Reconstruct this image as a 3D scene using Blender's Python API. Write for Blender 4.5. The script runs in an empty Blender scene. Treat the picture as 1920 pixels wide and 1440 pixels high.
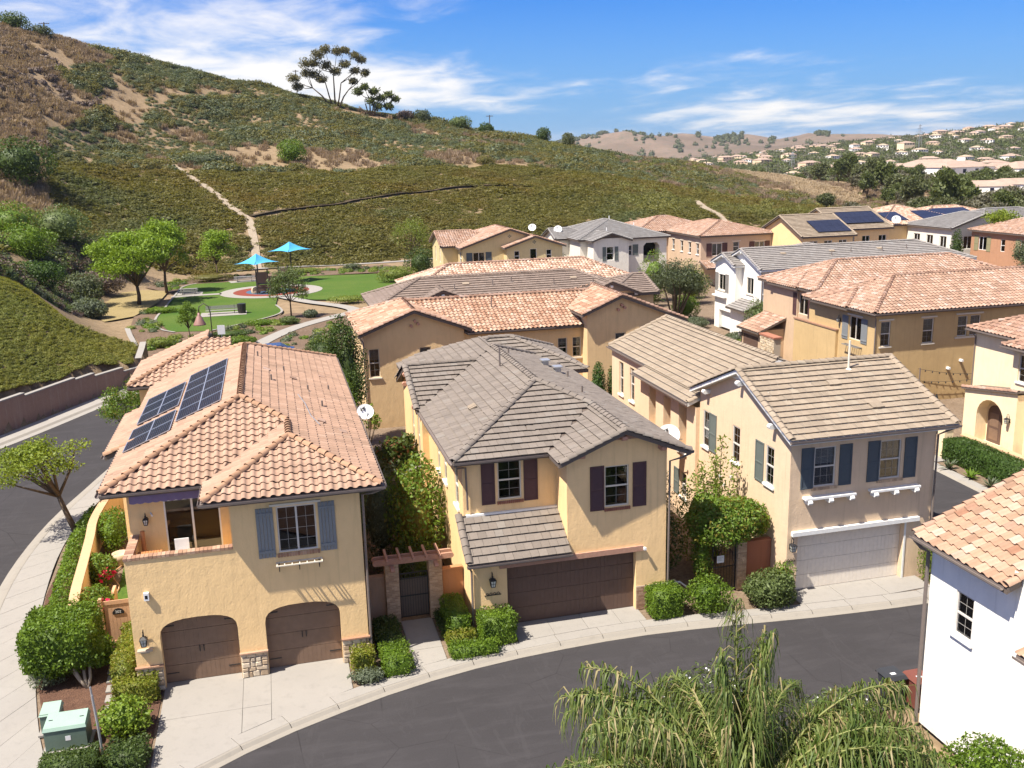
import bpy, math, random
import numpy as np
from mathutils import Vector, Matrix
from mathutils.geometry import tessellate_polygon

# ------------------------------------------------------------------ camera, world, sun, exposure
SC = bpy.context.scene
COL = SC.collection
SUN = Vector((-1.80, -0.66, 3.30)).normalized()          # towards the sun
CAM = Vector((0, 0, 18.2))
def setup():
    cd = bpy.data.cameras.new('camera'); cam = bpy.data.objects.new('camera', cd); COL.objects.link(cam)
    yaw, pitch, roll = 0.242407, 0.233077, -0.0258293
    cy, sy, cp, sp = math.cos(yaw), math.sin(yaw), math.cos(pitch), math.sin(pitch)
    fw = Vector((sy*cp, cy*cp, -sp)); rt = Vector((cy, -sy, 0)); up = rt.cross(fw)
    c, s = math.cos(roll), math.sin(roll)
    r2 = c*rt + s*up; u2 = -s*rt + c*up
    m = Matrix((r2, u2, -fw)).transposed().to_4x4(); m.translation = CAM
    cam.matrix_world = m
    cd.sensor_width = 36; cd.lens = 1799.26/1920*36; cd.clip_start = 0.5; cd.clip_end = 20000
    SC.camera = cam
    w = bpy.data.worlds.new('World'); SC.world = w; w.use_nodes = True
    nt = w.node_tree; N = nt.nodes; N.clear(); Lk = nt.links.new
    out = N.new('ShaderNodeOutputWorld'); bg = N.new('ShaderNodeBackground'); Lk(bg.outputs[0], out.inputs[0])
    sky = N.new('ShaderNodeTexSky'); sky.sky_type = 'NISHITA'; sky.sun_disc = False
    sky.sun_elevation = math.asin(SUN.z); sky.sun_rotation = math.atan2(SUN.x, SUN.y)
    sky.altitude = 50; sky.air_density = 1.0; sky.dust_density = 0.0; sky.ozone_density = 2.0
    hs = N.new('ShaderNodeMix'); hs.data_type = 'RGBA'; hs.blend_type = 'MULTIPLY'; hs.inputs[0].default_value = 1.0; Lk(sky.outputs[0], hs.inputs[6]); hs.inputs[7].default_value = (0.018, 0.090, 0.215, 1)
    # clouds: noise on a flat layer seen by direction
    tc = N.new('ShaderNodeTexCoord'); sep = N.new('ShaderNodeSeparateXYZ'); Lk(tc.outputs['Generated'], sep.inputs[0])
    def M(op, a, b=None, clamp=False):
        n = N.new('ShaderNodeMath'); n.operation = op; n.use_clamp = clamp
        for i, v in enumerate((a, b)):
            if v is None: continue
            if isinstance(v, (int, float)): n.inputs[i].default_value = v
            else: Lk(v, n.inputs[i])
        return n.outputs[0]
    zz = M('ADD', M('MAXIMUM', sep.outputs[2], 0.0), 0.10)
    cx = M('DIVIDE', sep.outputs[0], zz); cyy = M('DIVIDE', sep.outputs[1], zz)
    comb = N.new('ShaderNodeCombineXYZ'); Lk(cx, comb.inputs[0]); Lk(cyy, comb.inputs[1])
    def noise(scale, detail, rough, offs, sx=1, sy=1, rot=0.0, dist=0.0):
        mp = N.new('ShaderNodeMapping'); mp.inputs['Location'].default_value = offs; mp.inputs['Scale'].default_value = (sx, sy, 1); mp.inputs['Rotation'].default_value = (0, 0, rot)
        Lk(comb.outputs[0], mp.inputs[0])
        t = N.new('ShaderNodeTexNoise'); t.inputs['Scale'].default_value = scale; t.inputs['Detail'].default_value = detail; t.inputs['Roughness'].default_value = rough; t.inputs['Distortion'].default_value = dist
        Lk(mp.outputs[0], t.inputs['Vector']); return t.outputs[0]
    big = noise(0.30, 2, 0.5, CLOUD_OFF, 1.0, 1.0)
    fine = noise(2.7, 7, 0.58, (7.3, 2.2, 0), 1.0, 0.75, 0.7, 0.35)
    v = M('ADD', M('MULTIPLY', big, 1.5), M('MULTIPLY', fine, 0.6))
    # clearer blue air low down, the same all round the horizon
    lowr = N.new('ShaderNodeMapRange'); lowr.interpolation_type = 'SMOOTHSTEP'; Lk(sep.outputs[2], lowr.inputs[0]); lowr.inputs[1].default_value = 0.21; lowr.inputs[2].default_value = -0.02; lowr.inputs[3].default_value = 0.0; lowr.inputs[4].default_value = 0.92
    lm = N.new('ShaderNodeMix'); lm.data_type = 'RGBA'; Lk(lowr.outputs[0], lm.inputs[0]); Lk(hs.outputs[2], lm.inputs[6]); lm.inputs[7].default_value = (0.42, 0.74, 1.16, 1)
    mr = N.new('ShaderNodeMapRange'); mr.interpolation_type = 'SMOOTHERSTEP'; Lk(v, mr.inputs[0]); mr.inputs[1].default_value = CLOUD_LO; mr.inputs[2].default_value = CLOUD_HI
    mx = N.new('ShaderNodeMix'); mx.data_type = 'RGBA'; Lk(M('MULTIPLY', mr.outputs[0], 0.9), mx.inputs[0]); Lk(lm.outputs[2], mx.inputs[6]); mx.inputs[7].default_value = (1.75, 1.66, 1.54, 1)
    Lk(mx.outputs[2], bg.inputs[0]); bg.inputs[1].default_value = 0.15
    ld = bpy.data.lights.new('sun', 'SUN'); ld.energy = 2.3; ld.angle = math.radians(0.53); ld.color = (1.0, 0.93, 0.82)
    so = bpy.data.objects.new('sun', ld); COL.objects.link(so); so.rotation_euler = SUN.to_track_quat('Z', 'Y').to_euler(); so.location = (0, 0, 60)
    vs = SC.view_settings; vs.view_transform = 'Standard'; vs.look = 'None'; vs.exposure = 2.2; vs.gamma = 1; vs.use_curve_mapping = False
    SC.cycles.max_bounces = 6; SC.cycles.transparent_max_bounces = 12; SC.cycles.diffuse_bounces = 3
CLOUD_OFF = (-4.43, 34.85, 0); CLOUD_LO = 0.98; CLOUD_HI = 1.40
setup()
R = random.Random(7)
NR = np.random.default_rng(11)

# ------------------------------------------------------------------ helpers: objects
ORG = {}                                                  # world origin of each object
def link(o, parent=None):
    COL.objects.link(o)
    if parent is not None: o.parent = parent
    return o
def thing(name, loc, label, cat, group=None):
    o = bpy.data.objects.new(name, None); o.empty_display_size = 0.3; link(o); o.location = loc; ORG[o] = Vector(loc)
    return tag(o, label, cat, group)
def tag(o, label, cat, group=None):
    o['label'] = label; o['category'] = cat
    if group: o['group'] = group
    return o
def struct(o): o['kind'] = 'structure'; return o
def stuff(o, label=None, cat=None):
    o['kind'] = 'stuff'
    if label: o['label'] = label
    if cat: o['category'] = cat
    return o
def np_mesh(name, V, F, mat=None, smooth=False, tint=None):
    V = np.asarray(V, np.float32); F = np.asarray(F, np.int32)
    me = bpy.data.meshes.new(name); k = F.shape[1]
    me.vertices.add(len(V)); me.vertices.foreach_set('co', V.ravel())
    me.loops.add(F.size); me.loops.foreach_set('vertex_index', F.ravel())
    me.polygons.add(len(F)); me.polygons.foreach_set('loop_start', np.arange(0, F.size, k, dtype=np.int32))
    me.update(calc_edges=True)
    if smooth: me.polygons.foreach_set('use_smooth', np.ones(len(F), bool))
    if tint is not None:
        a = me.attributes.new('tint', 'FLOAT', 'POINT'); a.data.foreach_set('value', np.asarray(tint, np.float32))
    if mat: me.materials.append(mat)
    return me
def np_obj(name, V, F, mat, parent=None, smooth=False, tint=None, org=None):
    if parent is not None: org = ORG[parent]
    o0 = Vector((0, 0, 0)) if org is None else Vector(org)
    me = np_mesh(name, np.asarray(V, float) - np.array(o0), F, mat, smooth, tint)
    o = bpy.data.objects.new(name, me); link(o, parent)
    if parent is None: o.location = o0
    ORG[o] = o0
    return o
class MB:
    """collects faces in world coordinates, built as ONE mesh"""
    def __init__(s): s.v = []; s.f = []
    def add(s, vs, fs):
        n = len(s.v); s.v += [tuple(v) for v in vs]; s.f += [tuple(i+n for i in f) for f in fs]; return s
    def box(s, x0, y0, z0, x1, y1, z1):
        if x0 > x1: x0, x1 = x1, x0
        if y0 > y1: y0, y1 = y1, y0
        if z0 > z1: z0, z1 = z1, z0
        return s.add([(x0,y0,z0),(x1,y0,z0),(x1,y1,z0),(x0,y1,z0),(x0,y0,z1),(x1,y0,z1),(x1,y1,z1),(x0,y1,z1)],
                     [(0,3,2,1),(4,5,6,7),(0,1,5,4),(1,2,6,5),(2,3,7,6),(3,0,4,7)])
    def obox(s, c, ax, ay, az):
        c = Vector(c); ax = Vector(ax); ay = Vector(ay); az = Vector(az)
        return s.add([c+a*ax+b*ay+d*az for d in (-1,1) for a,b in ((-1,-1),(1,-1),(1,1),(-1,1))],
                     [(0,3,2,1),(4,5,6,7),(0,1,5,4),(1,2,6,5),(2,3,7,6),(3,0,4,7)])
    def beam(s, p, q, w, h, up=(0,0,1)):
        p = Vector(p); q = Vector(q); d = (q-p); L = d.length; d.normalize()
        u = Vector(up); sd = d.cross(u)
        if sd.length < 1e-4: sd = d.cross(Vector((0,1,0)))
        sd.normalize(); u = sd.cross(d)
        return s.obox((p+q)/2, sd*w/2, d*L/2, u*h/2)
    def tube(s, pts, r, n=6, cap=True):
        pts = [Vector(p) for p in pts]; rs = r if isinstance(r, (list, tuple)) else [r]*len(pts)
        V = []; F = []; ref = None
        for i, p in enumerate(pts):
            d = (pts[min(i+1, len(pts)-1)] - pts[max(i-1, 0)]).normalized()
            if ref is None: ref = d.cross(Vector((0,0,1)) if abs(d.z) < .9 else Vector((1,0,0))).normalized()
            a = (ref - d*ref.dot(d)).normalized(); b = d.cross(a); ref = a
            for k in range(n):
                t = 2*math.pi*k/n; V.append(p + (a*math.cos(t) + b*math.sin(t))*rs[i])
        for i in range(len(pts)-1):
            for k in range(n): F.append((i*n+k, i*n+(k+1)%n, (i+1)*n+(k+1)%n, (i+1)*n+k))
        if cap: F.append(tuple(reversed(range(n)))); F.append(tuple((len(pts)-1)*n+k for k in range(n)))
        return s.add(V, F)
    def lathe(s, c, prof, n=12, ax=None):
        c = Vector(c); V = []; F = []
        for r, z in prof:
            for k in range(n):
                t = 2*math.pi*k/n; V.append(c + Vector((r*math.cos(t), r*math.sin(t), z)))
        for i in range(len(prof)-1):
            for k in range(n): F.append((i*n+k, i*n+(k+1)%n, (i+1)*n+(k+1)%n, (i+1)*n+k))
        F.append(tuple(reversed(range(n)))); F.append(tuple((len(prof)-1)*n+k for k in range(n)))
        return s.add(V, F)
    def prism(s, pts, ext):
        """closed polygon pts (3D) extruded by ext; concave ok"""
        pts = [Vector(p) for p in pts]; ext = Vector(ext); n = len(pts)
        tri = tessellate_polygon([pts])
        V = pts + [p+ext for p in pts]
        F = [tuple(t) for t in tri] + [tuple(i+n for i in reversed(t)) for t in tri] + [(i, (i+1)%n, (i+1)%n+n, i+n) for i in range(n)]
        return s.add(V, F)
    def build(s, name, mat, parent=None, smooth=False, org=None):
        o0 = ORG[parent] if parent is not None else Vector(org if org is not None else (0,0,0))
        me = bpy.data.meshes.new(name)
        me.from_pydata([(x-o0.x, y-o0.y, z-o0.z) for x, y, z in s.v], [], s.f)
        me.update()
        import bmesh
        bm = bmesh.new(); bm.from_mesh(me); bmesh.ops.recalc_face_normals(bm, faces=bm.faces); bm.to_mesh(me); bm.free()
        if smooth:
            me.polygons.foreach_set('use_smooth', np.ones(len(me.polygons), bool))
        me.materials.append(mat)
        o = bpy.data.objects.new(name, me); link(o, parent)
        if parent is None: o.location = o0
        ORG[o] = o0
        return o
def sheet(name, pts, z, mat, thick=0.0):
    """flat polygon (possibly concave) at height z; top-level structure"""
    P = [Vector((x, y, z)) for x, y in pts]
    mb = MB(); mb.add(P, [tuple(t) for t in tessellate_polygon([P])])
    if thick:
        n = len(P); mb.add(P + [p - Vector((0,0,thick)) for p in P], [(i, (i+1)%n, (i+1)%n+n, i+n) for i in range(n)])
    return struct(mb.build(name, mat))
def strip(name, A, B, mat, za=0.0, zb=0.0, parent=None):
    """ribbon between polylines A and B (lists of xy)"""
    mb = MB(); n = len(A)
    mb.add([(x, y, za) for x, y in A] + [(x, y, zb) for x, y in B], [(i, i+1, n+i+1, n+i) for i in range(n-1)])
    return mb.build(name, mat, parent)
def densify(P, step=1.0):
    """Catmull-Rom resample of xy polyline"""
    P = [np.array(p, float) for p in P]; out = []
    for i in range(len(P)-1):
        p0 = P[max(i-1,0)]; p1 = P[i]; p2 = P[i+1]; p3 = P[min(i+2,len(P)-1)]
        n = max(1, int(np.linalg.norm(p2-p1)/step))
        for k in range(n):
            t = k/n
            out.append(0.5*((2*p1)+(-p0+p2)*t+(2*p0-5*p1+4*p2-p3)*t*t+(-p0+3*p1-3*p2+p3)*t**3))
    out.append(P[-1]); return out
def offset(P, d):
    """offset polyline to its left by d"""
    P = [np.array(p, float) for p in P]; out = []
    for i in range(len(P)):
        t = P[min(i+1,len(P)-1)] - P[max(i-1,0)]; t /= np.linalg.norm(t)
        out.append(P[i] + d*np.array((-t[1], t[0])))
    return out

# ------------------------------------------------------------------ helpers: materials
class NT:
    def __init__(s, name):
        s.m = bpy.data.materials.new(name); s.m.use_nodes = True; s.nt = s.m.node_tree; s.N = s.nt.nodes; s.N.clear()
        s.out = s.N.new('ShaderNodeOutputMaterial')
    def new(s, t, **k):
        n = s.N.new(t)
        for a, b in k.items(): setattr(n, a, b)
        return n
    def L(s, a, b): s.nt.links.new(a, b)
    def set(s, sock, v):
        if hasattr(v, 'is_output'): s.L(v, sock)
        else: sock.default_value = v
    def math(s, op, a, b=0.0, clamp=False):
        n = s.new('ShaderNodeMath', operation=op, use_clamp=clamp); s.set(n.inputs[0], a); s.set(n.inputs[1], b); return n.outputs[0]
    def coord(s, kind='Object'): return s.new('ShaderNodeTexCoord').outputs[kind]
    def pos(s): return s.new('ShaderNodeNewGeometry').outputs['Position']
    def noise(s, vec, scale, detail=4, rough=.55, dist=0.0):
        n = s.new('ShaderNodeTexNoise'); s.L(vec, n.inputs['Vector']); n.inputs['Scale'].default_value = scale; n.inputs['Detail'].default_value = detail
        n.inputs['Roughness'].default_value = rough; n.inputs['Distortion'].default_value = dist; return n.outputs[0]
    def scalev(s, vec, sc):
        n = s.new('ShaderNodeMapping'); s.L(vec, n.inputs[0]); n.inputs['Scale'].default_value = sc; return n.outputs[0]
    def ramp(s, fac, stops, interp='LINEAR'):
        n = s.new('ShaderNodeValToRGB'); s.L(fac, n.inputs[0]); cr = n.color_ramp; cr.interpolation = interp
        while len(cr.elements) < len(stops): cr.elements.new(0.5)
        for e, (p, c) in zip(cr.elements, stops): e.position = p; e.color = (*c, 1) if len(c) == 3 else c
        return n.outputs[0]
    def mix(s, fac, a, b, blend='MIX'):
        n = s.new('ShaderNodeMix', data_type='RGBA', blend_type=blend)
        s.set(n.inputs[0], fac)
        for i, v in ((6, a), (7, b)):
            s.set(n.inputs[i], v if hasattr(v, 'is_output') else ((*v, 1) if len(v) == 3 else v))
        return n.outputs[2]
    def rng(s, v, a, b, c=0.0, d=1.0):
        n = s.new('ShaderNodeMapRange'); s.L(v, n.inputs[0])
        for i, x in enumerate((a, b, c, d)): n.inputs[i+1].default_value = x
        return n.outputs[0]
    def rnd(s):
        """random 0..1 per object plus the stored tint of joined pieces"""
        oi = s.new('ShaderNodeObjectInfo').outputs['Random']; at = s.new('ShaderNodeAttribute', attribute_name='tint').outputs['Fac']
        return s.math('FRACT', s.math('ADD', oi, at))
    def bsdf(s, color, rough=.8, spec=.3, metal=0.0, bump=None, bstr=.3, bdist=.02, **k):
        b = s.new('ShaderNodeBsdfPrincipled')
        s.set(b.inputs['Base Color'], color if hasattr(color, 'is_output') else (*color, 1)); s.set(b.inputs['Roughness'], rough)
        b.inputs['Specular IOR Level'].default_value = spec; b.inputs['Metallic'].default_value = metal
        if bump is not None:
            bp = s.new('ShaderNodeBump'); bp.inputs['Strength'].default_value = bstr; bp.inputs['Distance'].default_value = bdist
            s.L(bump, bp.inputs['Height']); s.L(bp.outputs[0], b.inputs['Normal'])
        s.L(b.outputs[0], s.out.inputs[0]); return s.m
def sc(c, k): return tuple(min(1, x*k) for x in c)
def m_plain(name, c, rough=.6, spec=.3, metal=0.0, var=.12, scale=6):
    t = NT(name); p = t.pos(); n = t.noise(p, scale, 3)
    return t.bsdf(t.mix(n, sc(c, 1-var), sc(c, 1+var)), rough, spec, metal)
def m_stucco(name, c):
    t = NT(name); p = t.pos()
    big = t.noise(p, 0.55, 4, .6); fine = t.noise(p, 14, 3); trow = t.noise(t.scalev(p, (1, 1, .55)), 3.2, 4, .6)
    col = t.mix(big, sc(c, .86), sc(c, 1.10)); col = t.mix(t.rng(trow, .35, .75, 0, .45), col, sc(c, .82))
    streak = t.noise(t.scalev(p, (3.5, 3.5, .18)), 1.6, 3); col = t.mix(t.rng(streak, .55, .78, 0, .5), col, sc(c, .68)); zz = t.new('ShaderNodeSeparateXYZ'); t.L(p, zz.inputs[0]); low = t.math('MULTIPLY', t.rng(zz.outputs[2], 0, .9, 1, 0), t.rng(trow, .3, .7, .1, .6)); col = t.mix(low, col, sc(c, .62))
    h = t.math('ADD', t.math('MULTIPLY', trow, 1.0), t.math('MULTIPLY', fine, .45))
    return t.bsdf(col, .93, .12, bump=h, bstr=.42, bdist=.04)
def m_clay(name, stops, dirt=(.12, .085, .06), amt=.6):
    t = NT(name); r = t.rnd(); p = t.pos()
    col = t.ramp(r, stops, 'LINEAR'); n = t.noise(p, 9, 4, .6); col = t.mix(n, t.mix(1.0, col, (.8,.8,.8), 'MULTIPLY'), t.mix(1.0, col, (1.12,1.1,1.08), 'MULTIPLY'))
    big = t.noise(t.scalev(p, (.5, 1.6, 1)), .9, 5, .65)
    col = t.mix(t.rng(big, .50, .78, 0, amt), col, dirt)
    spots = t.noise(p, 26, 2); col = t.mix(t.rng(spots, .62, .75, 0, .45), col, sc(dirt, 1.5))
    return t.bsdf(col, .88, .2, bump=n, bstr=.25, bdist=.02)
def m_conc(name, c, stain=.5):
    t = NT(name); p = t.pos(); r = t.rnd()
    n1 = t.noise(p, .5, 5, .6); n2 = t.noise(p, 18, 4, .65); n3 = t.noise(p, 2.6, 5, .7)
    col = t.mix(n1, sc(c, .86), sc(c, 1.1)); col = t.mix(t.rng(n3, .52, .75, 0, stain), col, sc(c, .62)); col = t.mix(t.rng(n2, .3, .7, 0, .35), col, sc(c, .84))
    col = t.mix(t.math('MULTIPLY', r, .22), col, sc(c, .80))
    return t.bsdf(col, .92, .15, bump=n2, bstr=.15, bdist=.01)
def m_asphalt(name, c):
    t = NT(name); p = t.pos()
    n1 = t.noise(p, .22, 5, .65); n2 = t.noise(p, 60, 3, .7); n3 = t.noise(t.scalev(p, (.35, 1.5, 1)), 1.1, 5, .7)
    col = t.mix(n1, sc(c, .72), sc(c, 1.3)); col = t.mix(t.rng(n3, .48, .70, 0, .55), col, sc(c, 1.6)); n5 = t.noise(t.scalev(p, (2.2, .5, 1)), .5, 6, .8, 1.2); col = t.mix(t.rng(n5, .56, .60, 0, .35), col, sc(c, 1.45)); col = t.mix(t.rng(n2, .35, .8, 0, .6), col, sc(c, 1.7))
    vo = t.new('ShaderNodeTexVoronoi', feature='DISTANCE_TO_EDGE'); t.L(t.mix(.14, p, t.new('ShaderNodeTexNoise').outputs['Color']), vo.inputs['Vector']); vo.inputs['Scale'].default_value = .42; col = t.mix(t.math('MULTIPLY', t.rng(vo.outputs['Distance'], 0, .010, 1, 0), t.rng(n1, .45, .6, 0, .55)), col, sc(c, .35)); n4 = t.noise(p, 1.9, 6, .75); col = t.mix(t.rng(n4, .64, .74, 0, .6), col, sc(c, .45))
    return t.bsdf(col, .92, .12, bump=n2, bstr=.2, bdist=.01)
def m_leaf(name, a, b, trans=.35, dead=None, rough=.55, patch=False):
    t = NT(name); r = t.rnd(); p = t.pos(); n = t.noise(p, 1.3, 3)
    col = t.mix(r, a, b)
    if patch: col = t.mix(t.rng(t.noise(p, .055, 5, .65), .50, .68, 0, .75), col, (a[0]*1.5, a[1]*1.05, a[2]*1.1)); col = t.mix(t.rng(t.noise(p, .035, 5, .6), .54, .70, 0, .8), col, (a[0]*.8, a[1]*1.15, a[2]*2.3)); col = t.mix(t.rng(t.noise(p, .16, 4, .7), .55, .8, 0, .5), col, sc(a, .6))
    col = t.mix(t.rng(n, .35, .7, 0, .5), col, sc(a, .7))
    if dead: col = t.mix(t.math('GREATER_THAN', t.math('FRACT', t.math('MULTIPLY', r, 7.31)), .84), col, dead)
    b1 = t.new('ShaderNodeBsdfPrincipled'); t.L(col, b1.inputs['Base Color']); b1.inputs['Roughness'].default_value = rough; b1.inputs['Specular IOR Level'].default_value = .35
    b2 = t.new('ShaderNodeBsdfTranslucent'); t.L(t.mix(1.0, col, (1.3, 1.25, .6), 'MULTIPLY'), b2.inputs[0])
    ms = t.new('ShaderNodeMixShader'); ms.inputs[0].default_value = trans; t.L(b1.outputs[0], ms.inputs[1]); t.L(b2.outputs[0], ms.inputs[2]); t.L(ms.outputs[0], t.out.inputs[0])
    return t.m
def m_glass(name):
    t = NT(name); fr = t.new('ShaderNodeFresnel'); fr.inputs[0].default_value = 1.5
    tr = t.new('ShaderNodeBsdfTransparent'); tr.inputs[0].default_value = (.68, .72, .74, 1); g = t.new('ShaderNodeBsdfGlossy'); g.inputs['Roughness'].default_value = .03; g.inputs[0].default_value = (.95, .97, 1, 1)
    n = t.noise(t.pos(), 1.7, 2); bp = t.new('ShaderNodeBump'); bp.inputs['Strength'].default_value = .03; t.L(n, bp.inputs['Height']); t.L(bp.outputs[0], g.inputs['Normal'])
    ms = t.new('ShaderNodeMixShader'); t.L(t.math('ADD', t.math('MULTIPLY', fr.outputs[0], 1.0), .01, True), ms.inputs[0]); t.L(tr.outputs[0], ms.inputs[1]); t.L(g.outputs[0], ms.inputs[2]); t.L(ms.outputs[0], t.out.inputs[0])
    return t.m
def m_ground(name, c1, c2, c3, s1=1.2, s2=14):
    t = NT(name); p = t.pos(); n1 = t.noise(p, s1, 5, .65); n2 = t.noise(p, s2, 4, .7)
    col = t.mix(t.rng(n1, .3, .7), c1, c2); col = t.mix(t.rng(n2, .42, .66), col, c3)
    return t.bsdf(col, .95, .1, bump=n2, bstr=.6, bdist=.06)

MT = {}
MT['yellow'] = m_stucco('stucco_yellow', (.82, .57, .29))
MT['yellow2'] = m_stucco('stucco_golden', (.84, .58, .30))
MT['tan'] = m_stucco('stucco_tan', (.70, .50, .275))
MT['ochre'] = m_stucco('stucco_ochre', (.53, .375, .19))
MT['cream'] = m_stucco('stucco_cream', (.84, .68, .45))
MT['taupe'] = m_stucco('stucco_taupe', (.71, .53, .36))
MT['white'] = m_stucco('stucco_white', (.88, .845, .78))
MT['offwhite'] = m_stucco('stucco_offwhite', (.74, .70, .62))
MT['salmon'] = m_stucco('stucco_salmon', (.54, .40, .29))
MT['rust'] = m_stucco('stucco_rust', (.43, .235, .14))
CL = lambda k, a: [(0, sc(a, .88*k)), (.3, sc(a, .97*k)), (.6, sc(a, 1.03*k)), (.9, sc(a, 1.09*k)), (1, sc((a[0], a[1]*1.05, a[2]*1.08), 1.1*k))]
MT['grille'] = m_plain('window_grille', (.34, .32, .29), .5, .3)
CLS = lambda a: [(0, sc(a, .72)), (.25, sc(a, .92)), (.55, sc(a, 1.05)), (.8, sc((a[0], a[1]*1.08, a[2]*1.15), 1.14)), (.93, sc((a[0], a[1]*1.2, a[2]*1.4), 1.2)), (1, sc((a[0]*.9, a[1]*.75, a[2]*.7), .8))]
MT['clay'] = m_clay('clay_tile', CL(1, (.365, .238, .172)))
MT['clay_pink'] = m_clay('clay_tile_pink', CLS((.345, .222, .162)), amt=.4)
MT['clay_red'] = m_clay('clay_tile_red', CLS((.325, .20, .145)), amt=.4)
MT['flat_grey'] = m_clay('flat_tile_grey', CL(1, (.185, .158, .136)), (.12, .105, .095), .4)
MT['flat_tan'] = m_clay('flat_tile_tan', CL(1, (.275, .222, .168)), (.17, .14, .11), .4)
MT['flat_brown'] = m_clay('flat_tile_brown', CL(1, (.20, .155, .13)), (.13, .10, .09), .4)
MT['flat_slate'] = m_clay('flat_tile_slate', CL(1, (.225, .215, .21)), (.15, .14, .14), .4)
MT['cap_clay'] = m_clay('cap_tile', CL(1, (.35, .208, .13)), (.10, .07, .05), .75)
MT['conc'] = m_conc('concrete', (.285, .265, .24))
MT['conc_kerb'] = m_conc('concrete_kerb', (.27, .245, .21))
MT['asphalt'] = m_asphalt('asphalt', (.036, .0335, .035))
MT['mulch'] = m_ground('mulch', (.10, .055, .038), (.16, .09, .06), (.055, .03, .022), 2, 22)
MT['soil'] = m_ground('soil', (.17, .125, .085), (.235, .175, .125), (.12, .085, .06), .8, 9)
MT['bed'] = m_ground('bark_mulch', (.13, .088, .062), (.19, .135, .095), (.085, .058, .04), .5, 6)
MT['turf'] = m_ground('turf', (.05, .105, .015), (.105, .14, .03), (.04, .08, .013), .16, 5)
MT['glass'] = m_glass('window_glass')
MT['dark'] = m_plain('dark_backing', (.018, .017, .018), .9, .1)
MT['blind'] = m_plain('window_blind', (.50, .48, .44), .8, .2)
MT['vinyl'] = m_plain('window_frame_beige', (.58, .53, .45), .5, .4)
MT['vinyl_w'] = m_plain('window_frame_white', (.58, .54, .49), .5, .4)
MT['trimw'] = m_plain('painted_trim_white', (.74, .73, .70), .6, .3)
MT['trimc'] = m_plain('painted_trim_cream', (.62, .56, .46), .7, .3)
MT['blue'] = m_plain('shutter_blue_grey', (.20, .21, .215), .6, .3)
MT['navy'] = m_plain('shutter_slate_blue', (.07, .087, .104), .6, .3)
MT['plum'] = m_plain('shutter_plum_brown', (.085, .042, .042), .6, .3)
MT['sage'] = m_plain('shutter_grey_green', (.12, .14, .13), .6, .3)
MT['olive'] = m_plain('shutter_olive', (.25, .23, .13), .6, .3)
MT['grey'] = m_plain('shutter_grey', (.20, .185, .17), .6, .3)
MT['door_br'] = m_plain('garage_door_brown', (.185, .118, .08), .55, .3, var=.2, scale=4)
MT['door_dk'] = m_plain('garage_door_dark', (.115, .07, .053), .55, .3, var=.2, scale=4)
MT['door_w'] = m_plain('garage_door_white', (.74, .67, .58), .55, .3)
MT['fascia'] = m_plain('fascia_brown', (.12, .095, .08), .6, .3)
MT['gutter'] = m_plain('gutter_brown', (.16, .13, .115), .45, .4)
MT['iron'] = m_plain('black_iron', (.022, .021, .022), .45, .4)
MT['wood'] = m_plain('stained_wood', (.40, .225, .16), .7, .25, var=.25, scale=9)
MT['wood_or'] = m_plain('orange_wood', (.45, .19, .075), .6, .3, var=.3, scale=12)
MT['wood_tan'] = m_plain('tan_gate_wood', (.52, .31, .18), .65, .3, var=.18, scale=9)
MT['corbel'] = m_plain('corbel_wood', (.45, .24, .17), .7, .25, var=.2)
MT['brick'] = m_clay('brick', [(0, (.30, .17, .11)), (.4, (.38, .23, .15)), (.8, (.46, .31, .22)), (1, (.25, .13, .09))], (.12, .09, .07), .3)
MT['brick_tan'] = m_clay('brick_tan', [(0, (.36, .25, .17)), (.5, (.46, .33, .22)), (1, (.54, .40, .28))], (.14, .10, .07), .3)
MT['mortar'] = m_plain('mortar', (.42, .36, .29), .95, .1)
MT['stone'] = m_clay('veneer_stone', [(0, (.36, .26, .17)), (.35, (.54, .42, .29)), (.7, (.62, .52, .39)), (1, (.42, .34, .26))], (.16, .12, .09), .3)
MT['metal'] = m_plain('galvanised_metal', (.46, .46, .46), .4, .5, .6)
MT['lampglass'] = m_plain('lantern_glass', (.55, .55, .50), .3, .5)
MT['rubber'] = m_plain('black_rubber', (.02, .02, .02), .8, .2)
MT['dishw'] = m_plain('dish_white', (.72, .72, .72), .45, .4)
def m_solar():
    t = NT('solar_cells'); b = t.noise(t.pos(), .8, 2); return t.bsdf(t.mix(b, (.006, .008, .02), (.014, .018, .042)), .12, .6)
MT['solar'] = m_solar(); MT['alu'] = m_plain('aluminium', (.55, .56, .58), .35, .5, .7)
MT['cellline'] = m_plain('solar_busbar', (.075, .085, .11), .4, .5)
MT['bark'] = m_plain('bark', (.10, .072, .05), .9, .1, var=.35, scale=12)
MT['bark_lt'] = m_plain('bark_pale', (.30, .25, .20), .9, .1, var=.3, scale=12)
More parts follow.
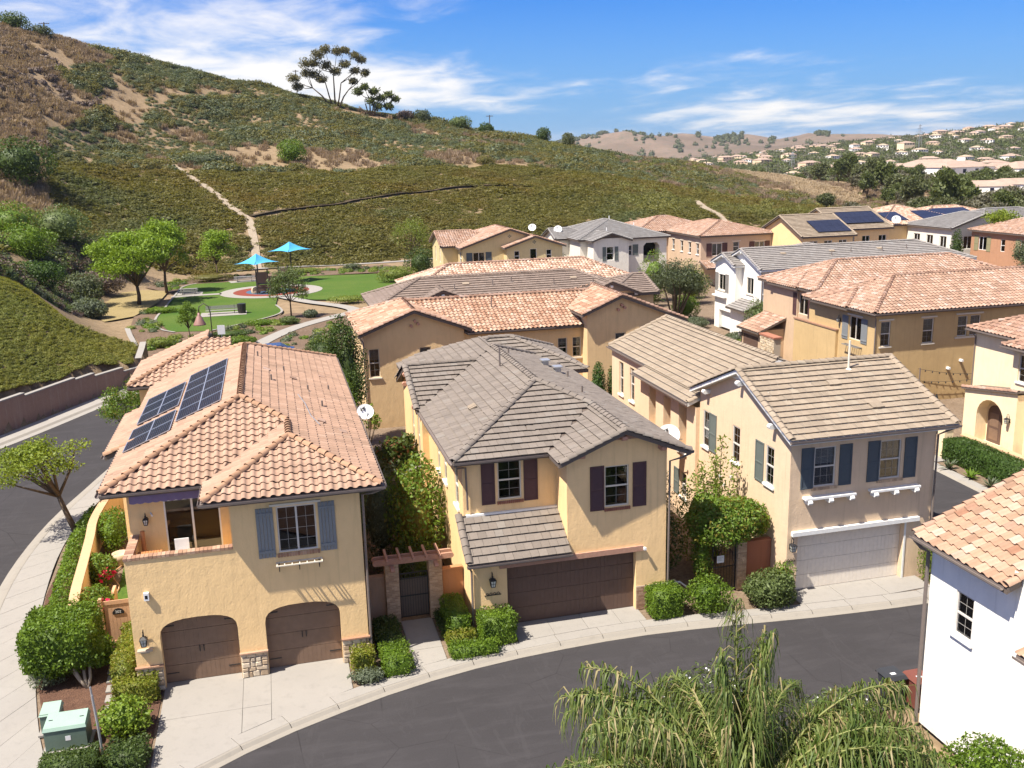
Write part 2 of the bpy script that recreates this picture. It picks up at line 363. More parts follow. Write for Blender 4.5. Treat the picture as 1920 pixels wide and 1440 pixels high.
LF = dict(hedge=((.07, .13, .010), (.175, .265, .022)), lime=((.13, .21, .02), (.24, .32, .035)), dark=((.038, .068, .014), (.095, .14, .03)), olive=((.06, .075, .035), (.12, .145, .075)),
          yellow=((.13, .165, .012), (.24, .25, .03)), sage=((.10, .125, .075), (.17, .20, .13)), euc=((.11, .105, .045), (.21, .18, .085)), vine=((.085, .155, .015), (.19, .28, .035)), cyp=((.03, .075, .012), (.075, .14, .022)),
          tipu=((.15, .24, .018), (.27, .38, .04)), mag=((.05, .085, .02), (.12, .16, .03)), far=((.085, .10, .04), (.15, .165, .07)), far2=((.11, .105, .07), (.17, .16, .105)), brush=((.24, .17, .12), (.38, .285, .20)),
          tipu2=((.14, .20, .014), (.26, .31, .035)), sage2=((.08, .10, .05), (.15, .18, .10)), olive2=((.085, .12, .035), (.17, .22, .075)), lime2=((.12, .17, .02), (.22, .26, .05)), hedge2=((.035, .075, .012), (.085, .145, .025)), palm=((.06, .105, .016), (.18, .21, .055)),
          mat=((.12, .115, .026), (.18, .16, .04)), shrub=((.075, .088, .03), (.155, .16, .06)), gorse=((.12, .125, .025), (.21, .20, .055)), mound=((.15, .165, .03), (.26, .25, .055)), far3=((.08, .105, .03), (.15, .175, .055)))
for k, (a, b) in LF.items(): MT['lf_'+k] = m_leaf('leaf_'+k, a, b, patch=k in ('mat', 'shrub', 'mound'), dead=(.30, .25, .12) if k == 'palm' else (.16, .07, .03) if k == 'mag' else ((.2, .17, .03) if k in ('vine', 'yellow') else None))
MT['flower_r'] = m_plain('flower_crimson', (.52, .015, .07), .6, .2); MT['flower_w'] = m_plain('flower_white', (.8, .8, .78), .6, .2)
# ------------------------------------------------------------------ helpers: roofs
DIRS = {'S': ((1,0),(0,1)), 'N': ((-1,0),(0,-1)), 'W': ((0,-1),(1,0)), 'E': ((0,1),(-1,0))}
S_PROF = [(0,0),(.08,.042),(.22,.072),(.40,.072),(.54,.040),(.63,.006),(.82,-.006),(1,0)]
S_FAR = [(0,0),(.15,.058),(.31,.076),(.48,.055),(.63,.004),(1,0)]
F_PROF = [(.012,.0),(.988,.0)]
TILE_CACHE = {}
def tile_arrays(style, far, w, ex):
    """verts in (u,v,n) and quad faces of one roof tile"""
    if style == 'S':
        pr = S_FAR if far else S_PROF; up, dn, lip = .046, .0, .042
    else:
        pr = F_PROF; up, dn, lip = .074, .008, .068
    k = len(pr); V = []
    for a, b in pr: V.append((a*w, 0, b+up))
    for a, b in pr: V.append((a*w, ex*1.03, b+dn))
    for a, b in pr: V.append((a*w, 0, b+up))
    for a, b in pr: V.append((a*w, .03, b+up-lip))
    F = [(i, i+1, k+i+1, k+i) for i in range(k-1)] + [(3*k+i, 3*k+i+1, 2*k+i+1, 2*k+i) for i in range(k-1)]
    return np.array(V, float), np.array(F)
def tile_mesh(style, mat, w, ex):
    key = (style, mat.name, w, ex)
    if key not in TILE_CACHE:
        V, F = tile_arrays(style, False, w, ex); TILE_CACHE[key] = np_mesh('roof_tile', V, F, mat, smooth=(style == 'S'))
    return TILE_CACHE[key]
def cap_mesh(style, mat):
    key = ('cap', style, mat.name)
    if key not in TILE_CACHE:
        V = []; L = .42
        if style == 'S':
            n = 7; ang = [math.pi*(i/(n-1)) for i in range(n)]
            for v, r, up in ((0, .135, .075), (L, .115, .03)):
                for a in ang: V.append((-math.cos(a)*r, v, math.sin(a)*r*.95 + up - .05))
            V += V[:n]+[(x*.84, .006, z-.02) for x, v, z in V[:n]]
        else:
            for v, up in ((0, .10), (L, .06)):
                for x, z in ((-.15, -.09), (-.135, -.03), (0, .03), (.135, -.03), (.15, -.09)): V.append((x, v, z+up))
            n = 5; V += V[:n]+[(x*.8, .006, z-.035) for x, v, z in V[:n]]
        F = [(i, i+1, n+i+1, n+i) for i in range(n-1)] + [(3*n+i, 3*n+i+1, 2*n+i+1, 2*n+i) for i in range(n-1)]
        TILE_CACHE[key] = np_mesh('ridge_tile', V, F, mat, smooth=(style == 'S'))
    return TILE_CACHE[key]
def interval(poly, h):
    us = []
    n = len(poly)
    for i in range(n):
        (u0, h0), (u1, h1) = poly[i], poly[(i+1) % n]
        if (h0-h)*(h1-h) <= 0 and abs(h1-h0) > 1e-9:
            us.append(u0 + (u1-u0)*(h-h0)/(h1-h0))
    return (min(us), max(us)) if len(us) >= 2 else None
class Roof:
    """planes: (dir, ref, ze, slope, [(x,y)...]); tiles become sub-parts of the part 'roof'"""
    def __init__(s, house, style, mat, capmat=None, nind=300, far=False, deck=None, w=None, ex=None, name='roof', caps_ind=True):
        s.h = house; s.style = style; s.mat = mat; s.cap = capmat or mat; s.nind = nind; s.far = far; s.planes = []; s.caps = []; s.deck = deck or MT['fascia']; s.name = name
        s.w = w or (.33 if style == 'S' else .34); s.ex = ex or (.37 if style == 'S' else .38); s.capsind = caps_ind; s.thick = .17
    def plane(s, d, ref, ze, sl, pts): s.planes.append((d, ref, ze, sl, pts)); return s
    def z(s, i, x, y):
        d, ref, ze, sl, _ = s.planes[i]; (ux, uy), (ex_, ey) = DIRS[d]
        return ze + sl*(x*ex_ + y*ey - ref*(ex_+ey))
    def line(s, a, b): s.caps.append((Vector(a), Vector(b)))
    def build(s):
        mb = MB(); full = []; VV = []; FF = []; TT = []; nv = 0
        for pi, (d, ref, ze, sl, pts) in enumerate(s.planes):
            (ux, uy), (ex_, ey) = DIRS[d]; cosv = 1/math.sqrt(1+sl*sl)
            P3 = [Vector((x, y, s.z(pi, x, y))) for x, y in pts]
            lo = [p + Vector((0,0,-.02)) for p in P3]; mb.prism(lo, (0,0,-s.thick))
            u3 = np.array((ux, uy, 0.)); v3 = np.array((ex_*cosv, ey*cosv, sl*cosv)); n3 = np.cross(u3, v3)
            poly = [(x*ux + y*uy, x*ex_ + y*ey - ref*(ex_+ey)) for x, y in pts]
            hmin = min(p[1] for p in poly); hmax = max(p[1] for p in poly)
            base = np.array((0., 0., ze)) + ref*(ex_+ey)*np.array((ex_, ey, 0.)) 
            V0, F0 = tile_arrays(s.style, s.far, s.w, s.ex)
            dh = s.ex*cosv; rows = int(math.ceil((hmax-hmin)/dh)) ; h = hmin - .03
            for r in range(rows+1):
                h0 = h + r*dh; h1 = h0 + dh
                if h0 > hmax-.05: break
                i0 = interval(poly, min(max(h0, hmin+1e-4), hmax-1e-4)); i1 = interval(poly, min(h1, hmax-1e-4))
                if not i0 or not i1: continue
                im = ((i0[0]+i1[0])/2, (i0[1]+i1[1])/2)
                off = 0 if s.style == 'S' else (r % 2)*s.w*.5 + R.uniform(-.02, .02)
                k0 = int(math.floor((min(i0[0], i1[0])-off)/s.w)); k1 = int(math.ceil((max(i0[1], i1[1])-off)/s.w))
                vmax = (min(h1, hmax)-h0)/cosv
                for k in range(k0, k1):
                    ua = k*s.w + off; ub = ua + s.w
                    if min(ub, im[1]) - max(ua, im[0]) < .2*s.w: continue
                    inside = ua >= max(i0[0], i1[0])-1e-3 and ub <= min(i0[1], i1[1])+1e-3 and h1 <= hmax+1e-3
                    org = base + ua*u3 + v3*(h0/cosv)
                    jit = R.uniform(-.004, .006)
                    if inside: full.append((org + n3*jit, u3, v3, n3))
                    else:
                        Q = V0.copy(); Q[:, 1] = np.minimum(Q[:, 1], vmax)
                        f = np.clip(Q[:, 1]/s.ex, 0, 1); l = i0[0]*(1-f)+i1[0]*f; hh = i0[1]*(1-f)+i1[1]*f
                        Q[:, 0] = np.clip(Q[:, 0]+ua, l, hh) - ua
                        VV.append(org + Q[:, :1]*u3 + Q[:, 1:2]*v3 + Q[:, 2:]*n3); FF.append(F0+nv); nv += len(Q); TT.append(np.full(len(Q), R.random()))
        deck = mb.build(s.name, s.deck, s.h)
        full.sort(key=lambda t: (t[0][0]-CAM.x)**2 + (t[0][1]-CAM.y)**2 + (t[0][2]-CAM.z)**2)
        o0 = ORG[s.h]
        if s.nind:
            me = tile_mesh(s.style, s.mat, s.w, s.ex)
            for org, u3, v3, n3 in full[:s.nind]:
                o = bpy.data.objects.new('roof_tile', me); link(o, deck)
                m = Matrix(((u3[0], v3[0], n3[0], org[0]-o0.x), (u3[1], v3[1], n3[1], org[1]-o0.y), (u3[2], v3[2], n3[2], org[2]-o0.z), (0,0,0,1)))
                o.matrix_local = m @ Matrix.Rotation(R.gauss(0, .011) if R.random() < .97 else R.gauss(0, .06), 4, 'Z')
        for org, u3, v3, n3 in full[s.nind:]:
            VV.append(org + V0[:, :1]*u3 + V0[:, 1:2]*v3 + V0[:, 2:]*n3); FF.append(F0+nv); nv += len(V0); TT.append(np.full(len(V0), R.random()))
        if VV:
            o = np_obj('roof_tile_field', np.concatenate(VV), np.concatenate(FF), s.mat, deck, smooth=(s.style == 'S'), tint=np.concatenate(TT)); stuff(o)
        cm = cap_mesh(s.style, s.cap); CV = []; CF = []; CT = []; nv = 0
        for a, b in s.caps:
            if a.z > b.z: a, b = b, a
            d = b-a; L = d.length; d.normalize(); sd = d.cross(Vector((0,0,1))).normalized(); up = sd.cross(d)
            n = max(1, round(L/.37)); st = L/n
            for i in range(n):
                p = a + d*(i*st)
                m = Matrix(((sd.x, d.x, up.x, p.x-o0.x), (sd.y, d.y, up.y, p.y-o0.y), (sd.z, d.z, up.z, p.z-o0.z+.05), (0,0,0,1))) @ Matrix.Rotation(R.gauss(0, .02), 4, 'Z')
                if s.capsind:
                    o = bpy.data.objects.new('ridge_tile', cm); link(o, deck); o.matrix_local = m
                else:
                    vs = np.array([m @ v.co for v in cm.vertices]); CV.append(vs + np.array(o0)); CF.append(np.array([tuple(p_.vertices) for p_ in cm.polygons])+nv); nv += len(vs); CT.append(np.full(len(vs), R.random()))
        if CV:
            o = np_obj('ridge_tile_row', np.concatenate(CV), np.concatenate(CF), s.cap, deck, smooth=(s.style == 'S'), tint=np.concatenate(CT)); stuff(o)
        return deck
def gutter(house, a, b, mat=None, deck=None, r=.075):
    a = Vector(a); b = Vector(b); d = (b-a).normalized(); sd = d.cross(Vector((0,0,1)))
    mb = MB(); n = Vector((0,0,1))
    prof = [(-1,.5),(-.95,-.45),(-.4,-.8),(.4,-.8),(.95,-.45),(1.05,.6),(.8,.6),(.75,-.3),(.3,-.55),(-.3,-.55),(-.75,-.3),(-.8,.5)]
    V = [p + sd*x*r + n*z*r for p in (a, b) for x, z in prof]; k = len(prof)
    mb.add(V, [(i, (i+1)%k, (i+1)%k+k, i+k) for i in range(k)] + [tuple(range(k-1,-1,-1)), tuple(range(k, 2*k))])
    return mb.build('gutter', mat or MT['gutter'], house)
def downspout(house, pts, mat=None, r=.045):
    return MB().tube(pts, r, 6).build('downspout', mat or MT['gutter'], house)

# ------------------------------------------------------------------ helpers: walls and openings
class Face:
    def __init__(s, house, kind, c, outline, mat): s.h = house; s.k = kind; s.c = c; s.o = outline; s.m = mat; s.holes = []
    def P(s, u, z, d=0.0):
        k = s.k
        if k == 'F': return Vector((u, s.c+d, z))
        if k == 'B': return Vector((u, s.c-d, z))
        if k == 'L': return Vector((s.c+d, u, z))
        return Vector((s.c-d, u, z))
    def box(s, mb, u0, u1, z0, z1, d0, d1):
        a = s.P(u0, z0, d0); b = s.P(u1, z1, d1); return mb.box(a.x, a.y, a.z, b.x, b.y, b.z)
    def emit(s, mb):
        loops = [[s.P(u, z) for u, z in s.o]] + [[s.P(u, z) for u, z in h] for h, _ in s.holes]
        V = [p for l in loops for p in l]; mb.add(V, [tuple(t) for t in tessellate_polygon(loops)])
        for h, dep in s.holes:
            n = len(h); mb.add([s.P(u, z) for u, z in h] + [s.P(u, z, dep) for u, z in h], [(i, (i+1)%n, (i+1)%n+n, i+n) for i in range(n)])
    def hole(s, u0, u1, z0, z1, dep=.12): s.holes.append(([(u0,z0),(u1,z0),(u1,z1),(u0,z1)], dep))
    def window(s, u0, u1, z0, z1, kind='hung', grid=(2,2), frame=None, sill=None, header=None, dep=.13, blind=0.0, nosill=False, far=False, name='window'):
        s.hole(u0, u1, z0, z1, dep+.35)
        fm = frame or MT['vinyl']; t = .055; mb = MB(); D0, D1 = dep-.05, dep+.03
        s.box(mb, u0, u0+t, z0, z1, D0, D1); s.box(mb, u1-t, u1, z0, z1, D0, D1); s.box(mb, u0+t, u1-t, z1-t, z1, D0, D1); s.box(mb, u0+t, u1-t, z0, z0+t, D0, D1)
        zm = (z0+z1)/2; um = (u0+u1)/2; parts = []
        if kind == 'hung': s.box(mb, u0+t, u1-t, zm-.03, zm+.03, D0+.005, D1-.005); parts = [(u0+t, u1-t, zm+.03, z1-t), (u0+t, u1-t, z0+t, zm-.03)]
        elif kind == 'slider': s.box(mb, um-.035, um+.035, z0+t, z1-t, D0+.005, D1-.005); parts = [(u0+t, um-.035, z0+t, z1-t), (um+.035, u1-t, z0+t, z1-t)]
        else: parts = [(u0+t, u1-t, z0+t, z1-t)]
        w = mb.build(name, fm, s.h)
        for i, (a, b, c, d) in enumerate(parts):
            pm = MB(); s.box(pm, a, b, c, d, dep-.004, dep+.004); pm.build('pane', MT['glass'], w)
            if grid and not far:
                gx, gz = grid; g = MB()
                for j in range(1, gx): x = a+(b-a)*j/gx; s.box(g, x-.006, x+.006, c, d, dep-.012, dep-.006)
                for j in range(1, gz): z = c+(d-c)*j/gz; s.box(g, a, b, z-.006, z+.006, dep-.0125, dep-.0065)
                if g.v: g.build('grille', MT['grille'], w)
        ib = MB(); s.box(ib, u0+.002, u1-.002, z0+.002, z1-.002, dep+.34, dep+.36); ib.build('dark_backing', MT['dark'], w)  # flat near-black panel, the room's shade put into its colour
        if blind:
            bm = MB(); zb = z1 - (z1-z0)*blind; n = max(3, int((z1-zb)/.06))
            for j in range(n):
                z = z1 - .04 - j*(z1-zb-.04)/n; s.box(bm, u0+.06, u1-.06, z-.043, z, dep+.06, dep+.075)
            bm.build('blind', MT['blind'], w)
        if sill is not None: sm = MB(); s.box(sm, u0-.1, u1+.1, z0-.10, z0-.003, -.09, dep-.05); sm.build('sill', sill, w)
        if header is not None: hm = MB(); s.box(hm, u0-.2, u1+.2, z1+.06, z1+.17, -.06, .0); hm.build('header', header, w)
        return w
    def shutter(s, u0, u1, z0, z1, mat, style='louver'):
        mb = MB(); d = -.045
        if style == 'board':
            n = 5; w = (u1-u0)/n
            for i in range(n): s.box(mb, u0+i*w+.006, u0+(i+1)*w-.006, z0, z1, d, -.004)
            for z in (z0+.18, z1-.26): s.box(mb, u0+.01, u1-.01, z, z+.10, d-.03, d)
        else:
            t = .065; s.box(mb, u0, u0+t, z0, z1, d, -.004); s.box(mb, u1-t, u1, z0, z1, d, -.004); zm = z0+(z1-z0)*.47
            for a, b in ((z0, z0+t), (zm-t/2, zm+t/2), (z1-t, z1)): s.box(mb, u0+t, u1-t, a, b, d+.002, -.004)
            for a, b in ((z0+t, zm-t/2), (zm+t/2, z1-t)):
                if style == 'louver':
                    n = int((b-a)/.055)
                    for i in range(n):
                        z = a + (b-a)*i/n; zz = z+(b-a)/n
                        mb.add([s.P(u0+t, z, d+.006), s.P(u1-t, z, d+.006), s.P(u1-t, zz, d+.034), s.P(u0+t, zz, d+.034)], [(0,1,2,3)])
                else: s.box(mb, u0+t, u1-t, a, b, d+.022, -.006)
        return mb.build('shutter', mat, s.h)
    def garage(s, u0, u1, z1, mat, dep=.3, rows=4, cols=16, hole=True, arch=None, strap=False, name='garage_door'):
        if hole:
            if arch:
                n = 12; pts = [(u0, -.06), (u1, -.06)]; zs = z1-arch
                for i in range(n+1):
                    a = math.pi*i/n; c = math.cos(a); si = math.sin(a); c = math.copysign(abs(c)**.75, c); si = si**.75
                    pts.append(((u0+u1)/2 + (u1-u0)/2*c, zs + arch*si))
                s.holes.append((pts, dep))
            else: s.hole(u0, u1, -.06, z1, dep)
        e = .04; root = MB(); s.box(root, u0-.1, u1+.1, .0, z1+.1, dep+.05, dep+.08); g = root.build(name, mat, s.h)
        rh = (z1+.02)/rows
        for r in range(rows):
            mb = MB(); w = (u1-u0+e*2)/cols
            for c in range(cols): s.box(mb, u0-e+c*w+.004, u0-e+(c+1)*w-.004, .01+r*rh+.006, .01+(r+1)*rh-.006, dep+.012, dep+.05)
            s.box(mb, u0-e, u1+e, .01+r*rh+.012, .01+(r+1)*rh-.012, dep+.02, dep+.049)
            mb.build('panel', mat, g)
        if strap:
            for u, sg in ((u0+.04, 1), (u1-.04, -1)):
                for z in (z1-.42, .35):
                    b = MB(); s.box(b, u, u+sg*.42, z, z+.035, dep-.004, dep+.012); b.build('hinge_strap', MT['iron'], g)
            for sg in (-1, 1):
                um = (u0+u1)/2+sg*.07; b = MB(); s.box(b, um-.015, um+.015, z1*.42, z1*.42+.22, dep-.03, dep+.012); b.build('handle', MT['iron'], g)
        return g
def build_walls(house, faces, mat, name='wall', extra=None):
    mb = MB()
    for f in faces: f.emit(mb)
    if extra: extra(mb)
    return mb.build(name, mat, house)
def rect(u0, u1, z0, z1): return [(u0,z0),(u1,z0),(u1,z1),(u0,z1)]
def lantern(loc, out, label, size=.5, group=None):
    """wall lantern: bracket, cage, roof, glass; out = unit vector away from wall"""
    o = Vector(out); p = Vector(loc); t = thing('wall_lantern', p, label, 'lantern', group); sd = o.cross(Vector((0,0,1)))
    c = p + o*.20*size*2; h = size
    b = MB(); b.obox(p + o*.015, sd*.06, Vector((0,0,.12)), o*.015); b.tube([p+o*.03+Vector((0,0,.05)), p+o*.1+Vector((0,0,h*.75)), c+Vector((0,0,h*.72)), c+Vector((0,0,h*.5))], .014, 5); b.build('bracket', MT['iron'], t)
    g = MB(); r0, r1 = h*.13, h*.2
    V = [c + sd*x*r + o*y*r + Vector((0,0,z)) for r, z in ((r0, -h*.28), (r1, h*.22)) for x, y in ((-1,-1),(1,-1),(1,1),(-1,1))]
    g.add(V, [(0,1,5,4),(1,2,6,5),(2,3,7,6),(3,0,4,7)]); g.build('glass', MT['lampglass'], t)
    f = MB()
    for i in range(4): f.beam(V[i], V[i+4], .022, .022); f.beam(V[i+4], V[4+(i+1)%4], .022, .022); f.beam(V[i], V[(i+1)%4], .022, .022); f.beam((V[i]+V[(i+1)%4])/2, (V[i+4]+V[4+(i+1)%4])/2, .014, .014); f.beam((V[i]+V[i+4])/2, (V[(i+1)%4]+V[4+(i+1)%4])/2, .014, .014)
    f.build('cage', MT['iron'], t)
    k = MB(); top = c+Vector((0,0,h*.42)); k.add([v + (v-c-Vector((0,0,h*.22)))*.18 for v in V[4:]] + [top], [(0,1,4),(1,2,4),(2,3,4),(3,0,4)]); k.lathe(top, [(.03,0),(.035,.03),(.01,.07)], 6); k.build('roof_cap', MT['iron'], t)
    return t
def stones(parent, face, u0, u1, z0, z1, d=-.04, side=None):
    """irregular veneer stones, each an object"""
    rows = max(2, int((z1-z0)/.17)); z = z0
    hs = [R.uniform(.7, 1.3) for _ in range(rows)]; tot = sum(hs)
    for hh in hs:
        h = hh/tot*(z1-z0); u = u0
        while u < u1-.03:
            w = R.uniform(.14, .36)
            if u+w > u1-.1: w = u1-u
            g = .012; a = [(u+g, z+g), (u+w-g, z+g), (u+w-g, z+h-g), (u+g, z+h-g)]
            a = [(x+R.uniform(-.02, .02)*(0 if x < u0+.03 or x > u1-.03 else 1), y+R.uniform(-.022, .022)) for x, y in a]
            cx = sum(p[0] for p in a)/4; cz = sum(p[1] for p in a)/4; dd = d-R.uniform(0, .035)
            V = [face.P(x, y, 0) for x, y in a] + [face.P(x, y, dd*.6) for x, y in a] + [face.P(cx+(x-cx)*.72, cz+(y-cz)*.72, dd) for x, y in a]
            mb = MB(); mb.add(V, [(0,1,5,4),(1,2,6,5),(2,3,7,6),(3,0,4,7),(4,5,9,8),(5,6,10,9),(6,7,11,10),(7,4,8,11),(8,9,10,11)])
            mb.build('stone', MT['stone'], parent); u += w
        z += h
def vent_pipe(house, x, y, z, h=.5, r=.045, mat=None):
    mb = MB(); mb.tube([(x,y,z-.1),(x,y,z+h)], r, 7); mb.lathe((x,y,z-.02), [(.16,0),(.13,.04),(.06,.08)], 8); return mb.build('vent_pipe', mat or MT['gutter'], house)
def roof_vent(house, c, u, v, n, mat):
    """low flat attic vent lying on the slope"""
    c = Vector(c); u = Vector(u); v = Vector(v); n = Vector(n); mb = MB()
    mb.obox(c+n*.09, u*.28, v*.17, n*.03); mb.obox(c+n*.07-v*.02, u*.10, v*.17, n*.06); return mb.build('roof_vent', mat, house)
# ------------------------------------------------------------------ terrain heights (real metres; camera at 18.2 m)
HILL = [(-81.1, 236.5, 52.7), (-68.0, 188.1, 24.7), (-42.3, 112.3, 11.6), (-64.1, 293.1, 55.5), (-58.0, 258.6, 41.1), (-53.5, 234.0, 31.3), (-46.9, 199.6, 19.9), (-38.7, 160.4, 11.8), (-53.5, 305.3, 55.1), (-50.9, 285.5, 46.0), (-41.9, 221.1, 19.8), (-34.8, 176.6, 9.1), (-35.7, 328.1, 50.5), (-32.2, 283.2, 33.6), (-35.1, 245.5, 19.7), (-28.9, 192.9, 7.9), (-18.9, 239.3, 17.1), (-10.6, 214.7, 11.3), (-3.6, 198.0, 7.3), (-12.9, 334.8, 45.9), (3.3, 335.0, 41.2), (-12.4, 284.7, 26.4), (7.7, 257.9, 18.6), (26.4, 328.9, 34.4), (22.7, 289.1, 24.3), (17.5, 231.3, 13.5), (14.3, 196.5, 5.9), (54.5, 330.5, 29.5), (46.1, 281.2, 20.7), (38.5, 236.9, 12.7), (32.1, 200.4, 4.9), (92.1, 332.5, 23.6), (76.0, 274.7, 15.5), (63.8, 231.4, 9.5), (55.2, 200.5, 3.9), (120.3, 328.7, 17.8), (97.9, 267.7, 11.9), (80.7, 220.7, 6.7), (146.0, 318.1, 11.3), (121.1, 263.5, 8.2), (100.5, 212.4, 4.5), (203.3, 378.9, 10.7), (160.6, 288.3, 6.4), (186.2, 308.1, 6.0), (176.3, 267.0, 2.8), (148.9, 225.2, 2.1), (177.3, 242.0, 0.2)]
HILL += [(-109.5, 319.2, 26.0), (-86.6, 395.6, 27.5), (-72.2, 412.2, 27.3), (-48.2, 442.9, 24.8), (-17.4, 451.9, 22.2), (35.6, 444.1, 15.9), (73.6, 446.2, 13.2), (124.4, 448.8, 10.0), (162.3, 443.7, 6.8), (197.2, 429.4, 3.2), (216.9, 389.2, 0.5)]
HILL += [(-23.8, 95.1, 8.3), (-20.1, 98.0, 7.0), (-17.6, 101.5, 4.8), (-14.7, 99.9, 2.4), (-27.2, 92.1, 9.3), (-19.9, 87.8, 5.7), (-16.9, 90.4, 3.2), (-21.0, 81.3, 4.7), (-19.7, 74.4, 2.4), (-17.3, 80.2, 1.9), (-24.8, 76.1, 6.4), (-30, 118, 7.5), (-26, 135, 5), (-24, 112, 5.5), (-29, 152, 5.5), (-22, 165, 3), (-34, 140, 8)]
HILL += [(x, y, -.2) for x, y in ((-12, 60), (-25, 55), (-45, 40), (0, 60), (0, 100), (0, 150), (-16, 140), (-14, 125), (30, 100), (60, 60), (60, 120), (40, 160), (100, 150), (150, 170), (0, 20), (60, 20), (120, 80), (-30, 0), (90, 20), (220, 150), (-4, 170), (20, 173), (60, 184))]
HILL += [(1000*math.sin(a), 1000*math.cos(a), -4.0) for a in np.radians(np.arange(-60, 90, 15))] + [(600*math.sin(a), 600*math.cos(a), -3.0) for a in np.radians(np.arange(0, 90, 12))] + [(420*math.sin(a), 420*math.cos(a), -2.0) for a in np.radians((38, 46, 56, 70))] + [(600*math.sin(a), 600*math.cos(a), 5.0) for a in np.radians((-50, -35, -20, -8))]
HP = np.array(HILL)
def _solve():
    d = np.sqrt(((HP[:, None, :2]-HP[None, :, :2])**2).sum(-1)); n = len(HP)
    A = np.zeros((n+1, n+1)); A[:n, :n] = d + np.eye(n)*-1.2; A[:n, n] = 1; A[n, :n] = 1
    return np.linalg.solve(A, np.append(HP[:, 2], 0))
HW = _solve()
def vnoise(x, y, seed=0):
    xi = np.floor(x).astype(np.int64); yi = np.floor(y).astype(np.int64); fx = x-xi; fy = y-yi
    def hsh(a, b):
        h = (a*374761393 + b*668265263 + seed*974711) & 0x7fffffff; h = ((h ^ (h >> 13))*1274126177) & 0x7fffffff
        return ((h ^ (h >> 16)) & 0xffff)/65535.0
    fx = fx*fx*(3-2*fx); fy = fy*fy*(3-2*fy)
    return (hsh(xi, yi)*(1-fx)+hsh(xi+1, yi)*fx)*(1-fy) + (hsh(xi, yi+1)*(1-fx)+hsh(xi+1, yi+1)*fx)*fy
def fbm(x, y, seed=0, o=4): return sum(vnoise(x*2**i, y*2**i, seed+i)*.5**i for i in range(o))/sum(.5**i for i in range(o))
FLAT = np.array([(-90, -60), (-70, 0), (-30, 52), (-19.5, 72.6), (-14.4, 83.5), (-11.3, 86), (-11.6, 95), (-14, 104), (-16.5, 116), (-21, 132), (-20, 150), (-13, 165), (-6, 173), (20, 177), (60, 190), (100, 196), (150, 205), (300, 225), (400, -60)], float)
def flat_dist(x, y):
    """distance outside the level neighbourhood (0 inside)"""
    P = FLAT; Q = np.roll(P, -1, 0); best = np.full(x.shape, 1e9); ins = np.zeros(x.shape, bool)
    for (ax, ay), (bx, by) in zip(P, Q):
        dx, dy = bx-ax, by-ay; t = np.clip(((x-ax)*dx+(y-ay)*dy)/(dx*dx+dy*dy), 0, 1)
        best = np.minimum(best, np.hypot(x-ax-t*dx, y-ay-t*dy))
        c = ((ay > y) != (by > y)) & (x < (bx-ax)*(y-ay)/(by-ay+1e-12)+ax); ins ^= c
    return np.where(ins, 0, best)
def terr(x, y):
    x = np.asarray(x, float); y = np.asarray(y, float); sh = x.shape; x = x.ravel(); y = y.ravel(); z = np.zeros(len(x))
    for i in range(0, len(x), 20000):
        xs = x[i:i+20000]; ys = y[i:i+20000]
        d = np.sqrt((xs[:, None]-HP[None, :, 0])**2 + (ys[:, None]-HP[None, :, 1])**2)
        zz = d @ HW[:-1] + HW[-1]; fd = flat_dist(xs, ys)
        W = np.where((xs < -10) & (ys < 93), .8, 12.0); t = np.clip(fd/W, 0, 1); t = t*t*(3-2*t)
        rug = np.clip((fd-15)/40, 0, 1)*np.clip((1000-np.hypot(xs, ys))/500, 0, 1)
        z[i:i+20000] = -.2 + (zz+.2)*t + rug*((fbm(xs/38, ys/38, 3)-.5)*5 + (fbm(xs/9, ys/9, 9, 3)-.5)*1.6)
    return z.reshape(sh)
def build_terrain():
    az = np.radians(np.arange(-62, 76.1, .36)); r = np.concatenate([np.linspace(6, 60, 22), np.arange(62, 130, 1.3), np.arange(130, 380, 1.9), np.geomspace(382, 800, 36)])
    A, Rr = np.meshgrid(az, r, indexing='ij'); X = Rr*np.sin(A); Y = Rr*np.cos(A); Z = terr(X, Y)
    na, nr = A.shape; idx = np.arange(na*nr).reshape(na, nr)
    F = np.stack([idx[:-1, :-1], idx[1:, :-1], idx[1:, 1:], idx[:-1, 1:]], -1).reshape(-1, 4)[:, ::-1]
    t = NT('hill_soil'); p = t.pos(); n1 = t.noise(p, .03, 5, .6); n2 = t.noise(p, .9, 5, .7); n3 = t.noise(p, 4.5, 4, .7)
    col = t.mix(t.rng(n1, .35, .65), (.20, .145, .085), (.26, .185, .115)); col = t.mix(t.rng(n2, .40, .68, 0, .7), col, (.13, .095, .055)); col = t.mix(t.rng(n3, .5, .7, 0, .6), col, (.33, .25, .165))
    t.bsdf(col, .95, .1, bump=n3, bstr=.5, bdist=.1)
    o = np_obj('terrain', np.stack([X, Y, Z], -1).reshape(-1, 3), F, t.m, smooth=True); struct(o)
build_terrain()
def resample(P, n):
    P = np.array([np.array(p) for p in densify(P, .5)]); d = np.concatenate([[0], np.cumsum(np.linalg.norm(np.diff(P, axis=0), axis=1))]); t = np.linspace(0, d[-1], n)
    return np.stack([np.interp(t, d, P[:, 0]), np.interp(t, d, P[:, 1])], 1)
def slabs(parent, A, B, gap=.012, z=0.0, th=.12, mat=None, name='slab'):
    for i in range(len(A)-1):
        a0, a1, b0, b1 = (np.array(p, float) for p in (A[i], A[i+1], B[i], B[i+1])); c = (a0+a1+b0+b1)/4
        q = []
        for p in (a0, a1, b1, b0):
            d = c-p; q.append(p + d/np.linalg.norm(d)*gap*1.4)
        mb = MB(); mb.prism([(x, y, z+R.uniform(-.003, .003)) for x, y in q], (0, 0, -th)); mb.build(name, mat or MT['conc'], parent)
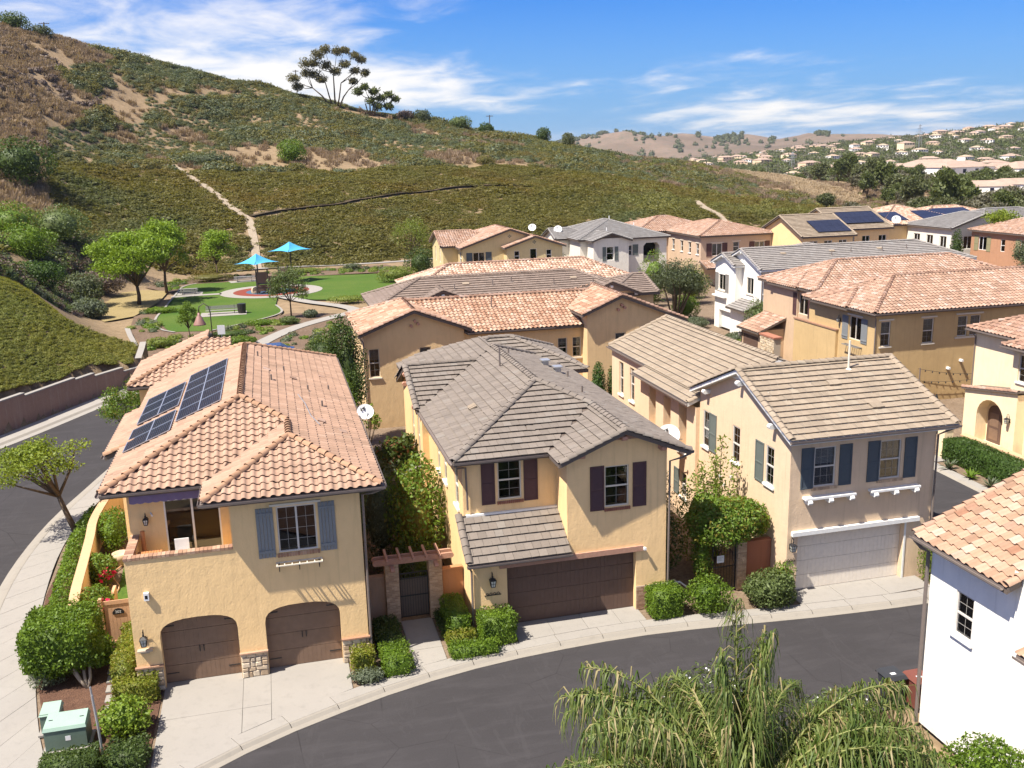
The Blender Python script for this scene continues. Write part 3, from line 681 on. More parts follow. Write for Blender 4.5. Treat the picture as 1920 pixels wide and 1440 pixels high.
# streets
KERB = [(-8.3, 20.5), (-7.6, 23), (-6.2, 25), (-4.6, 26.6), (-3.0, 27.8), (-1.4, 28.75), (.4, 29.6), (3.6, 30.8), (7.3, 31.6), (11.7, 31.95), (15, 31.85), (18, 31.55), (20.7, 31.3), (25, 31.1), (26.7, 31.3), (27.9, 32.4), (28.3, 34.5)]
KD = densify(KERB, .6)
st = KD + [(28.3, 45), (29.5, 56), (33, 70), (34, 130), (39.5, 130), (38.8, 60), (37.5, 52), (36.4, 46), (36.1, 40.2), (35.9, 34), (36, 26), (60, 25.6), (60, 25.0), (19, 24.9), (14, 24.6), (8, 23.8), (3, 22), (-1, 18.5), (-3, 15)]
sheet('street', [tuple(p) for p in st], -.125, MT['asphalt'])
sheet('street', [(-8, 66), (-3, 74), (0, 80), (1.5, 95), (-9, 95), (-9.5, 90), (-11, 85), (-13.4, 79.2), (-15.8, 74.6), (-18.6, 68.4), (-23, 60), (-30, 48), (-36, 30), (-38, 10), (-10, 10), (-9.4, 24), (-10.9, 30), (-12.1, 35), (-12.8, 40), (-13.0, 44.7), (-12.9, 49.1), (-12.5, 52.9), (-11.5, 57.4), (-10.5, 61.2)], -.128, MT['asphalt'])
# front kerb: rolled gutter pan and back walk, each cast panel a piece
kn = resample(KERB, 26); k1 = np.array(offset(kn, .42)); k2 = np.array(offset(kn, .98))
kerb = struct(strip('kerb', [tuple(p) for p in kn], [tuple(p) for p in np.array(offset(kn, .22))], MT['conc_kerb'], -.115, -.10))
mbk = MB()
for i in range(len(kn)-1):
    prof = [(0, -.122), (.22, -.105), (.34, -.02), (.42, -.004)]
    ring = [[tuple(np.array(offset(kn, o)[j])) + (z,) for o, z in prof] for j in (i, i+1)]
    e = [tuple(np.array(ring[0][k])*(.994)+np.array(ring[1][k])*.006) for k in range(4)]; g = [tuple(np.array(ring[1][k])*(.994)+np.array(ring[0][k])*.006) for k in range(4)]
    mb = MB(); mb.add(e+g, [(k, k+1, 4+k+1, 4+k) for k in range(3)]); mb.build('kerb_panel', MT['conc_kerb'], kerb)
walk = struct(strip('kerb_walk', [tuple(p) for p in k1], [tuple(p) for p in k2], MT['conc_kerb'], -.03, -.03))
slabs(walk, k1, k2, .008, 0.0, mat=MT['conc'])
# left footpath with kerb
fl = resample([(-10.2, 62), (-11.0, 58), (-12.0, 52.6), (-12.45, 47.1), (-12.35, 42.0), (-11.75, 37), (-10.7, 32), (-9.4, 27.5), (-8.2, 24.5), (-7.6, 22.5)], 26)
fr = resample([(-9.2, 61.5), (-9.9, 57.5), (-10.85, 52), (-11.05, 47.5), (-10.75, 42.7), (-10.25, 38.8), (-9.3, 33.9), (-8.25, 29.9), (-7.1, 27.2), (-6.0, 25.8)], 26)
fp = struct(strip('sidewalk', fl, fr, MT['conc_kerb'], -.03, -.03)); slabs(fp, fl, fr, .01, 0.0)
kl = np.array(offset(fl, -.55)) ; kl = kl if kl[10][0] < fl[10][0] else np.array(offset(fl, .55))
mid = fl*.72+kl*.28
kb = struct(strip('kerb', mid, kl, MT['conc_kerb'], -.02, -.118)); strip('kerb_top', fl, mid, MT['conc_kerb'], .004, .0, kb)
# far footpath and kerb under the retaining wall
wl = [(-36, 42), (-30, 53), (-24.6, 63), (-19.5, 72.3), (-14.6, 82.2), (-11.6, 86.6), (-10.4, 92)]
a = densify(wl, 1.2); b = offset(a, -1.75); c = offset(a, -1.95); d = offset(a, -2.5)
far = struct(strip('sidewalk', [tuple(p) for p in offset(a, -.35)], [tuple(p) for p in b], MT['conc'], .0, .0)); strip('kerb_face', b, c, MT['conc_kerb'], .0, -.112, far); strip('gutter_pan', c, d, MT['conc'], -.112, -.118, far)
def retaining_wall():
    t = thing('retaining_wall', (-19.5, 72.3, 0), 'tall brown block retaining wall stepping along the outer bend of the street', 'wall')
    pts = densify(wl[:-1], 2.6); tops = []
    for i in range(len(pts)-1):
        (x0, y0), (x1, y1) = pts[i], pts[i+1]; s_ = y0
        h = 2.35 if s_ < 60 else (2.2 if s_ < 72.5 else (2.0 if s_ < 80 else 1.85 - (s_-80)*.12))
        d = Vector((x1-x0, y1-y0, 0)); n = Vector((-d.y, d.x, 0)).normalized()
        mb = MB(); mb.prism([(x0, y0, -.2), (x1, y1, -.2), (x1, y1, h), (x0, y0, h)], n*.3); mb.build('wall_panel', MT['block'], t)
        mb = MB(); mb.prism([Vector((x0, y0, h+.002))-n*.04, Vector((x1, y1, h+.002))-n*.04, Vector((x1, y1, h+.002))+n*.36, Vector((x0, y0, h+.002))+n*.36], (0, 0, .09)); mb.build('coping', MT['conc'], t)
def m_block():
    t = NT('split_block'); p = t.pos(); s1 = t.noise(t.scalev(p, (2.5, 2.5, .25)), 1.2, 5, .7); n = t.noise(p, 3, 4); f = t.noise(p, 22, 3)
    col = t.mix(n, (.25, .16, .12), (.33, .22, .165)); col = t.mix(t.rng(s1, .5, .75, 0, .7), col, (.36, .28, .23)); return t.bsdf(t.mix(t.rng(f, .4, .7, 0, .35), col, (.19, .125, .095)), .95, .1, bump=f, bstr=.5, bdist=.03)
MT['block'] = m_block()
retaining_wall()
# open ground between the houses
sheet('yard', [(-9.7, 33), (-8.5, 29.4), (-6.3, 25.9), (-4.9, 27.3), (-3.2, 28.6), (1.6, 31), (7.5, 32.3), (15, 32.7), (21, 32.1), (27.4, 32.0), (28.2, 45), (29.4, 56), (32.9, 70), (33.9, 100), (2, 100), (1, 82), (-7.8, 65), (-10.3, 58), (-11.1, 49), (-10.6, 40)], -.05, MT['soil'])
sheet('yard', [(36.6, 30), (36.6, 46), (37.7, 52), (39, 60), (39.7, 130), (140, 150), (140, 25.7), (36.6, 25.7)], -.06, MT['soil'])
sheet('planting_bed', [(-9.3, 34.3), (-8.2, 30.1), (-6.5, 26.6), (-5.0, 27.6), (-4.95, 33.3), (-5.7, 34), (-5.7, 37), (-8.6, 38.2), (-9.5, 47.6), (-9.6, 51), (-10.8, 50.5), (-10.7, 42.7), (-10.2, 38.8)], -.012, MT['mulch'])
sheet('planting_bed', [(-1, 18.4), (3, 21.8), (8, 23.6), (14, 24.4), (18.6, 24.7), (18.6, 2), (-1, 2)], -.05, MT['mulch'])
# driveways cast in panels
def driveway(name, cols, rows, z=0.0):
    base = struct(sheet(name, [(cols[0][0], rows[0]), (cols[-1][1], rows[0]), (cols[-1][1], rows[-1]), (cols[0][0], rows[-1])], -.03, MT['conc_kerb']))
    for a, b in cols:
        for y0, y1 in zip(rows[:-1], rows[1:]): slabs(base, [(a, y0), (b, y0)], [(a, y1), (b, y1)], .008, z)
    return base
def kerb_y(x):
    p = np.array(offset(kn, .98)); i = np.argsort(p[:, 0]); return float(np.interp(x, p[i, 0], p[i, 1]))
def drive(name, xs, y1, splits=()):
    base = None
    for a, b in zip(xs[:-1], xs[1:]):
        ya, yb = kerb_y(a)+.01, kerb_y(b)+.01
        if base is None:
            base = sheet(name, [(xs[0], ya), (xs[-1], kerb_y(xs[-1])), (xs[-1], y1), (xs[0], y1)], -.03, MT['conc_kerb'])
        sp = [s_ for s_ in splits if s_ > max(ya, yb)+.3]; A = [(a, ya), (b, yb)]
        for s_ in sp+[y1]:
            B = [(a, s_), (b, s_)]; slabs(base, A, B, .008, 0.0); A = B
drive('driveway', [-4.88, -2.16, -1.2, 1.62], 33.45, (30.95,))
drive('driveway', [8.1, 9.6, 11.0, 12.4, 13.45], 34.2)
drive('driveway', [20.0, 22.0, 24.0, 26.1], 33.7)
drive('front_path', [3.95, 5.2], 35.7, (33.2,))
# ------------------------------------------------------------------ house with arched garages and balcony (left)
def hip_caps(rf, pts):
    for a, b in zip(pts[:-1], pts[1:]): rf.line(a, b)
def house1():
    H = thing('house', (-1.6, 44, 0), 'yellow stucco house with twin arched garage doors, a corner balcony and solar panels', 'house')
    ze, s = 6.98, .412; xl, xr, ya, yb, xm, ye = -6.5, 3.2, 34.55, 32.45, -2.95, 56.0
    W = xr-xl; xc = (xl+xr)/2; zr = ze+s*W/2; w = xr-xm; xw = (xm+xr)/2; zw = ze+s*w/2
    rf = Roof(H, 'S', MT['clay'], MT['cap_clay'], nind=300)
    apF = (xc, ya+W/2); apB = (xc, ye-W/2); wF = (xw, yb+w/2); wB = (xw, ya+w/2)
    # main front hip, cut by the wing's valley
    rf.plane('S', ya, ze, s, [(xl, ya), (xm, ya), wB, apF])
    rf.plane('E', xr, ze, s, [(xr, yb), (xr, ye), apB, apF, wB, wF])
    yx = 40.4
    rf.plane('W', xl, ze, s, [(xl, ya), apF, apB, (xl, ye)])
    rf.plane('W', -7.2, ze-s*.7, s, [(-7.2, yx), (xl, yx), (xl, 47.2), (-7.2, 47.2)])
    rf.plane('N', ye, ze, s, [(xl, ye), apB, (xr, ye)])
    rf.plane('S', yb, ze, s, [(xm, yb), (xr, yb), wF])
    rf.plane('W', xm, ze, s, [(xm, yb), wF, wB, (xm, ya)])
    # rear left wing with its own hip
    bx, by, bw = -7.7, 51.6, 3.4
    rf.plane('S', by, ze+.1, s, [(bx, by), (xl+bw+.6, by), (xl+bw+.6, by+bw+.5), (bx+bw+.5, by+bw+.5)])
    rf.plane('W', bx, ze+.1, s, [(bx, by), (bx+bw+.5, by+bw+.5), (bx+bw+.5, by+2*bw), (bx, by+2*bw)])
    z = lambda x, y, d, ref: ze+s*d
    A = lambda p, zz: (p[0], p[1], zz)
    hip_caps(rf, [(xl, ya, ze), A(apF, zr)]); hip_caps(rf, [A(wB, zw), A(apF, zr)]); hip_caps(rf, [A(apF, zr), A(apB, zr)]); hip_caps(rf, [A(wF, zw), A(wB, zw)])
    hip_caps(rf, [(xm, yb, ze), A(wF, zw)]); hip_caps(rf, [(xr, yb, ze), A(wF, zw)]); hip_caps(rf, [(xl, ye, ze), A(apB, zr)]); hip_caps(rf, [(xr, ye, ze), A(apB, zr)])
    hip_caps(rf, [(bx, by, ze+.1), (bx+bw+.5, by+bw+.5, ze+.1+s*(bw+.5))]); hip_caps(rf, [(-7.2, yx, ze-s*.7), (xl+.6, yx, ze+s*.6)])
    rf.build()
    for a, b in (((xl, ya-.06, ze-.06), (xm, ya-.06, ze-.06)), ((xm-.06, ya, ze-.06), (xm-.06, yb-.06, ze-.06)), ((xm-.1, yb-.08, ze-.062), (xr+.1, yb-.08, ze-.062)), ((xr+.08, yb, ze-.06), (xr+.08, ye, ze-.06)), ((xl-.08, ya, ze-.06), (xl-.08, yx, ze-.06)), ((-7.28, yx, ze-.35), (-7.28, 47.2, ze-.35)), ((bx, by-.08, ze+.04), (xl+.2, by-.08, ze+.04))): gutter(H, a, b)
    downspout(H, [(xr+.05, yb, ze-.12), (2.85, 32.75, ze-.35), (2.52, 32.98, ze-.45), (2.50, 32.98, 0)])
    # walls
    Y = 33.05; x0, x1 = -5.72, 2.42
    F = Face(H, 'F', Y, [(x0, -.2), (x1, -.2), (x1, 6.98), (-2.1, 6.98), (-2.1, 5.0), (x0, 5.0)], None)
    F.garage(-4.84, -2.2, 2.62, MT['door_br'], .36, 4, 17, arch=.62, strap=True); F.garage(-1.24, 1.44, 2.62, MT['door_br'], .36, 4, 17, arch=.62, strap=True)
    F.window(-.53, .84, 4.64, 6.37, 'slider', (2, 4), MT['vinyl_w'], dep=.09)
    B = Face(H, 'F', 35.3, rect(-5.75, -2.1, 3.9, 7.1), None)
    B.window(-4.52, -2.56, 3.95, 6.3, 'slider', None, MT['trimw'], dep=.06, name='patio_door')
    L = Face(H, 'L', x0, [(Y, 0), (55.4, 0), (55.4, 6.98), (35.3, 6.98), (35.3, 5.0), (Y, 5.0)], None)
    Rr = Face(H, 'R', x1, rect(Y, 55.4, 0, 6.98), None); Bk = Face(H, 'B', 55.4, rect(x0, x1, 0, 6.98), None)
    P = Face(H, 'L', -2.1, rect(Y, 35.3, 3.9, 6.98), None)
    def ex(mb):
        mb.add([F.P(x0+.25, 3.9, .25), F.P(-2.1, 3.9, .25), F.P(-2.1, 5.0, .25), F.P(x0+.25, 5.0, .25)], [(0,1,2,3)])
        mb.add([(x0+.25, Y+.25, 3.9), (x0+.25, 35.3, 3.9), (x0+.25, 35.3, 5.0), (x0+.25, Y+.25, 5.0)], [(0,1,2,3)])
        mb.box(-6.75, 40.7, 0, x0+.05, 46.9, 6.6); mb.box(-7.2, 52.1, 0, x0+.05, 58, 6.95)
        mb.box(x0+.1, Y+.05, 3.8, -2.15, 35.28, 3.9)
    build_walls(H, [F, B, L, Rr, Bk, P], MT['yellow'], extra=ex)
    # brick coping on the balcony parapet
    cp = MB(); cp.box(x0+.02, Y+.02, 4.98, -2.1, Y+.23, 5.03); cp.box(x0+.02, Y+.23, 4.98, x0+.23, 35.3, 5.03); cop = cp.build('parapet_coping', MT['mortar'], H)
    n = 26
    for i in range(n):
        a = x0-.03 + (-2.1-x0+.03)*i/n; b = x0-.03 + (-2.1-x0+.03)*(i+1)/n
        MB().box(a+.006, Y-.035, 5.0, b-.006, Y+.28, 5.085+R.uniform(0, .012)).build('brick', MT['brick'], cop)
    for i in range(14):
        a = Y+.28+(35.3-Y-.28)*i/14; b = Y+.28+(35.3-Y-.28)*(i+1)/14
        MB().box(x0-.035, a+.006, 5.0, x0+.28, b-.006, 5.085+R.uniform(0, .012)).build('brick', MT['brick'], cop)
    # shutters, header, shelf, brick sill
    F.shutter(-1.24, -.64, 4.52, 6.38, MT['blue'], 'board'); F.shutter(.92, 1.51, 4.55, 6.40, MT['blue'], 'board')
    hb = MB(); F.box(hb, -.75, 1.03, 6.42, 6.50, -.07, .0); hb.build('window_header', MT['trimc'], H)
    bs = MB(); F.box(bs, -.6, .9, 4.50, 4.62, -.02, 0); bsill = bs.build('window_sill', MT['mortar'], H)
    for i in range(15):
        a = -.6+1.5*i/15; q = MB(); F.box(q, a+.006, a+.094, 4.49, 4.635, -.06, -.021); q.build('brick', MT['brick'], bsill)
    sh = MB(); F.box(sh, -.68, .95, 4.28, 4.32, -.40, -.36); F.box(sh, -.68, .95, 4.28, 4.32, -.08, -.04)
    for i in range(7): a = -.66+i*.262; F.box(sh, a, a+.035, 4.281, 4.319, -.36, -.08)
    sf = sh.build('window_shelf', MT['trimc'], H)
    for u in (-.57, .13, .83):
        q = MB(); q.tube([F.P(u, 4.25, -.38), F.P(u, 4.06, -.30), F.P(u, 4.02, -.12), F.P(u, 4.12, -.01)], .016, 5); F.box(q, u-.02, u+.02, 4.24, 4.275, -.40, 0); q.build('bracket', MT['iron'], sf)
    # stone bases
    for u0, u1, zt in ((x0-.02, -4.85, .93), (-2.19, -1.25, .93), (1.45, 2.44, .93)):
        bk = MB(); F.box(bk, u0, u1, 0, zt, -.03, .0); base = bk.build('stone_base', MT['mortar'], H); stones(base, Face(H, 'F', Y-.031, [], None), u0, u1, .0, zt)
        cpm = MB(); F.box(cpm, u0-.03, u1+.03, zt+.002, zt+.06, -.13, .0); cpm.build('stone_cap', MT['brick'], base)
    # awning roller under the eave over the balcony
    aw = thing('awning', (-4.3, 34.9, 6.5), 'rolled purple fabric awning with scalloped valance above the balcony door', 'awning')
    q = MB(); q.tube([(-5.6, 34.95, 6.72), (-2.95, 34.95, 6.72)], .075, 8); q.build('roller', MT['lav'], aw, True)
    V = []; n = 40
    for i in range(n+1):
        x = -5.6+2.65*i/n; V += [(x, 34.87, 6.72), (x, 34.855+.012*math.sin(i*.9), 6.43-.035*abs(math.sin(i*math.pi/4)))]
    q = MB(); q.add(V, [(2*i, 2*i+2, 2*i+3, 2*i+1) for i in range(n)]); q.build('valance', MT['lav'], aw)
    # solar panels on the left slope
    def sol(name, label, x0, x1, y0, y1, nx, ny):
        t = thing(name, ((x0+x1)/2, (y0+y1)/2, ze), label, 'solar panel', 'solar panels on the left house')
        zz = lambda x: ze+s*(x-xl)+.16
        for i in range(nx):
            for j in range(ny):
                a, b = x0+(x1-x0)*i/nx+.008, x0+(x1-x0)*(i+1)/nx-.008; c, d = y0+(y1-y0)*j/ny+.008, y0+(y1-y0)*(j+1)/ny-.008
                q = MB(); q.prism([(a, c, zz(a)), (b, c, zz(b)), (b, d, zz(b)), (a, d, zz(a))], (0, 0, -.04)); p = q.build('panel', MT['solar'], t)
                f = MB(); e = .02
                for (ax, ay, bx, by) in ((a, c, b, c), (b, c, b, d), (b, d, a, d), (a, d, a, c)): f.beam((ax, ay, zz(ax)+.002), (bx, by, zz(bx)+.002), .03, .03)
                f.build('panel_frame', MT['alu'], p)
                g = MB()
                for k in range(1, 6): y = c+(d-c)*k/6; g.beam((a+.03, y, zz(a+.03)+.003), (b-.03, y, zz(b-.03)+.003), .008, .002)
                for k in range(1, 10): x = a+(b-a)*k/10; g.beam((x, c+.03, zz(x)+.003), (x, d-.03, zz(x)+.003), .008, .002)
                g.build('cell_grid', MT['cellline'], p)
        q = MB()
        for k in (.25, .75):
            x = x0+(x1-x0)*k; q.beam((x, y0-.05, zz(x)-.07), (x, y1+.05, zz(x)-.07), .04, .05)
        for x in (x0+.3, x1-.3):
            for y in (y0+.3, y1-.3): q.beam((x, y, zz(x)-.19), (x, y, zz(x)-.04), .04, .04, (0,1,0))
        q.build('rail', MT['alu'], t)
    sol('solar_array', 'largest solar array of two rows, nearest the ridge of the clay roof', -4.27, -2.45, 39.85, 48.7, 2, 5)
    sol('solar_array', 'small front solar array of two panels low on the clay roof', -6.25, -4.42, 38.8, 42.15, 2, 2)
    sol('solar_array', 'middle solar array near the left eave of the clay roof', -6.2, -4.42, 42.95, 47.7, 2, 3)
    # pipes and vents on the right slope
    for x, y in ((-1.0, 48.8), (1.2, 44.3), (1.7, 41.9), (.2, 47), (2.2, 45.7), (-.4, 44.2)): vent_pipe(H, x, y, ze+s*(xr-x), .32, .04)
    q = MB(); x = .9; q.tube([(.7, 42.6, ze+s*(xr-.7)+.12), (.95, 41.2, ze+s*(xr-.95)+.13), (1.1, 39.3, ze+s*(xr-1.1)+.12), (1.4, 38.2, ze+s*(xr-1.4)+.12)], .02, 5); q.build('cable_conduit', MT['metal'], H)
    for x, y in ((.6, 46), (-.6, 46.2), (1.5, 39.1), (2.3, 38.3), (2.0, 48.5)):
        q = MB(); c = Vector((x, y, ze+s*(xr-x)+.11)); u = Vector((0, 1, 0)); v = Vector((-1, 0, s)).normalized(); q.obox(c, u*.2, v*.17, u.cross(v)*.012); q.build('vent_tile', MT['clay_pink'], H)
    lantern((-5.36, Y, 2.02), (0, -1, 0), 'black wall lantern with shelf beside the left arched garage door', .55)
    q = MB(); F.box(q, -5.62, -5.1, 1.62, 1.67, -.2, 0); F.box(q, -5.5, -5.22, 1.53, 1.615, -.12, 0); tag(q.build('lantern_shelf', MT['stone'], org=(-5.36, Y, 1.6)), 'small stone ledge under the lantern by the left arched garage', 'ledge')
    lantern((-5.16, 35.3, 5.6), (0, -1, 0), 'black wall lantern on the balcony beside the sliding door', .42)
    cam = thing('security_camera', (-4.98, 35.3, 5.86), 'small white security camera next to the balcony lantern', 'camera'); q = MB(); q.tube([(-4.98, 35.3, 5.86), (-4.93, 35.15, 5.86), (-4.90, 35.02, 5.84)], .03, 8); q.build('camera_body', MT['dishw'], cam)
    q = MB(); F.box(q, -5.2, -5.03, 3.5, 3.78, -.12, 0); sb = q.build('vent_hood', MT['dishw'], org=(-5.1, Y, 3.6)); tag(sb, 'white square vent hood high on the wall above the left garage', 'vent')
    q = MB(); F.box(q, -5.16, -5.07, 3.57, 3.70, -.125, -.119); q.build('vent_opening', MT['dark'], sb)
    # balcony furniture
    t = thing('side_table', (-5.0, 33.8, 3.9), 'slatted orange wood table behind the balcony parapet', 'table')
    for i in range(9): MB().box(-5.42+.094*i, 33.45, 4.78, -5.42+.094*i+.082, 34.25, 4.81).build('slat', MT['wood_or'], t)
    for x in (-5.36, -4.66):
        for y in (33.5, 34.2): MB().box(x-.025, y-.025, 3.9, x+.025, y+.025, 4.78).build('leg', MT['wood_or'], t)
    t = tag(MB().lathe((-5.3, 35.0, 3.9), [(.07, 0), (.08, .2), (.075, 1.35), (.085, 1.4), (.04, 1.42)], 8).build('heater_post', MT['wood_or'], org=(-5.3, 35.0, 3.9)), 'tall narrow orange wooden post standing on the balcony', 'post')
    c = thing('balcony_chair', (-3.9, 34.4, 3.9), 'white slatted chair seen over the balcony parapet', 'chair')
    MB().box(-4.2, 34.2, 4.3, -3.7, 34.7, 4.35).build('seat', MT['dishw'], c)
    MB().box(-4.2, 34.68, 4.35, -3.7, 34.72, 4.98).build('backrest', MT['dishw'], c)
    for x in (-4.17, -3.73):
        for y in (34.23, 34.67): MB().box(x-.02, y-.02, 3.9, x+.02, y+.02, 4.3).build('leg', MT['dishw'], c)
MT['lav'] = m_plain('lavender_canvas', (.20, .16, .27), .85, .15)
house1()
def dish(loc, face, label, r=.34, mast=None):
    t = thing('satellite_dish', loc, label, 'satellite dish'); c = Vector(loc); f = Vector(face).normalized(); a = f.cross(Vector((0,0,1))).normalized(); b = a.cross(f)
    V = []; F = []; n = 20
    for k, (rr, dd) in enumerate(((.02, .0), (.35, .02), (.7, .07), (1, .13))):
        for i in range(n): th = 2*math.pi*i/n; V.append(c + (a*math.cos(th)*1.08 + b*math.sin(th))*r*rr + f*dd*r*1.3)
    for k in range(3):
        for i in range(n): F.append((k*n+i, k*n+(i+1)%n, (k+1)*n+(i+1)%n, (k+1)*n+i))
    F.append(tuple(range(n)))
    q = MB(); q.add(V, F); d = q.build('reflector', MT['dishw'], t, True)
    lg = MB(); o = c + b*r*.45 + a*r*.25 + f*.09*r*1.6
    lg.add([o-a*.09-b*.1+f*.015, o+a*.08-b*.02+f*.015, o-a*.09+b*.09+f*.015], [(0,1,2)]); lg.add([o+a*.02-b*.12+f*.017, o+a*.12-b*.12+f*.017, o+a*.11+b*.05+f*.017], [(0,1,2)]); lg.build('emblem', MT['iron'], d)
    q = MB(); tip = c + f*r*1.5 - b*r*.7; q.beam(c - b*r, tip, .03, .03); q.obox(tip, a*.05, b*.04, f*.07); q.build('feed_arm', MT['metal'], t)
    q = MB(); base = Vector(mast) if mast else c - f*.25 - Vector((0,0,.7)); q.tube([c - f*.02, c - f*.14, base], .026, 6); q.obox(base, a*.12, f*.12, Vector((0,0,.012))); q.build('mast', MT['metal'], t)
dish((3.62, 42.6, 7.05), (.1, -1, .55), 'white satellite dish on the right eave of the clay tiled house', .36, (3.2, 42.9, 6.75))

# ------------------------------------------------------------------ central house with grey flat tiles
def corbel(face, u, z, d=.42, r=.10, mat=None):
    q = MB(); p = [face.P(u+x*r, z+y*r, 0) for x, y in ((-1,-1),(1,-1),(1,.8),(-1,.8))]; f = face.P(u, z, -1) - face.P(u, z, 0)
    q.prism(p, f*d*.75); c0 = face.P(u, z-.01, -d*.7); sd = (face.P(u+1, z, 0) - face.P(u, z, 0)).normalized(); q.tube([c0-sd*r*1.02, c0+sd*r*1.02], r*1.02, 8); return q.build('corbel', mat or MT['corbel'], face.h)
def brick_sill(face, u0, u1, z, n):
    bs = MB(); face.box(bs, u0, u1, z, z+.10, -.02, 0); o = bs.build('brick_sill', MT['mortar'], face.h); w = (u1-u0)/n
    for i in range(n): q = MB(); face.box(q, u0+i*w+.012, u0+(i+1)*w-.012, z-.01, z+.115, -.075, -.021); q.build('brick', MT['brick_red'], o)
MT['brick_red'] = m_clay('brick_red', [(0, (.26, .10, .065)), (1, (.34, .15, .10))], (.12, .09, .07), .2)
def house2():
    H = thing('house', (10.8, 42, 0), 'golden stucco house with grey flat tiles, a wide brown garage door and plum shutters', 'house')
    ze, s = 6.76, .41; xl, xr, ya, ye = 6.18, 15.42, 34.85, 54.0; W = xr-xl; xc = (xl+xr)/2; zr = ze+s*W/2; apF = (xc, ya+W/2); apB = (xc, 47.6)
    xm, yb = 10.02, 33.35; w = xr-xm; xw = (xm+xr)/2; zw = ze+s*w/2; wB = (xw, ya+w/2)
    rf = Roof(H, 'F', MT['flat_grey'], MT['flat_grey'])
    rf.plane('S', ya, ze, s, [(xl, ya), (xm, ya), wB, apF])
    rf.plane('E', xr, ze, s, [(xr, yb), (xr, 52.2), apB, apF, wB, (xw, yb)])
    gy0, gyr, gx = 43.1, 46.6, 6.0; zg = ze+s*(gyr-gy0); xg = xl+(gyr-gy0)      # left cross gable
    rf.plane('W', xl, ze, s, [(xl, ya), apF, apB, (xg, gyr), (xl, gy0)])
    rf.plane('W', xm, ze, s, [(xm, yb), (xw, yb), wB, (xm, ya)])
    rf.plane('S', gy0, ze, s, [(gx, gy0), (xl, gy0), (xg, gyr), (gx, gyr)])
    rf.plane('N', 2*gyr-gy0, ze, s, [(gx, gyr), (xg, gyr), (xl+.6, 2*gyr-gy0-.1), (gx, 2*gyr-gy0)])
    rf.plane('W', xl, ze, s, [(xl+.3, 50.0), (xg, gyr+.05), apB, (xc, 50.5), (xl+1.5, 53.4), (xl+.3, 53.4)])
    rf.plane('N', 52.2, ze, s, [(xr, 52.2), apB, (xl+2, 52.2)])
    # rear right block with its own hip
    rx0, rx1, ry0, ry1 = 8.1, 16.4, 48.8, 55.8; rc = (ry0+ry1)/2; hw = (ry1-ry0)/2
    rf.plane('S', ry0, ze, s, [(rx0, ry0), (rx1, ry0), (rx1-hw, rc), (rx0+hw, rc)])
    rf.plane('W', rx0, ze, s, [(rx0, ry0), (rx0+hw, rc), (rx0, ry1)])
    rf.plane('E', rx1, ze, s, [(rx1, ry0), (rx1, ry1), (rx1-hw, rc)])
    rf.plane('N', ry1, ze, s, [(rx0, ry1), (rx0+hw, rc), (rx1-hw, rc), (rx1, ry1)])
    zh = ze+s*hw
    for L in ([(xl, ya, ze), (*apF, zr), (*apB, zr)], [(*wB, zw), (*apF, zr)], [(xw, yb, zw), (*wB, zw)], [(xm, yb, ze), (xw, yb, zw)], [(xr, yb, ze), (xw, yb, zw)], [(gx, gyr, zg), (xg, gyr, zg)], [(gx+.06, gy0, ze), (gx+.06, gyr, zg)], [(gx+.06, 2*gyr-gy0, ze), (gx+.06, gyr, zg)],
              [(xr, 52.2, ze), (*apB, zr)], [(rx0, ry0, ze), (rx0+hw, rc, zh), (rx1-hw, rc, zh), (rx1, ry0, ze)], [(rx0, ry1, ze), (rx0+hw, rc, zh)], [(rx1, ry1, ze), (rx1-hw, rc, zh)]): hip_caps(rf, L)
    rf.build()
    r2 = Roof(H, 'F', MT['flat_grey'], MT['flat_grey'], name='lower_roof', nind=120)
    yt, zt, yo, zo = 35.35, 4.35, 33.38, 3.10; s2 = (zt-zo)/(yt-yo)
    r2.plane('S', yo, zo, s2, [(6.35, yo), (10.46, yo), (10.46, yt), (6.35, yt)]); r2.line((6.41, yo, zo), (6.41, yt, zt)); r2.build()
    r3 = Roof(H, 'F', MT['flat_grey'], MT['flat_grey'], name='porch_roof', nind=60); r3.plane('W', 4.9, 3.0, .4, [(4.9, 44.2), (6.35, 44.2), (6.35, 47.4), (4.9, 47.4)]); r3.line((4.9, 44.26, 3.0), (6.35, 44.26, 3.58)); r3.build()
    for a, b in (((xl, ya-.07, ze-.06), (xm, ya-.07, ze-.06)), ((xl-.08, ya, ze-.06), (xl-.08, gy0, ze-.06)), ((6.3, yo-.08, zo-.07), (10.5, yo-.08, zo-.07)), ((xr+.08, yb, ze-.06), (xr+.08, 50, ze-.06)), ((4.82, 44.2, 2.92), (4.82, 47.4, 2.92))): gutter(H, a, b)
    # walls
    Y = 33.9; F = Face(H, 'F', Y, [(6.63, -.2), (14.65, -.2), (14.65, 6.82), (xw, zw-.14), (10.48, 6.88), (10.48, 3.3), (6.63, 3.3)], None)
    F.garage(7.98, 13.36, 2.56, MT['door_dk'], .28, 4, 30)
    F.window(12.03, 13.05, 4.58, 6.28, 'hung', (2, 2), MT['trimc'], dep=.1)
    F.shutter(11.42, 12.0, 4.49, 6.33, MT['plum'], 'louver'); F.shutter(13.2, 13.77, 4.49, 6.33, MT['plum'], 'louver'); brick_sill(F, 12.0, 13.1, 4.44, 14)
    B = Face(H, 'F', 35.36, rect(6.63, 10.48, 2.9, 6.85), None)
    B.window(8.05, 9.03, 4.83, 6.46, 'hung', (2, 2), MT['trimc'], dep=.1)
    B.shutter(7.38, 7.93, 4.70, 6.52, MT['plum'], 'panel'); B.shutter(9.12, 9.70, 4.70, 6.52, MT['plum'], 'panel'); brick_sill(B, 8.0, 9.1, 4.68, 14)
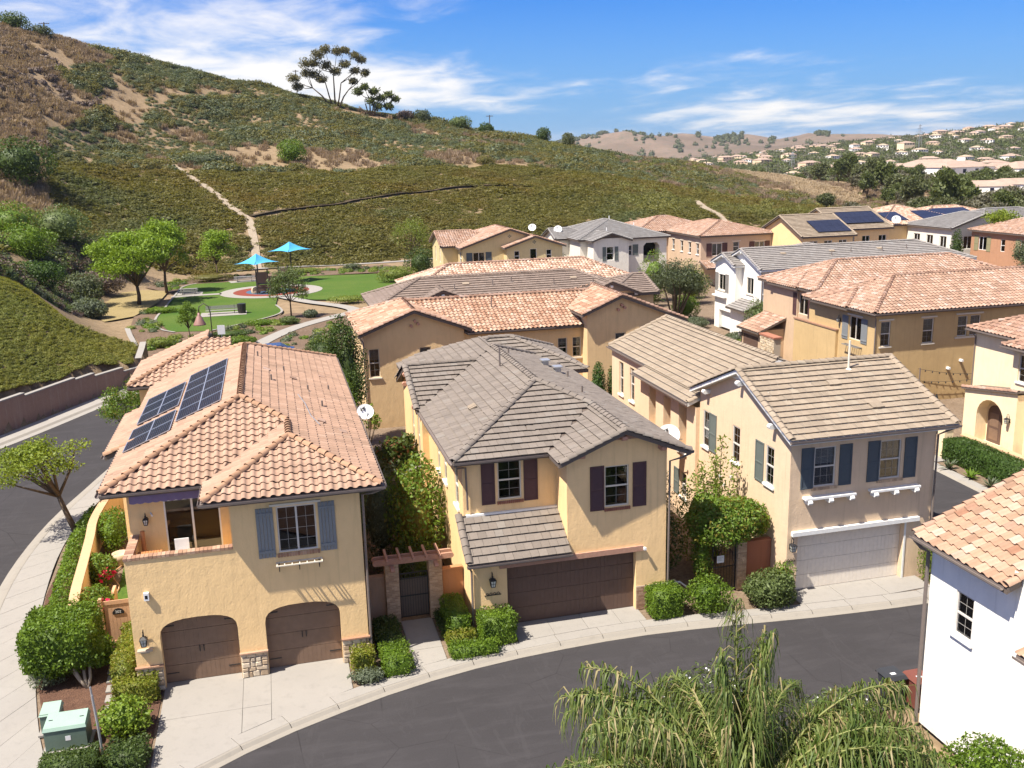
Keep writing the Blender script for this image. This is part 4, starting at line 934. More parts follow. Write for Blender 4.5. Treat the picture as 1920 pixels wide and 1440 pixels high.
    SL = Face(H, 'L', 10.48, rect(Y, 35.36, 2.9, 6.85), None)
    L = Face(H, 'L', 6.63, [(Y, 0), (43.6, 0), (43.6, 6.8), (35.36, 6.8), (35.36, 4.35), (Y, 3.3)], None)
    L.window(36.3, 37.1, 4.3, 6.0, 'hung', (2, 2), MT['trimc'], sill=MT['trimw'], dep=.08); L.window(38.9, 39.6, 4.5, 6.0, 'hung', (2, 2), MT['trimc'], sill=MT['trimw'], dep=.08); L.window(40.6, 41.2, 4.5, 6.0, 'hung', None, MT['trimc'], sill=MT['trimw'], dep=.08)
    G = Face(H, 'L', 6.33, [(43.55, 0), (49.7, 0), (49.7, 6.85), (gyr, zg-.15), (43.55, 6.85)], None)
    G.window(44.4, 45.15, 3.9, 6.1, 'hung', (2, 2), MT['trimc'], dep=.1); G.window(46.2, 46.95, 3.9, 6.1, 'hung', (2, 2), MT['trimc'], dep=.1)
    G2 = Face(H, 'F', 43.55, rect(6.33, 6.66, 0, 6.8), None)
    Rr = Face(H, 'R', 14.65, rect(Y, 51.7, 0, 6.8), None); Bk = Face(H, 'B', 51.7, rect(6.63, 14.65, 0, 6.8), None)
    def ex(mb): mb.box(8.6, 49.3, 0, 15.95, 55.3, 6.72)
    build_walls(H, [F, B, SL, L, G, G2, Rr, Bk], MT['yellow2'], extra=ex)
    # gable boards, corbels, lintel
    q = MB(); q.prism([F.P(xw-1.28, 7.32, -.03), F.P(xw+1.28, 7.32, -.03), F.P(xw, 7.80, -.03)], (0, .02, 0)); q.build('gable_board', MT['wood'], H)
    for u, z in ((11.0, 6.92), (xw, 7.48), (14.36, 6.92)): corbel(F, u, z, .48, .105)
    for u, z in ((43.9, 6.75), (46.6, 7.75), (46.95, 7.2)): corbel(G, u, z, .45, .10)
    q = MB(); F.box(q, 7.68, 13.64, 2.58, 2.80, -.09, -.003); q.build('garage_lintel', MT['wood'], H)
    q = MB(); F.box(q, 6.7, 10.47, 4.30, 4.38, 1.33, 1.452); q.build('flashing', MT['trimw'], H)
    # brick base either side of the garage
    for u0, u1 in ((6.61, 7.1), (13.37, 14.67)):
        b0 = MB(); F.box(b0, u0, u1, 0, 1.02, -.02, 0); bb = b0.build('brick_base', MT['mortar'], H); row = 0; z = .0
        while z < .98:
            u = u0 - (row % 2)*.1
            while u < u1-.02:
                a, b = max(u, u0), min(u+.2, u1)
                if b-a > .03: q = MB(); F.box(q, a+.006, b-.006, z+.006, z+.07, -.035, -.021); q.build('brick', MT['brick'], bb)
                u += .2
            z += .076; row += 1
    downspout(H, [(xl+.05, ya-.1, ze-.12), (6.35, 34.95, ze-.28), (6.75, 35.25, ze-.4), (6.78, 35.27, 4.6)])
    downspout(H, [(6.4, yo-.08, zo-.12), (6.5, 33.6, zo-.35), (6.56, 33.82, zo-.45), (6.56, 33.82, 0)]); downspout(H, [(xr+.06, yb+.05, ze-.1), (15.2, 33.6, ze-.32), (14.75, 33.82, ze-.5), (14.72, 33.83, 0)])
    # vents on the slopes
    for x, y, h in ((10.2, 43.6, .95), (11.3, 46.3, .35), (13.9, 44.6, .35), (13.2, 40.2, .35), (14.2, 47, .4)): vent_pipe(H, x, y, ze+s*min(x-xl, xr-x), h)
    for x, y in ((13.3, 46.6), (13.6, 45.4)):
        q = MB(); z = ze+s*(xr-x); q.box(x-.15, y-.18, z, x+.15, y+.18, z+.28); q.box(x-.22, y-.26, z+.28, x+.22, y+.26, z+.34); q.build('exhaust_vent', MT['metal'], H)
    sl = Vector((1, 0, s)).normalized(); roof_vent(H, (8.05, 39.8, ze+s*(8.05-xl)), (0, -1, 0), sl, Vector((0,-1,0)).cross(sl), MT['flat_tan'])
    lantern((7.36, Y, 2.1), (0, -1, 0), 'black wall lantern left of the wide brown garage door', .55)
    q = MB()
    for u in (7.1, 7.25, 7.4, 7.55): q.tube([(u, Y-.03, 1.55), (u+.05, Y-.05, 1.62), (u+.12, Y-.03, 1.56), (u+.04, Y-.04, 1.50)], .014, 5)
    q.beam((7.05, Y-.02, 1.5), (7.72, Y-.02, 1.5), .03, .03); tag(q.build('address_plaque', MT['iron'], org=(7.36, Y, 1.5)), 'scrolled black iron plaque under the lantern by the brown garage', 'plaque')
    cam = thing('security_camera', (13.66, Y, 2.7), 'small white camera at the right end of the wooden garage lintel', 'camera'); q = MB(); q.tube([(13.66, Y, 2.7), (13.68, Y-.12, 2.7)], .04, 8); q.obox((13.68, Y-.16, 2.69), (.05, 0, 0), (0, .05, 0), (0, 0, .05)); q.build('camera_body', MT['dishw'], cam)
house2()
# ------------------------------------------------------------------ right-hand house with tan flat tiles
def house3():
    H = thing('house', (23, 42, 0), 'taupe stucco house with tan flat tiles, slate blue shutters and a white garage door', 'house')
    ze, s = 6.9, .405; x0, x1, y0, y1 = 19.45, 27.2, 32.76, 42.35; yr = (y0+y1)/2; zr = ze+s*(yr-y0)
    rf = Roof(H, 'F', MT['flat_tan'], MT['flat_tan'], deck=MT['trimw'])
    rf.plane('S', y0, ze, s, [(x0, y0), (x1, y0), (x1, yr), (x0, yr)]); rf.plane('N', y1, ze, s, [(x1, y1), (x0, y1), (x0, yr), (x1, yr)])
    xr2, zr2 = 23.85, 8.14; s2 = .41; e1, e2 = 19.2, 20.0; z1 = zr2-s2*(xr2-e1); z2 = zr2-s2*(xr2-e2)
    rf.plane('W', e1, z1, s2, [(e1, 42.0), (e2, 42.0), (e2, 49.4), (e1, 49.4)]); rf.plane('W', e2, z2, s2, [(e2, 41.6), (xr2, 41.6), (xr2, 55.6), (e2, 55.6)])
    rf.plane('E', 2*xr2-e2, z2, s2, [(2*xr2-e2, 41.6), (2*xr2-e2, 55.6), (xr2, 55.6), (xr2, 41.6)])
    hip_caps(rf, [(x0, yr, zr), (x1, yr, zr)]); hip_caps(rf, [(x0+.06, y0, ze), (x0+.06, yr, zr)]); hip_caps(rf, [(x1-.06, y0, ze), (x1-.06, yr, zr)]); hip_caps(rf, [(x0+.06, y1, ze), (x0+.06, yr, zr)])
    hip_caps(rf, [(xr2, 41.6, zr2), (xr2, 55.6, zr2)]); hip_caps(rf, [(e2, 55.54, z2), (xr2, 55.54, zr2)]); hip_caps(rf, [(e1, 42.05, z1), (e2+.4, 42.05, z2+s2*.4)]); rf.build()
    gutter(H, (x0-.05, y0-.08, ze-.06), (x1+.05, y0-.08, ze-.06)); gutter(H, (e1-.08, 42.0, z1-.06), (e1-.08, 49.4, z1-.06)); gutter(H, (e2-.08, 49.4, z2-.06), (e2-.08, 55.6, z2-.06))
    Y = 33.35; F = Face(H, 'F', Y, rect(19.42, 26.62, 0, 6.95), None)
    F.garage(20.3, 25.36, 2.56, MT['door_w'], .25, 4, 28)
    for a, b in ((20.9, 21.9), (23.97, 24.97)):
        F.window(a, b, 4.62, 6.32, 'hung', (3, 2), MT['vinyl_w'], dep=.09, blind=.45)
        F.shutter(a-.6, a-.03, 4.58, 6.35, MT['navy'], 'panel'); F.shutter(b+.15, b+.73, 4.58, 6.35, MT['navy'], 'panel')
        bs = MB(); F.box(bs, a-.1, b+.15, 4.5, 4.58, -.02, 0); o = bs.build('brick_sill', MT['mortar'], H)
        for i in range(12): w = (b-a+.25)/12; q = MB(); F.box(q, a-.1+i*w+.008, a-.1+(i+1)*w-.008, 4.49, 4.6, -.055, -.021); q.build('brick', MT['brick_tan'], o)
        sh = MB(); F.box(sh, a-.48, b+.86, 4.17, 4.26, -.30, 0); st_ = sh.build('window_shelf', MT['trimw'], H)
        for u in (a-.28, (a+b)/2+.18, b+.66):
            q = MB(); F.box(q, u-.09, u+.09, 3.98, 4.168, -.26, 0); c0 = F.P(u, 4.075, -.28); q.tube([c0-Vector((.091, 0, 0)), c0+Vector((.091, 0, 0))], .093, 10); q.build('corbel', MT['trimw'], st_)
    q = MB(); F.box(q, 19.98, 26.0, 2.6, 2.78, -.16, 0); q.build('garage_lintel', MT['trimw'], H)
    q = MB(); F.box(q, 25.38, 25.46, 0, 2.56, -.03, 0); q.build('door_jamb', MT['trimw'], H)
    L = Face(H, 'L', 19.82, [(Y, 0), (41.9, 0), (41.9, 6.95), (yr, zr-.16), (Y, 6.95)], None)
    L.window(34.65, 35.35, 4.3, 6.0, 'hung', (2, 2), MT['vinyl_w'], MT['trimw'], dep=.07, blind=.9); L.shutter(35.5, 36.22, 4.2, 6.0, MT['sage'], 'panel')
    L.window(37.7, 38.42, 4.38, 6.06, 'hung', (2, 2), MT['vinyl_w'], MT['trimw'], dep=.07, blind=.9); L.window(40.85, 41.5, 4.2, 6.0, 'hung', (2, 2), MT['vinyl_w'], MT['trimw'], dep=.07, blind=.9); L.shutter(40.05, 40.78, 4.15, 6.03, MT['sage'], 'panel')
    F.o = rect(19.82, 26.62, -.2, 6.95)
    W = Face(H, 'L', 20.1, [(41.9, 0), (55.2, 0), (55.2, 6.45), (41.9, 6.45)], None); W.window(51.4, 52.1, 3.9, 5.9, 'hung', (2, 2), MT['vinyl_w'], MT['trimw'], blind=.5)
    W.window(53.2, 53.9, 3.9, 5.9, 'hung', (2, 2), MT['vinyl_w'], MT['trimw'], blind=.5)
    W2 = Face(H, 'L', 19.62, rect(41.9, 49.2, 0, 6.0), None)
    for a in (43.0, 45.0, 47.0): W2.hole(a, a+.95, 3.3, 5.7, .45); q = MB(); W2.box(q, a-.1, a+1.05, 3.19, 3.298, -.1, .44); q.build('sill', MT['trimw'], H)
    W2.window(42.9, 43.6, .9, 2.2, 'hung', (2, 2), MT['vinyl_w'], MT['trimw']); W2.shutter(43.75, 44.4, .85, 2.25, MT['sage'], 'panel')
    W3 = Face(H, 'F', 41.9, rect(19.62, 20.12, 0, 6.0), None); W4 = Face(H, 'B', 49.2, rect(19.62, 20.12, 0, 6.0), None)
    Rr = Face(H, 'R', 26.62, [(Y, 0), (41.9, 0), (41.9, 6.95), (yr, zr-.16), (Y, 6.95)], None); Bk = Face(H, 'B', 41.9, rect(19.82, 26.62, 0, 6.95), None); WR = Face(H, 'R', 27.2, rect(41.9, 55.2, 0, 6.45), None); WB = Face(H, 'B', 55.2, [(20.1, 0), (27.2, 0), (27.2, 6.45), (xr2, 7.9), (20.1, 6.45)], None); WF = Face(H, 'F', 41.91, rect(26.6, 27.2, 0, 6.4), None)
    build_walls(H, [F, L, W, W2, W3, W4, Rr, Bk, WR, WB, WF], MT['taupe'])
    q = MB(); q.prism([L.P(yr-1.1, zr-.62, -.03), L.P(yr+1.1, zr-.62, -.03), L.P(yr, zr-.2, -.03)], (.028, 0, 0)); q.build('gable_board', MT['trimw'], H)
    for y, z in ((34.6, 7.02), (40.9, 7.05), (yr, 8.2)): corbel(L, y, z, .38, .11, MT['trimw'])
    downspout(H, [(27.15, y0-.05, ze-.1), (26.9, 33.15, ze-.4), (26.66, 33.28, ze-.55), (26.66, 33.28, 0)])
    v = Vector((0, 1, s)).normalized(); u = Vector((1, 0, 0))
    for x, y in ((23.3, 36.0), (24.3, 34.3)): roof_vent(H, (x, y, ze+s*(y-y0)), u, v, u.cross(v), MT['flat_tan'])
    vent_pipe(H, 24.6, 36.9, ze+s*(36.9-y0), 1.3, .05, MT['trimc'])
    for y, z in ((39.4, 3.2), (38.3, 3.5), (39.0, 2.9)):
        q = MB(); L.box(q, y, y+.1, z, z+.12, -.1, 0); q.build('vent_hood', MT['dishw'], H)
    lantern((19.98, Y, 2.15), (0, -1, 0), 'black wall lantern left of the white garage door', .55)
    q = MB()
    for i in range(4): u0 = 19.72+i*.12; q.tube([(u0, Y-.03, 1.5), (u0+.05, Y-.05, 1.6), (u0+.1, Y-.03, 1.52), (u0+.03, Y-.04, 1.46)], .014, 5)
    q.beam((19.68, Y-.02, 1.47), (20.22, Y-.02, 1.47), .03, .03); tag(q.build('address_plaque', MT['iron'], org=(19.98, Y, 1.47)), 'scrolled iron plaque under the lantern by the white garage', 'plaque')
house3()
dish((18.75, 43.2, 4.35), (-.25, -1, .5), 'large white satellite dish mounted between the central and taupe houses', .52, (19.55, 43.6, 3.9))

# ------------------------------------------------------------------ generic roof block on walls
def block(H, rf, faces, x0, x1, y0, y1, ze, s, axis='x', ends=('hip', 'hip'), over=.42, wall=True, z0=-.2, skip=()):
    """x0..y1 are EAVE extents; returns wall faces F,L,R,B"""
    xc, yc = (x0+x1)/2, (y0+y1)/2; f = {}
    wx0, wx1, wy0, wy1 = x0+over, x1-over, y0+over, y1-over; zt = ze+s*over-.12
    if axis == 'x':
        hw = (y1-y0)/2; zr = ze+s*hw; a = x0+hw if ends[0] == 'hip' else x0; b = x1-hw if ends[1] == 'hip' else x1
        rf.plane('S', y0, ze, s, [(x0, y0), (x1, y0), (b, yc), (a, yc)]); rf.plane('N', y1, ze, s, [(x1, y1), (x0, y1), (a, yc), (b, yc)])
        if ends[0] == 'hip': rf.plane('W', x0, ze, s, [(x0, y0), (a, yc), (x0, y1)])
        if ends[1] == 'hip': rf.plane('E', x1, ze, s, [(x1, y0), (x1, y1), (b, yc)])
        e = .0 if ends[0] == 'hip' else .06; g = .0 if ends[1] == 'hip' else .06
        hip_caps(rf, [(x0+e, y0, ze), (a+e, yc, zr), (b-g, yc, zr), (x1-g, y0, ze)]); hip_caps(rf, [(x0+e, y1, ze), (a+e, yc, zr)]); hip_caps(rf, [(x1-g, y1, ze), (b-g, yc, zr)])
        gl = [(wy0, z0), (wy1, z0), (wy1, zt)] + ([(yc, zr-.14)] if ends[0] == 'gable' else []) + [(wy0, zt)]; gr = [(wy0, z0), (wy1, z0), (wy1, zt)] + ([(yc, zr-.14)] if ends[1] == 'gable' else []) + [(wy0, zt)]
        f = dict(F=Face(H, 'F', wy0, rect(wx0, wx1, z0, zt), None), B=Face(H, 'B', wy1, rect(wx0, wx1, z0, zt), None), L=Face(H, 'L', wx0, gl, None), R=Face(H, 'R', wx1, gr, None))
    else:
        hw = (x1-x0)/2; zr = ze+s*hw; a = y0+hw if ends[0] == 'hip' else y0; b = y1-hw if ends[1] == 'hip' else y1
        rf.plane('W', x0, ze, s, [(x0, y0), (xc, a), (xc, b), (x0, y1)]); rf.plane('E', x1, ze, s, [(x1, y0), (x1, y1), (xc, b), (xc, a)])
        if ends[0] == 'hip': rf.plane('S', y0, ze, s, [(x0, y0), (x1, y0), (xc, a)])
        if ends[1] == 'hip': rf.plane('N', y1, ze, s, [(x1, y1), (x0, y1), (xc, b)])
        e = .0 if ends[0] == 'hip' else .06; g = .0 if ends[1] == 'hip' else .06
        hip_caps(rf, [(x0, y0+e, ze), (xc, a+e, zr), (xc, b-g, zr), (x0, y1-g, ze)]); hip_caps(rf, [(x1, y0+e, ze), (xc, a+e, zr)]); hip_caps(rf, [(x1, y1-g, ze), (xc, b-g, zr)])
        gf = [(wx0, z0), (wx1, z0), (wx1, zt)] + ([(xc, zr-.14)] if ends[0] == 'gable' else []) + [(wx0, zt)]; gb = [(wx0, z0), (wx1, z0), (wx1, zt)] + ([(xc, zr-.14)] if ends[1] == 'gable' else []) + [(wx0, zt)]
        f = dict(F=Face(H, 'F', wy0, gf, None), B=Face(H, 'B', wy1, gb, None), L=Face(H, 'L', wx0, rect(wy0, wy1, z0, zt), None), R=Face(H, 'R', wx1, rect(wy0, wy1, z0, zt), None))
    for k, v in f.items():
        if k not in skip: faces.append(v)
    return f
def eave_gutters(H, *segs):
    for a, b in segs: gutter(H, a, b)
def quatrefoil(face, u, z):
    q = MB()
    for du, dz in ((0, .14), (0, -.14), (.16, 0), (-.16, 0)): c = face.P(u+du, z+dz, 0); f = face.P(u, z, -1)-face.P(u, z, 0); q.tube([c+f*-.03, c+f*.05], .075, 8)
    q.build('gable_vent', MT['sage'], face.h)
def pipes(face, u, z):
    q = MB()
    for du, dz in ((-.27, -.1), (0, -.12), (0, .22), (.22, .02)):
        if (du, dz) == (0, -.12): continue
        c = face.P(u+du, z+dz, 0); f = face.P(u, z, -1)-face.P(u, z, 0); q.tube([c, c+f*.26], .10, 9)
    q.build('gable_vent_pipes', MT['corbel'], face.h)

def gable_right(H, rf, fs):
    rf.plane('W', 18.9, 6.4, .41, [(20.9, 63.45), (23.9, 63.45), (23.9, 70), (20.9, 66.9)]); rf.plane('E', 28.9, 6.4, .41, [(28.9, 63.45), (28.9, 75.2), (23.9, 70.2), (23.9, 63.45)]); rf.plane('N', 75.2, 6.4, .41, [(28.9, 75.2), (18.9, 75.2), (23.9, 70.2)])
    for L in ([(20.9, 63.51, 7.22), (23.9, 63.51, 8.45), (28.9, 63.51, 6.4)], [(23.9, 63.45, 8.45), (23.9, 70.2, 8.45), (28.9, 75.2, 6.4)]): hip_caps(rf, L)
    f = dict(F=Face(H, 'F', 63.87, [(21.4, -.2), (28.5, -.2), (28.5, 6.5), (23.9, 8.3), (21.4, 7.28)], None), L=Face(H, 'L', 21.4, rect(63.87, 66.5, -.2, 7.28), None), R=Face(H, 'R', 28.5, rect(63.87, 74.8, -.2, 6.5), None)); fs += f.values(); return f
def centre_wing(H, rf, fs):
    zr = 6.33+.395*4.6; rf.plane('S', 64.6, 6.33, .395, [(12.95, 64.6), (21.6, 64.6), (24, 69.2), (9.2, 69.2)]); rf.plane('N', 73.8, 6.33, .395, [(24, 73.8), (12.9, 73.8), (9.2, 69.2), (24, 69.2)]); hip_caps(rf, [(9.2, 69.2, zr), (24, 69.2, zr)])
    f = dict(F=Face(H, 'F', 65.02, rect(12.6, 21.6, -.2, 6.4), None), B=Face(H, 'B', 73.4, rect(12.6, 21.6, -.2, 6.4), None)); fs += f.values(); return f
def house4():
    H = thing('house', (16, 70, 0), 'long tan stucco house with two gables and clay tiles behind the central house', 'house'); fs = []
    rf = Roof(H, 'S', MT['clay_mix'], MT['clay_red'])
    a = block(H, rf, fs, 5.3, 13.1, 64.4, 74.2, 6.63, .385, 'y', ('gable', 'hip')); c = centre_wing(H, rf, fs); b = gable_right(H, rf, fs)
    for u0, u1, z0, z1 in ((6.0, 6.72, 3.6, 5.6), (9.5, 10.3, 3.6, 5.5)): a['F'].window(u0, u1, z0, z1, 'hung', (2, 2), MT['vinyl'], MT['trimc'], blind=.4)
    for u0, u1 in ((19.55, 20.25), (20.65, 21.3)): c['F'].window(u0, u1, 3.95, 5.4, 'hung', (2, 2), MT['vinyl'], blind=.4)
    b['F'].window(23.5, 24.3, 3.7, 5.7, 'hung', (2, 2), MT['vinyl'], MT['trimc'], blind=.4)
    rf.build(); build_walls(H, fs, MT['tan']); pipes(a['F'], 9.25, 7.15); pipes(b['F'], 23.95, 7.5)
    gutter(H, (12.9, 64.52, 6.27), (19.2, 64.52, 6.27)); downspout(H, [(5.4, 64.5, 6.5), (5.66, 64.76, 6.1), (5.66, 64.76, 0)]); vent_pipe(H, 15.3, 67.5, 7.4, .9)
    q = MB(); c['F'].box(q, 19.4, 21.35, 3.82, 3.93, -.09, 0); q.build('sill', MT['trimc'], H)
def house5():
    H = thing('house', (19, 79, 0), 'house with brown flat tile roof and small grey gables, third row back', 'house'); fs = []
    rf = Roof(H, 'F', MT['flat_brown'], MT['flat_brown'], nind=150, caps_ind=False)
    block(H, rf, fs, 7.5, 29.9, 75.2, 84.2, 6.7, .39, 'x', ('hip', 'hip')); g1 = block(H, rf, fs, 10.4, 16.0, 75.5, 80, 6.75, .40, 'y', ('gable', 'gable')); g2 = block(H, rf, fs, 24.6, 30.0, 74.9, 80, 6.75, .41, 'y', ('gable', 'gable')); block(H, rf, fs, 27.5, 32.3, 76.7, 84, 6.5, .33, 'x', ('hip', 'gable'))
    rf.build(); build_walls(H, fs, MT['tan'])
    for g, xm in ((g1, 13.2), (g2, 27.3)):
        q = MB(); q.prism([g['F'].P(xm-1.9, 6.98, -.03), g['F'].P(xm+1.9, 6.98, -.03), g['F'].P(xm, 7.7, -.03)], (0, .028, 0)); q.build('gable_board', MT['grey'], H); corbel(g['F'], xm, 7.45, .35, .12, MT['trimw']); corbel(g['F'], xm+2.2, 6.75, .35, .12, MT['trimw'])
    for x, y in ((14.5, 77.5), (17.8, 77.8), (23, 77.4), (19.5, 78.2), (26.4, 77.2)): vent_pipe(H, x, y, 6.7+.39*(y-75.2), .5)
    v = Vector((0, 1, .39)).normalized(); u = Vector((1, 0, 0))
    for x in (15.6, 25): roof_vent(H, (x, 78.3, 6.7+.39*3.1), u, v, u.cross(v), MT['flat_tan'])
def house6():
    H = thing('house', (22, 88, 0), 'house with pale mottled clay tile hip roof between the brown roof and yellow gables', 'house'); fs = []
    rf = Roof(H, 'S', MT['clay_mott'], MT['clay_red'], nind=120, far=True, caps_ind=False); block(H, rf, fs, 11.5, 33.4, 83.2, 92.2, 6.75, .41, 'x', ('hip', 'hip')); block(H, rf, fs, 22, 29, 82.5, 88, 6.75, .35, 'y', ('hip', 'hip')); rf.build(); build_walls(H, fs, MT['yellow'])
MT['clay_mix'] = m_clay('clay_tile_mix', [(0, (.28, .155, .10)), (.3, (.35, .212, .145)), (.6, (.40, .262, .185)), (.85, (.46, .34, .26)), (1, (.31, .175, .12))], amt=.3)
MT['clay_mott'] = m_clay('clay_tile_mottled', [(0, (.30, .18, .13)), (.3, (.42, .27, .195)), (.55, (.50, .37, .28)), (.8, (.56, .46, .37)), (1, (.36, .20, .14))], amt=.3)
house4(); house5(); house6()
def house7():
    H = thing('house', (30, 128, 0), 'pale yellow house with two front gables at the foot of the green hill', 'house'); fs = []
    rf = Roof(H, 'S', MT['clay_pink'], MT['clay_red'], nind=0, far=True, caps_ind=False)
    a = block(H, rf, fs, 23.6, 37, 121.4, 136, 6.8, .335, 'y', ('gable', 'hip')); b = block(H, rf, fs, 29.1, 37.4, 119.9, 126, 6.75, .33, 'y', ('gable', 'hip')); c = block(H, rf, fs, 21.6, 31, 124.5, 133.5, 6.9, .37, 'x', ('gable', 'hip'))
    a['F'].window(25.4, 26.9, 4.9, 6.2, 'slider', None, MT['vinyl_w'], far=True); a['F'].shutter(24.5, 25.3, 4.9, 6.2, MT['navy'], 'panel'); a['F'].shutter(27.05, 27.85, 4.9, 6.2, MT['navy'], 'panel')
    b['F'].window(30.5, 31.2, 5.0, 6.3, 'hung', None, MT['trimw'], far=True); b['F'].window(32.6, 33.5, 4.6, 6.5, 'fixed', None, MT['trimw'], far=True, name='door'); b['F'].window(34.8, 35.5, 5.0, 6.3, 'hung', None, MT['trimw'], far=True)
    c['L'].window(126.9, 127.7, 4.6, 6.5, 'hung', None, MT['trimw'], far=True); c['L'].window(130.2, 131, 4.6, 6.5, 'hung', None, MT['trimw'], far=True); a['L'].window(122.6, 124, 4.6, 6.2, 'hung', None, MT['trimw'], far=True)
    quatrefoil(a['F'], 30.3, 8.1); quatrefoil(b['F'], 33.2, 7.35); rf.build(); build_walls(H, fs, MT['pale'])
MT['pale'] = m_stucco('stucco_pale_yellow', (.62, .49, .27))
def house8():
    H = thing('house', (47, 132, 0), 'off-white house with grey slate roof and an open balcony at the hill foot', 'house'); fs = []
    rf = Roof(H, 'F', MT['flat_slate'], MT['flat_slate'], nind=0, caps_ind=False)
    a = block(H, rf, fs, 41.0, 54.6, 126, 141.5, 6.75, .32, 'y', ('hip', 'hip')); b = block(H, rf, fs, 42.0, 47.9, 123.3, 131, 6.75, .34, 'y', ('gable', 'hip')); c = block(H, rf, fs, 39.2, 46, 131, 138, 6.6, .36, 'x', ('gable', 'hip'))
    b['F'].window(44.3, 45.3, 4.1, 5.9, 'hung', None, MT['trimw'], far=True); b['F'].shutter(43.7, 44.2, 4.0, 5.9, MT['sage'], 'panel'); b['F'].shutter(45.45, 45.95, 4.0, 5.9, MT['sage'], 'panel')
    a['F'].window(48.35, 49.0, 4.3, 5.7, 'hung', None, MT['trimw'], far=True); a['F'].shutter(49.1, 49.9, 4.3, 5.8, MT['sage'], 'panel')
    n = 8; pts = [(50.7, 3.2), (53.1, 3.2), (53.1, 5.5), (52.7, 5.95), (51.1, 5.95), (50.7, 5.5)]; a['F'].holes.append((pts, 1.6)); q = MB(); a['F'].box(q, 50.4, 53.4, 3.0, 6.1, 1.6, 1.65); q.build('balcony_back', MT['dark'], H); q = MB(); a['F'].box(q, 50.75, 53.05, 3.25, 4.2, .25, .3); q.build('balcony_rail', MT['grey'], H)
    a['F'].garage(50.3, 53.4, 1.9, MT['door_dk'], .5, 4, 10); q = MB(); b['F'].P; rf.build(); build_walls(H, fs, MT['offwhite'])
    q = MB(); q.prism([b['F'].P(43.4, 7.05, -.03), b['F'].P(46.5, 7.05, -.03), b['F'].P(44.95, 7.55, -.03)], (0, .028, 0)); q.build('gable_board', MT['fascia'], H)
    for x, y in ((46, 128.5), (48, 133), (51, 131)): vent_pipe(H, x, y, 6.75+.32*min(x-41, 54.6-x, y-126), .6, .06, MT['trimw'])
def house9():
    H = thing('house', (63, 130, 0), 'salmon tan house with plum shutters and pink clay roof, far row', 'house'); fs = []
    rf = Roof(H, 'S', MT['clay_pink'], MT['clay_red'], nind=0, far=True, caps_ind=False)
    a = block(H, rf, fs, 57.4, 69.2, 122.6, 138, 6.8, .27, 'y', ('hip', 'hip')); b = block(H, rf, fs, 52.5, 66, 134, 146, 6.8, .3, 'x', ('hip', 'hip'))
    for u0, u1 in ((59.5, 61.0), (66.0, 67.5)): a['F'].window(u0, u1, 4.0, 5.7, 'slider', None, MT['trimw'], header=MT['trimc'], far=True, blind=.8); a['F'].shutter(u0-.85, u0-.05, 3.95, 5.75, MT['plum'], 'panel'); a['F'].shutter(u1+.05, u1+.8, 3.95, 5.75, MT['plum'], 'panel')
    a['F'].window(62.7, 63.6, 4.5, 5.8, 'hung', None, MT['trimw'], header=MT['trimc'], far=True, blind=.8)
    for y in (123.7, 126.3, 129, 132): a['L'].window(y, y+.8, 4.2, 5.7, 'hung', None, MT['trimw'], MT['trimw'], header=MT['trimc'], far=True)
    rf.build(); build_walls(H, fs, MT['salmon']); r2 = Roof(H, 'S', MT['clay_pink'], nind=0, far=True, caps_ind=False, name='porch_roof'); r2.plane('S', 120.6, 2.6, .35, [(57.6, 120.6), (61, 120.6), (61, 123), (57.6, 123)]); r2.build()
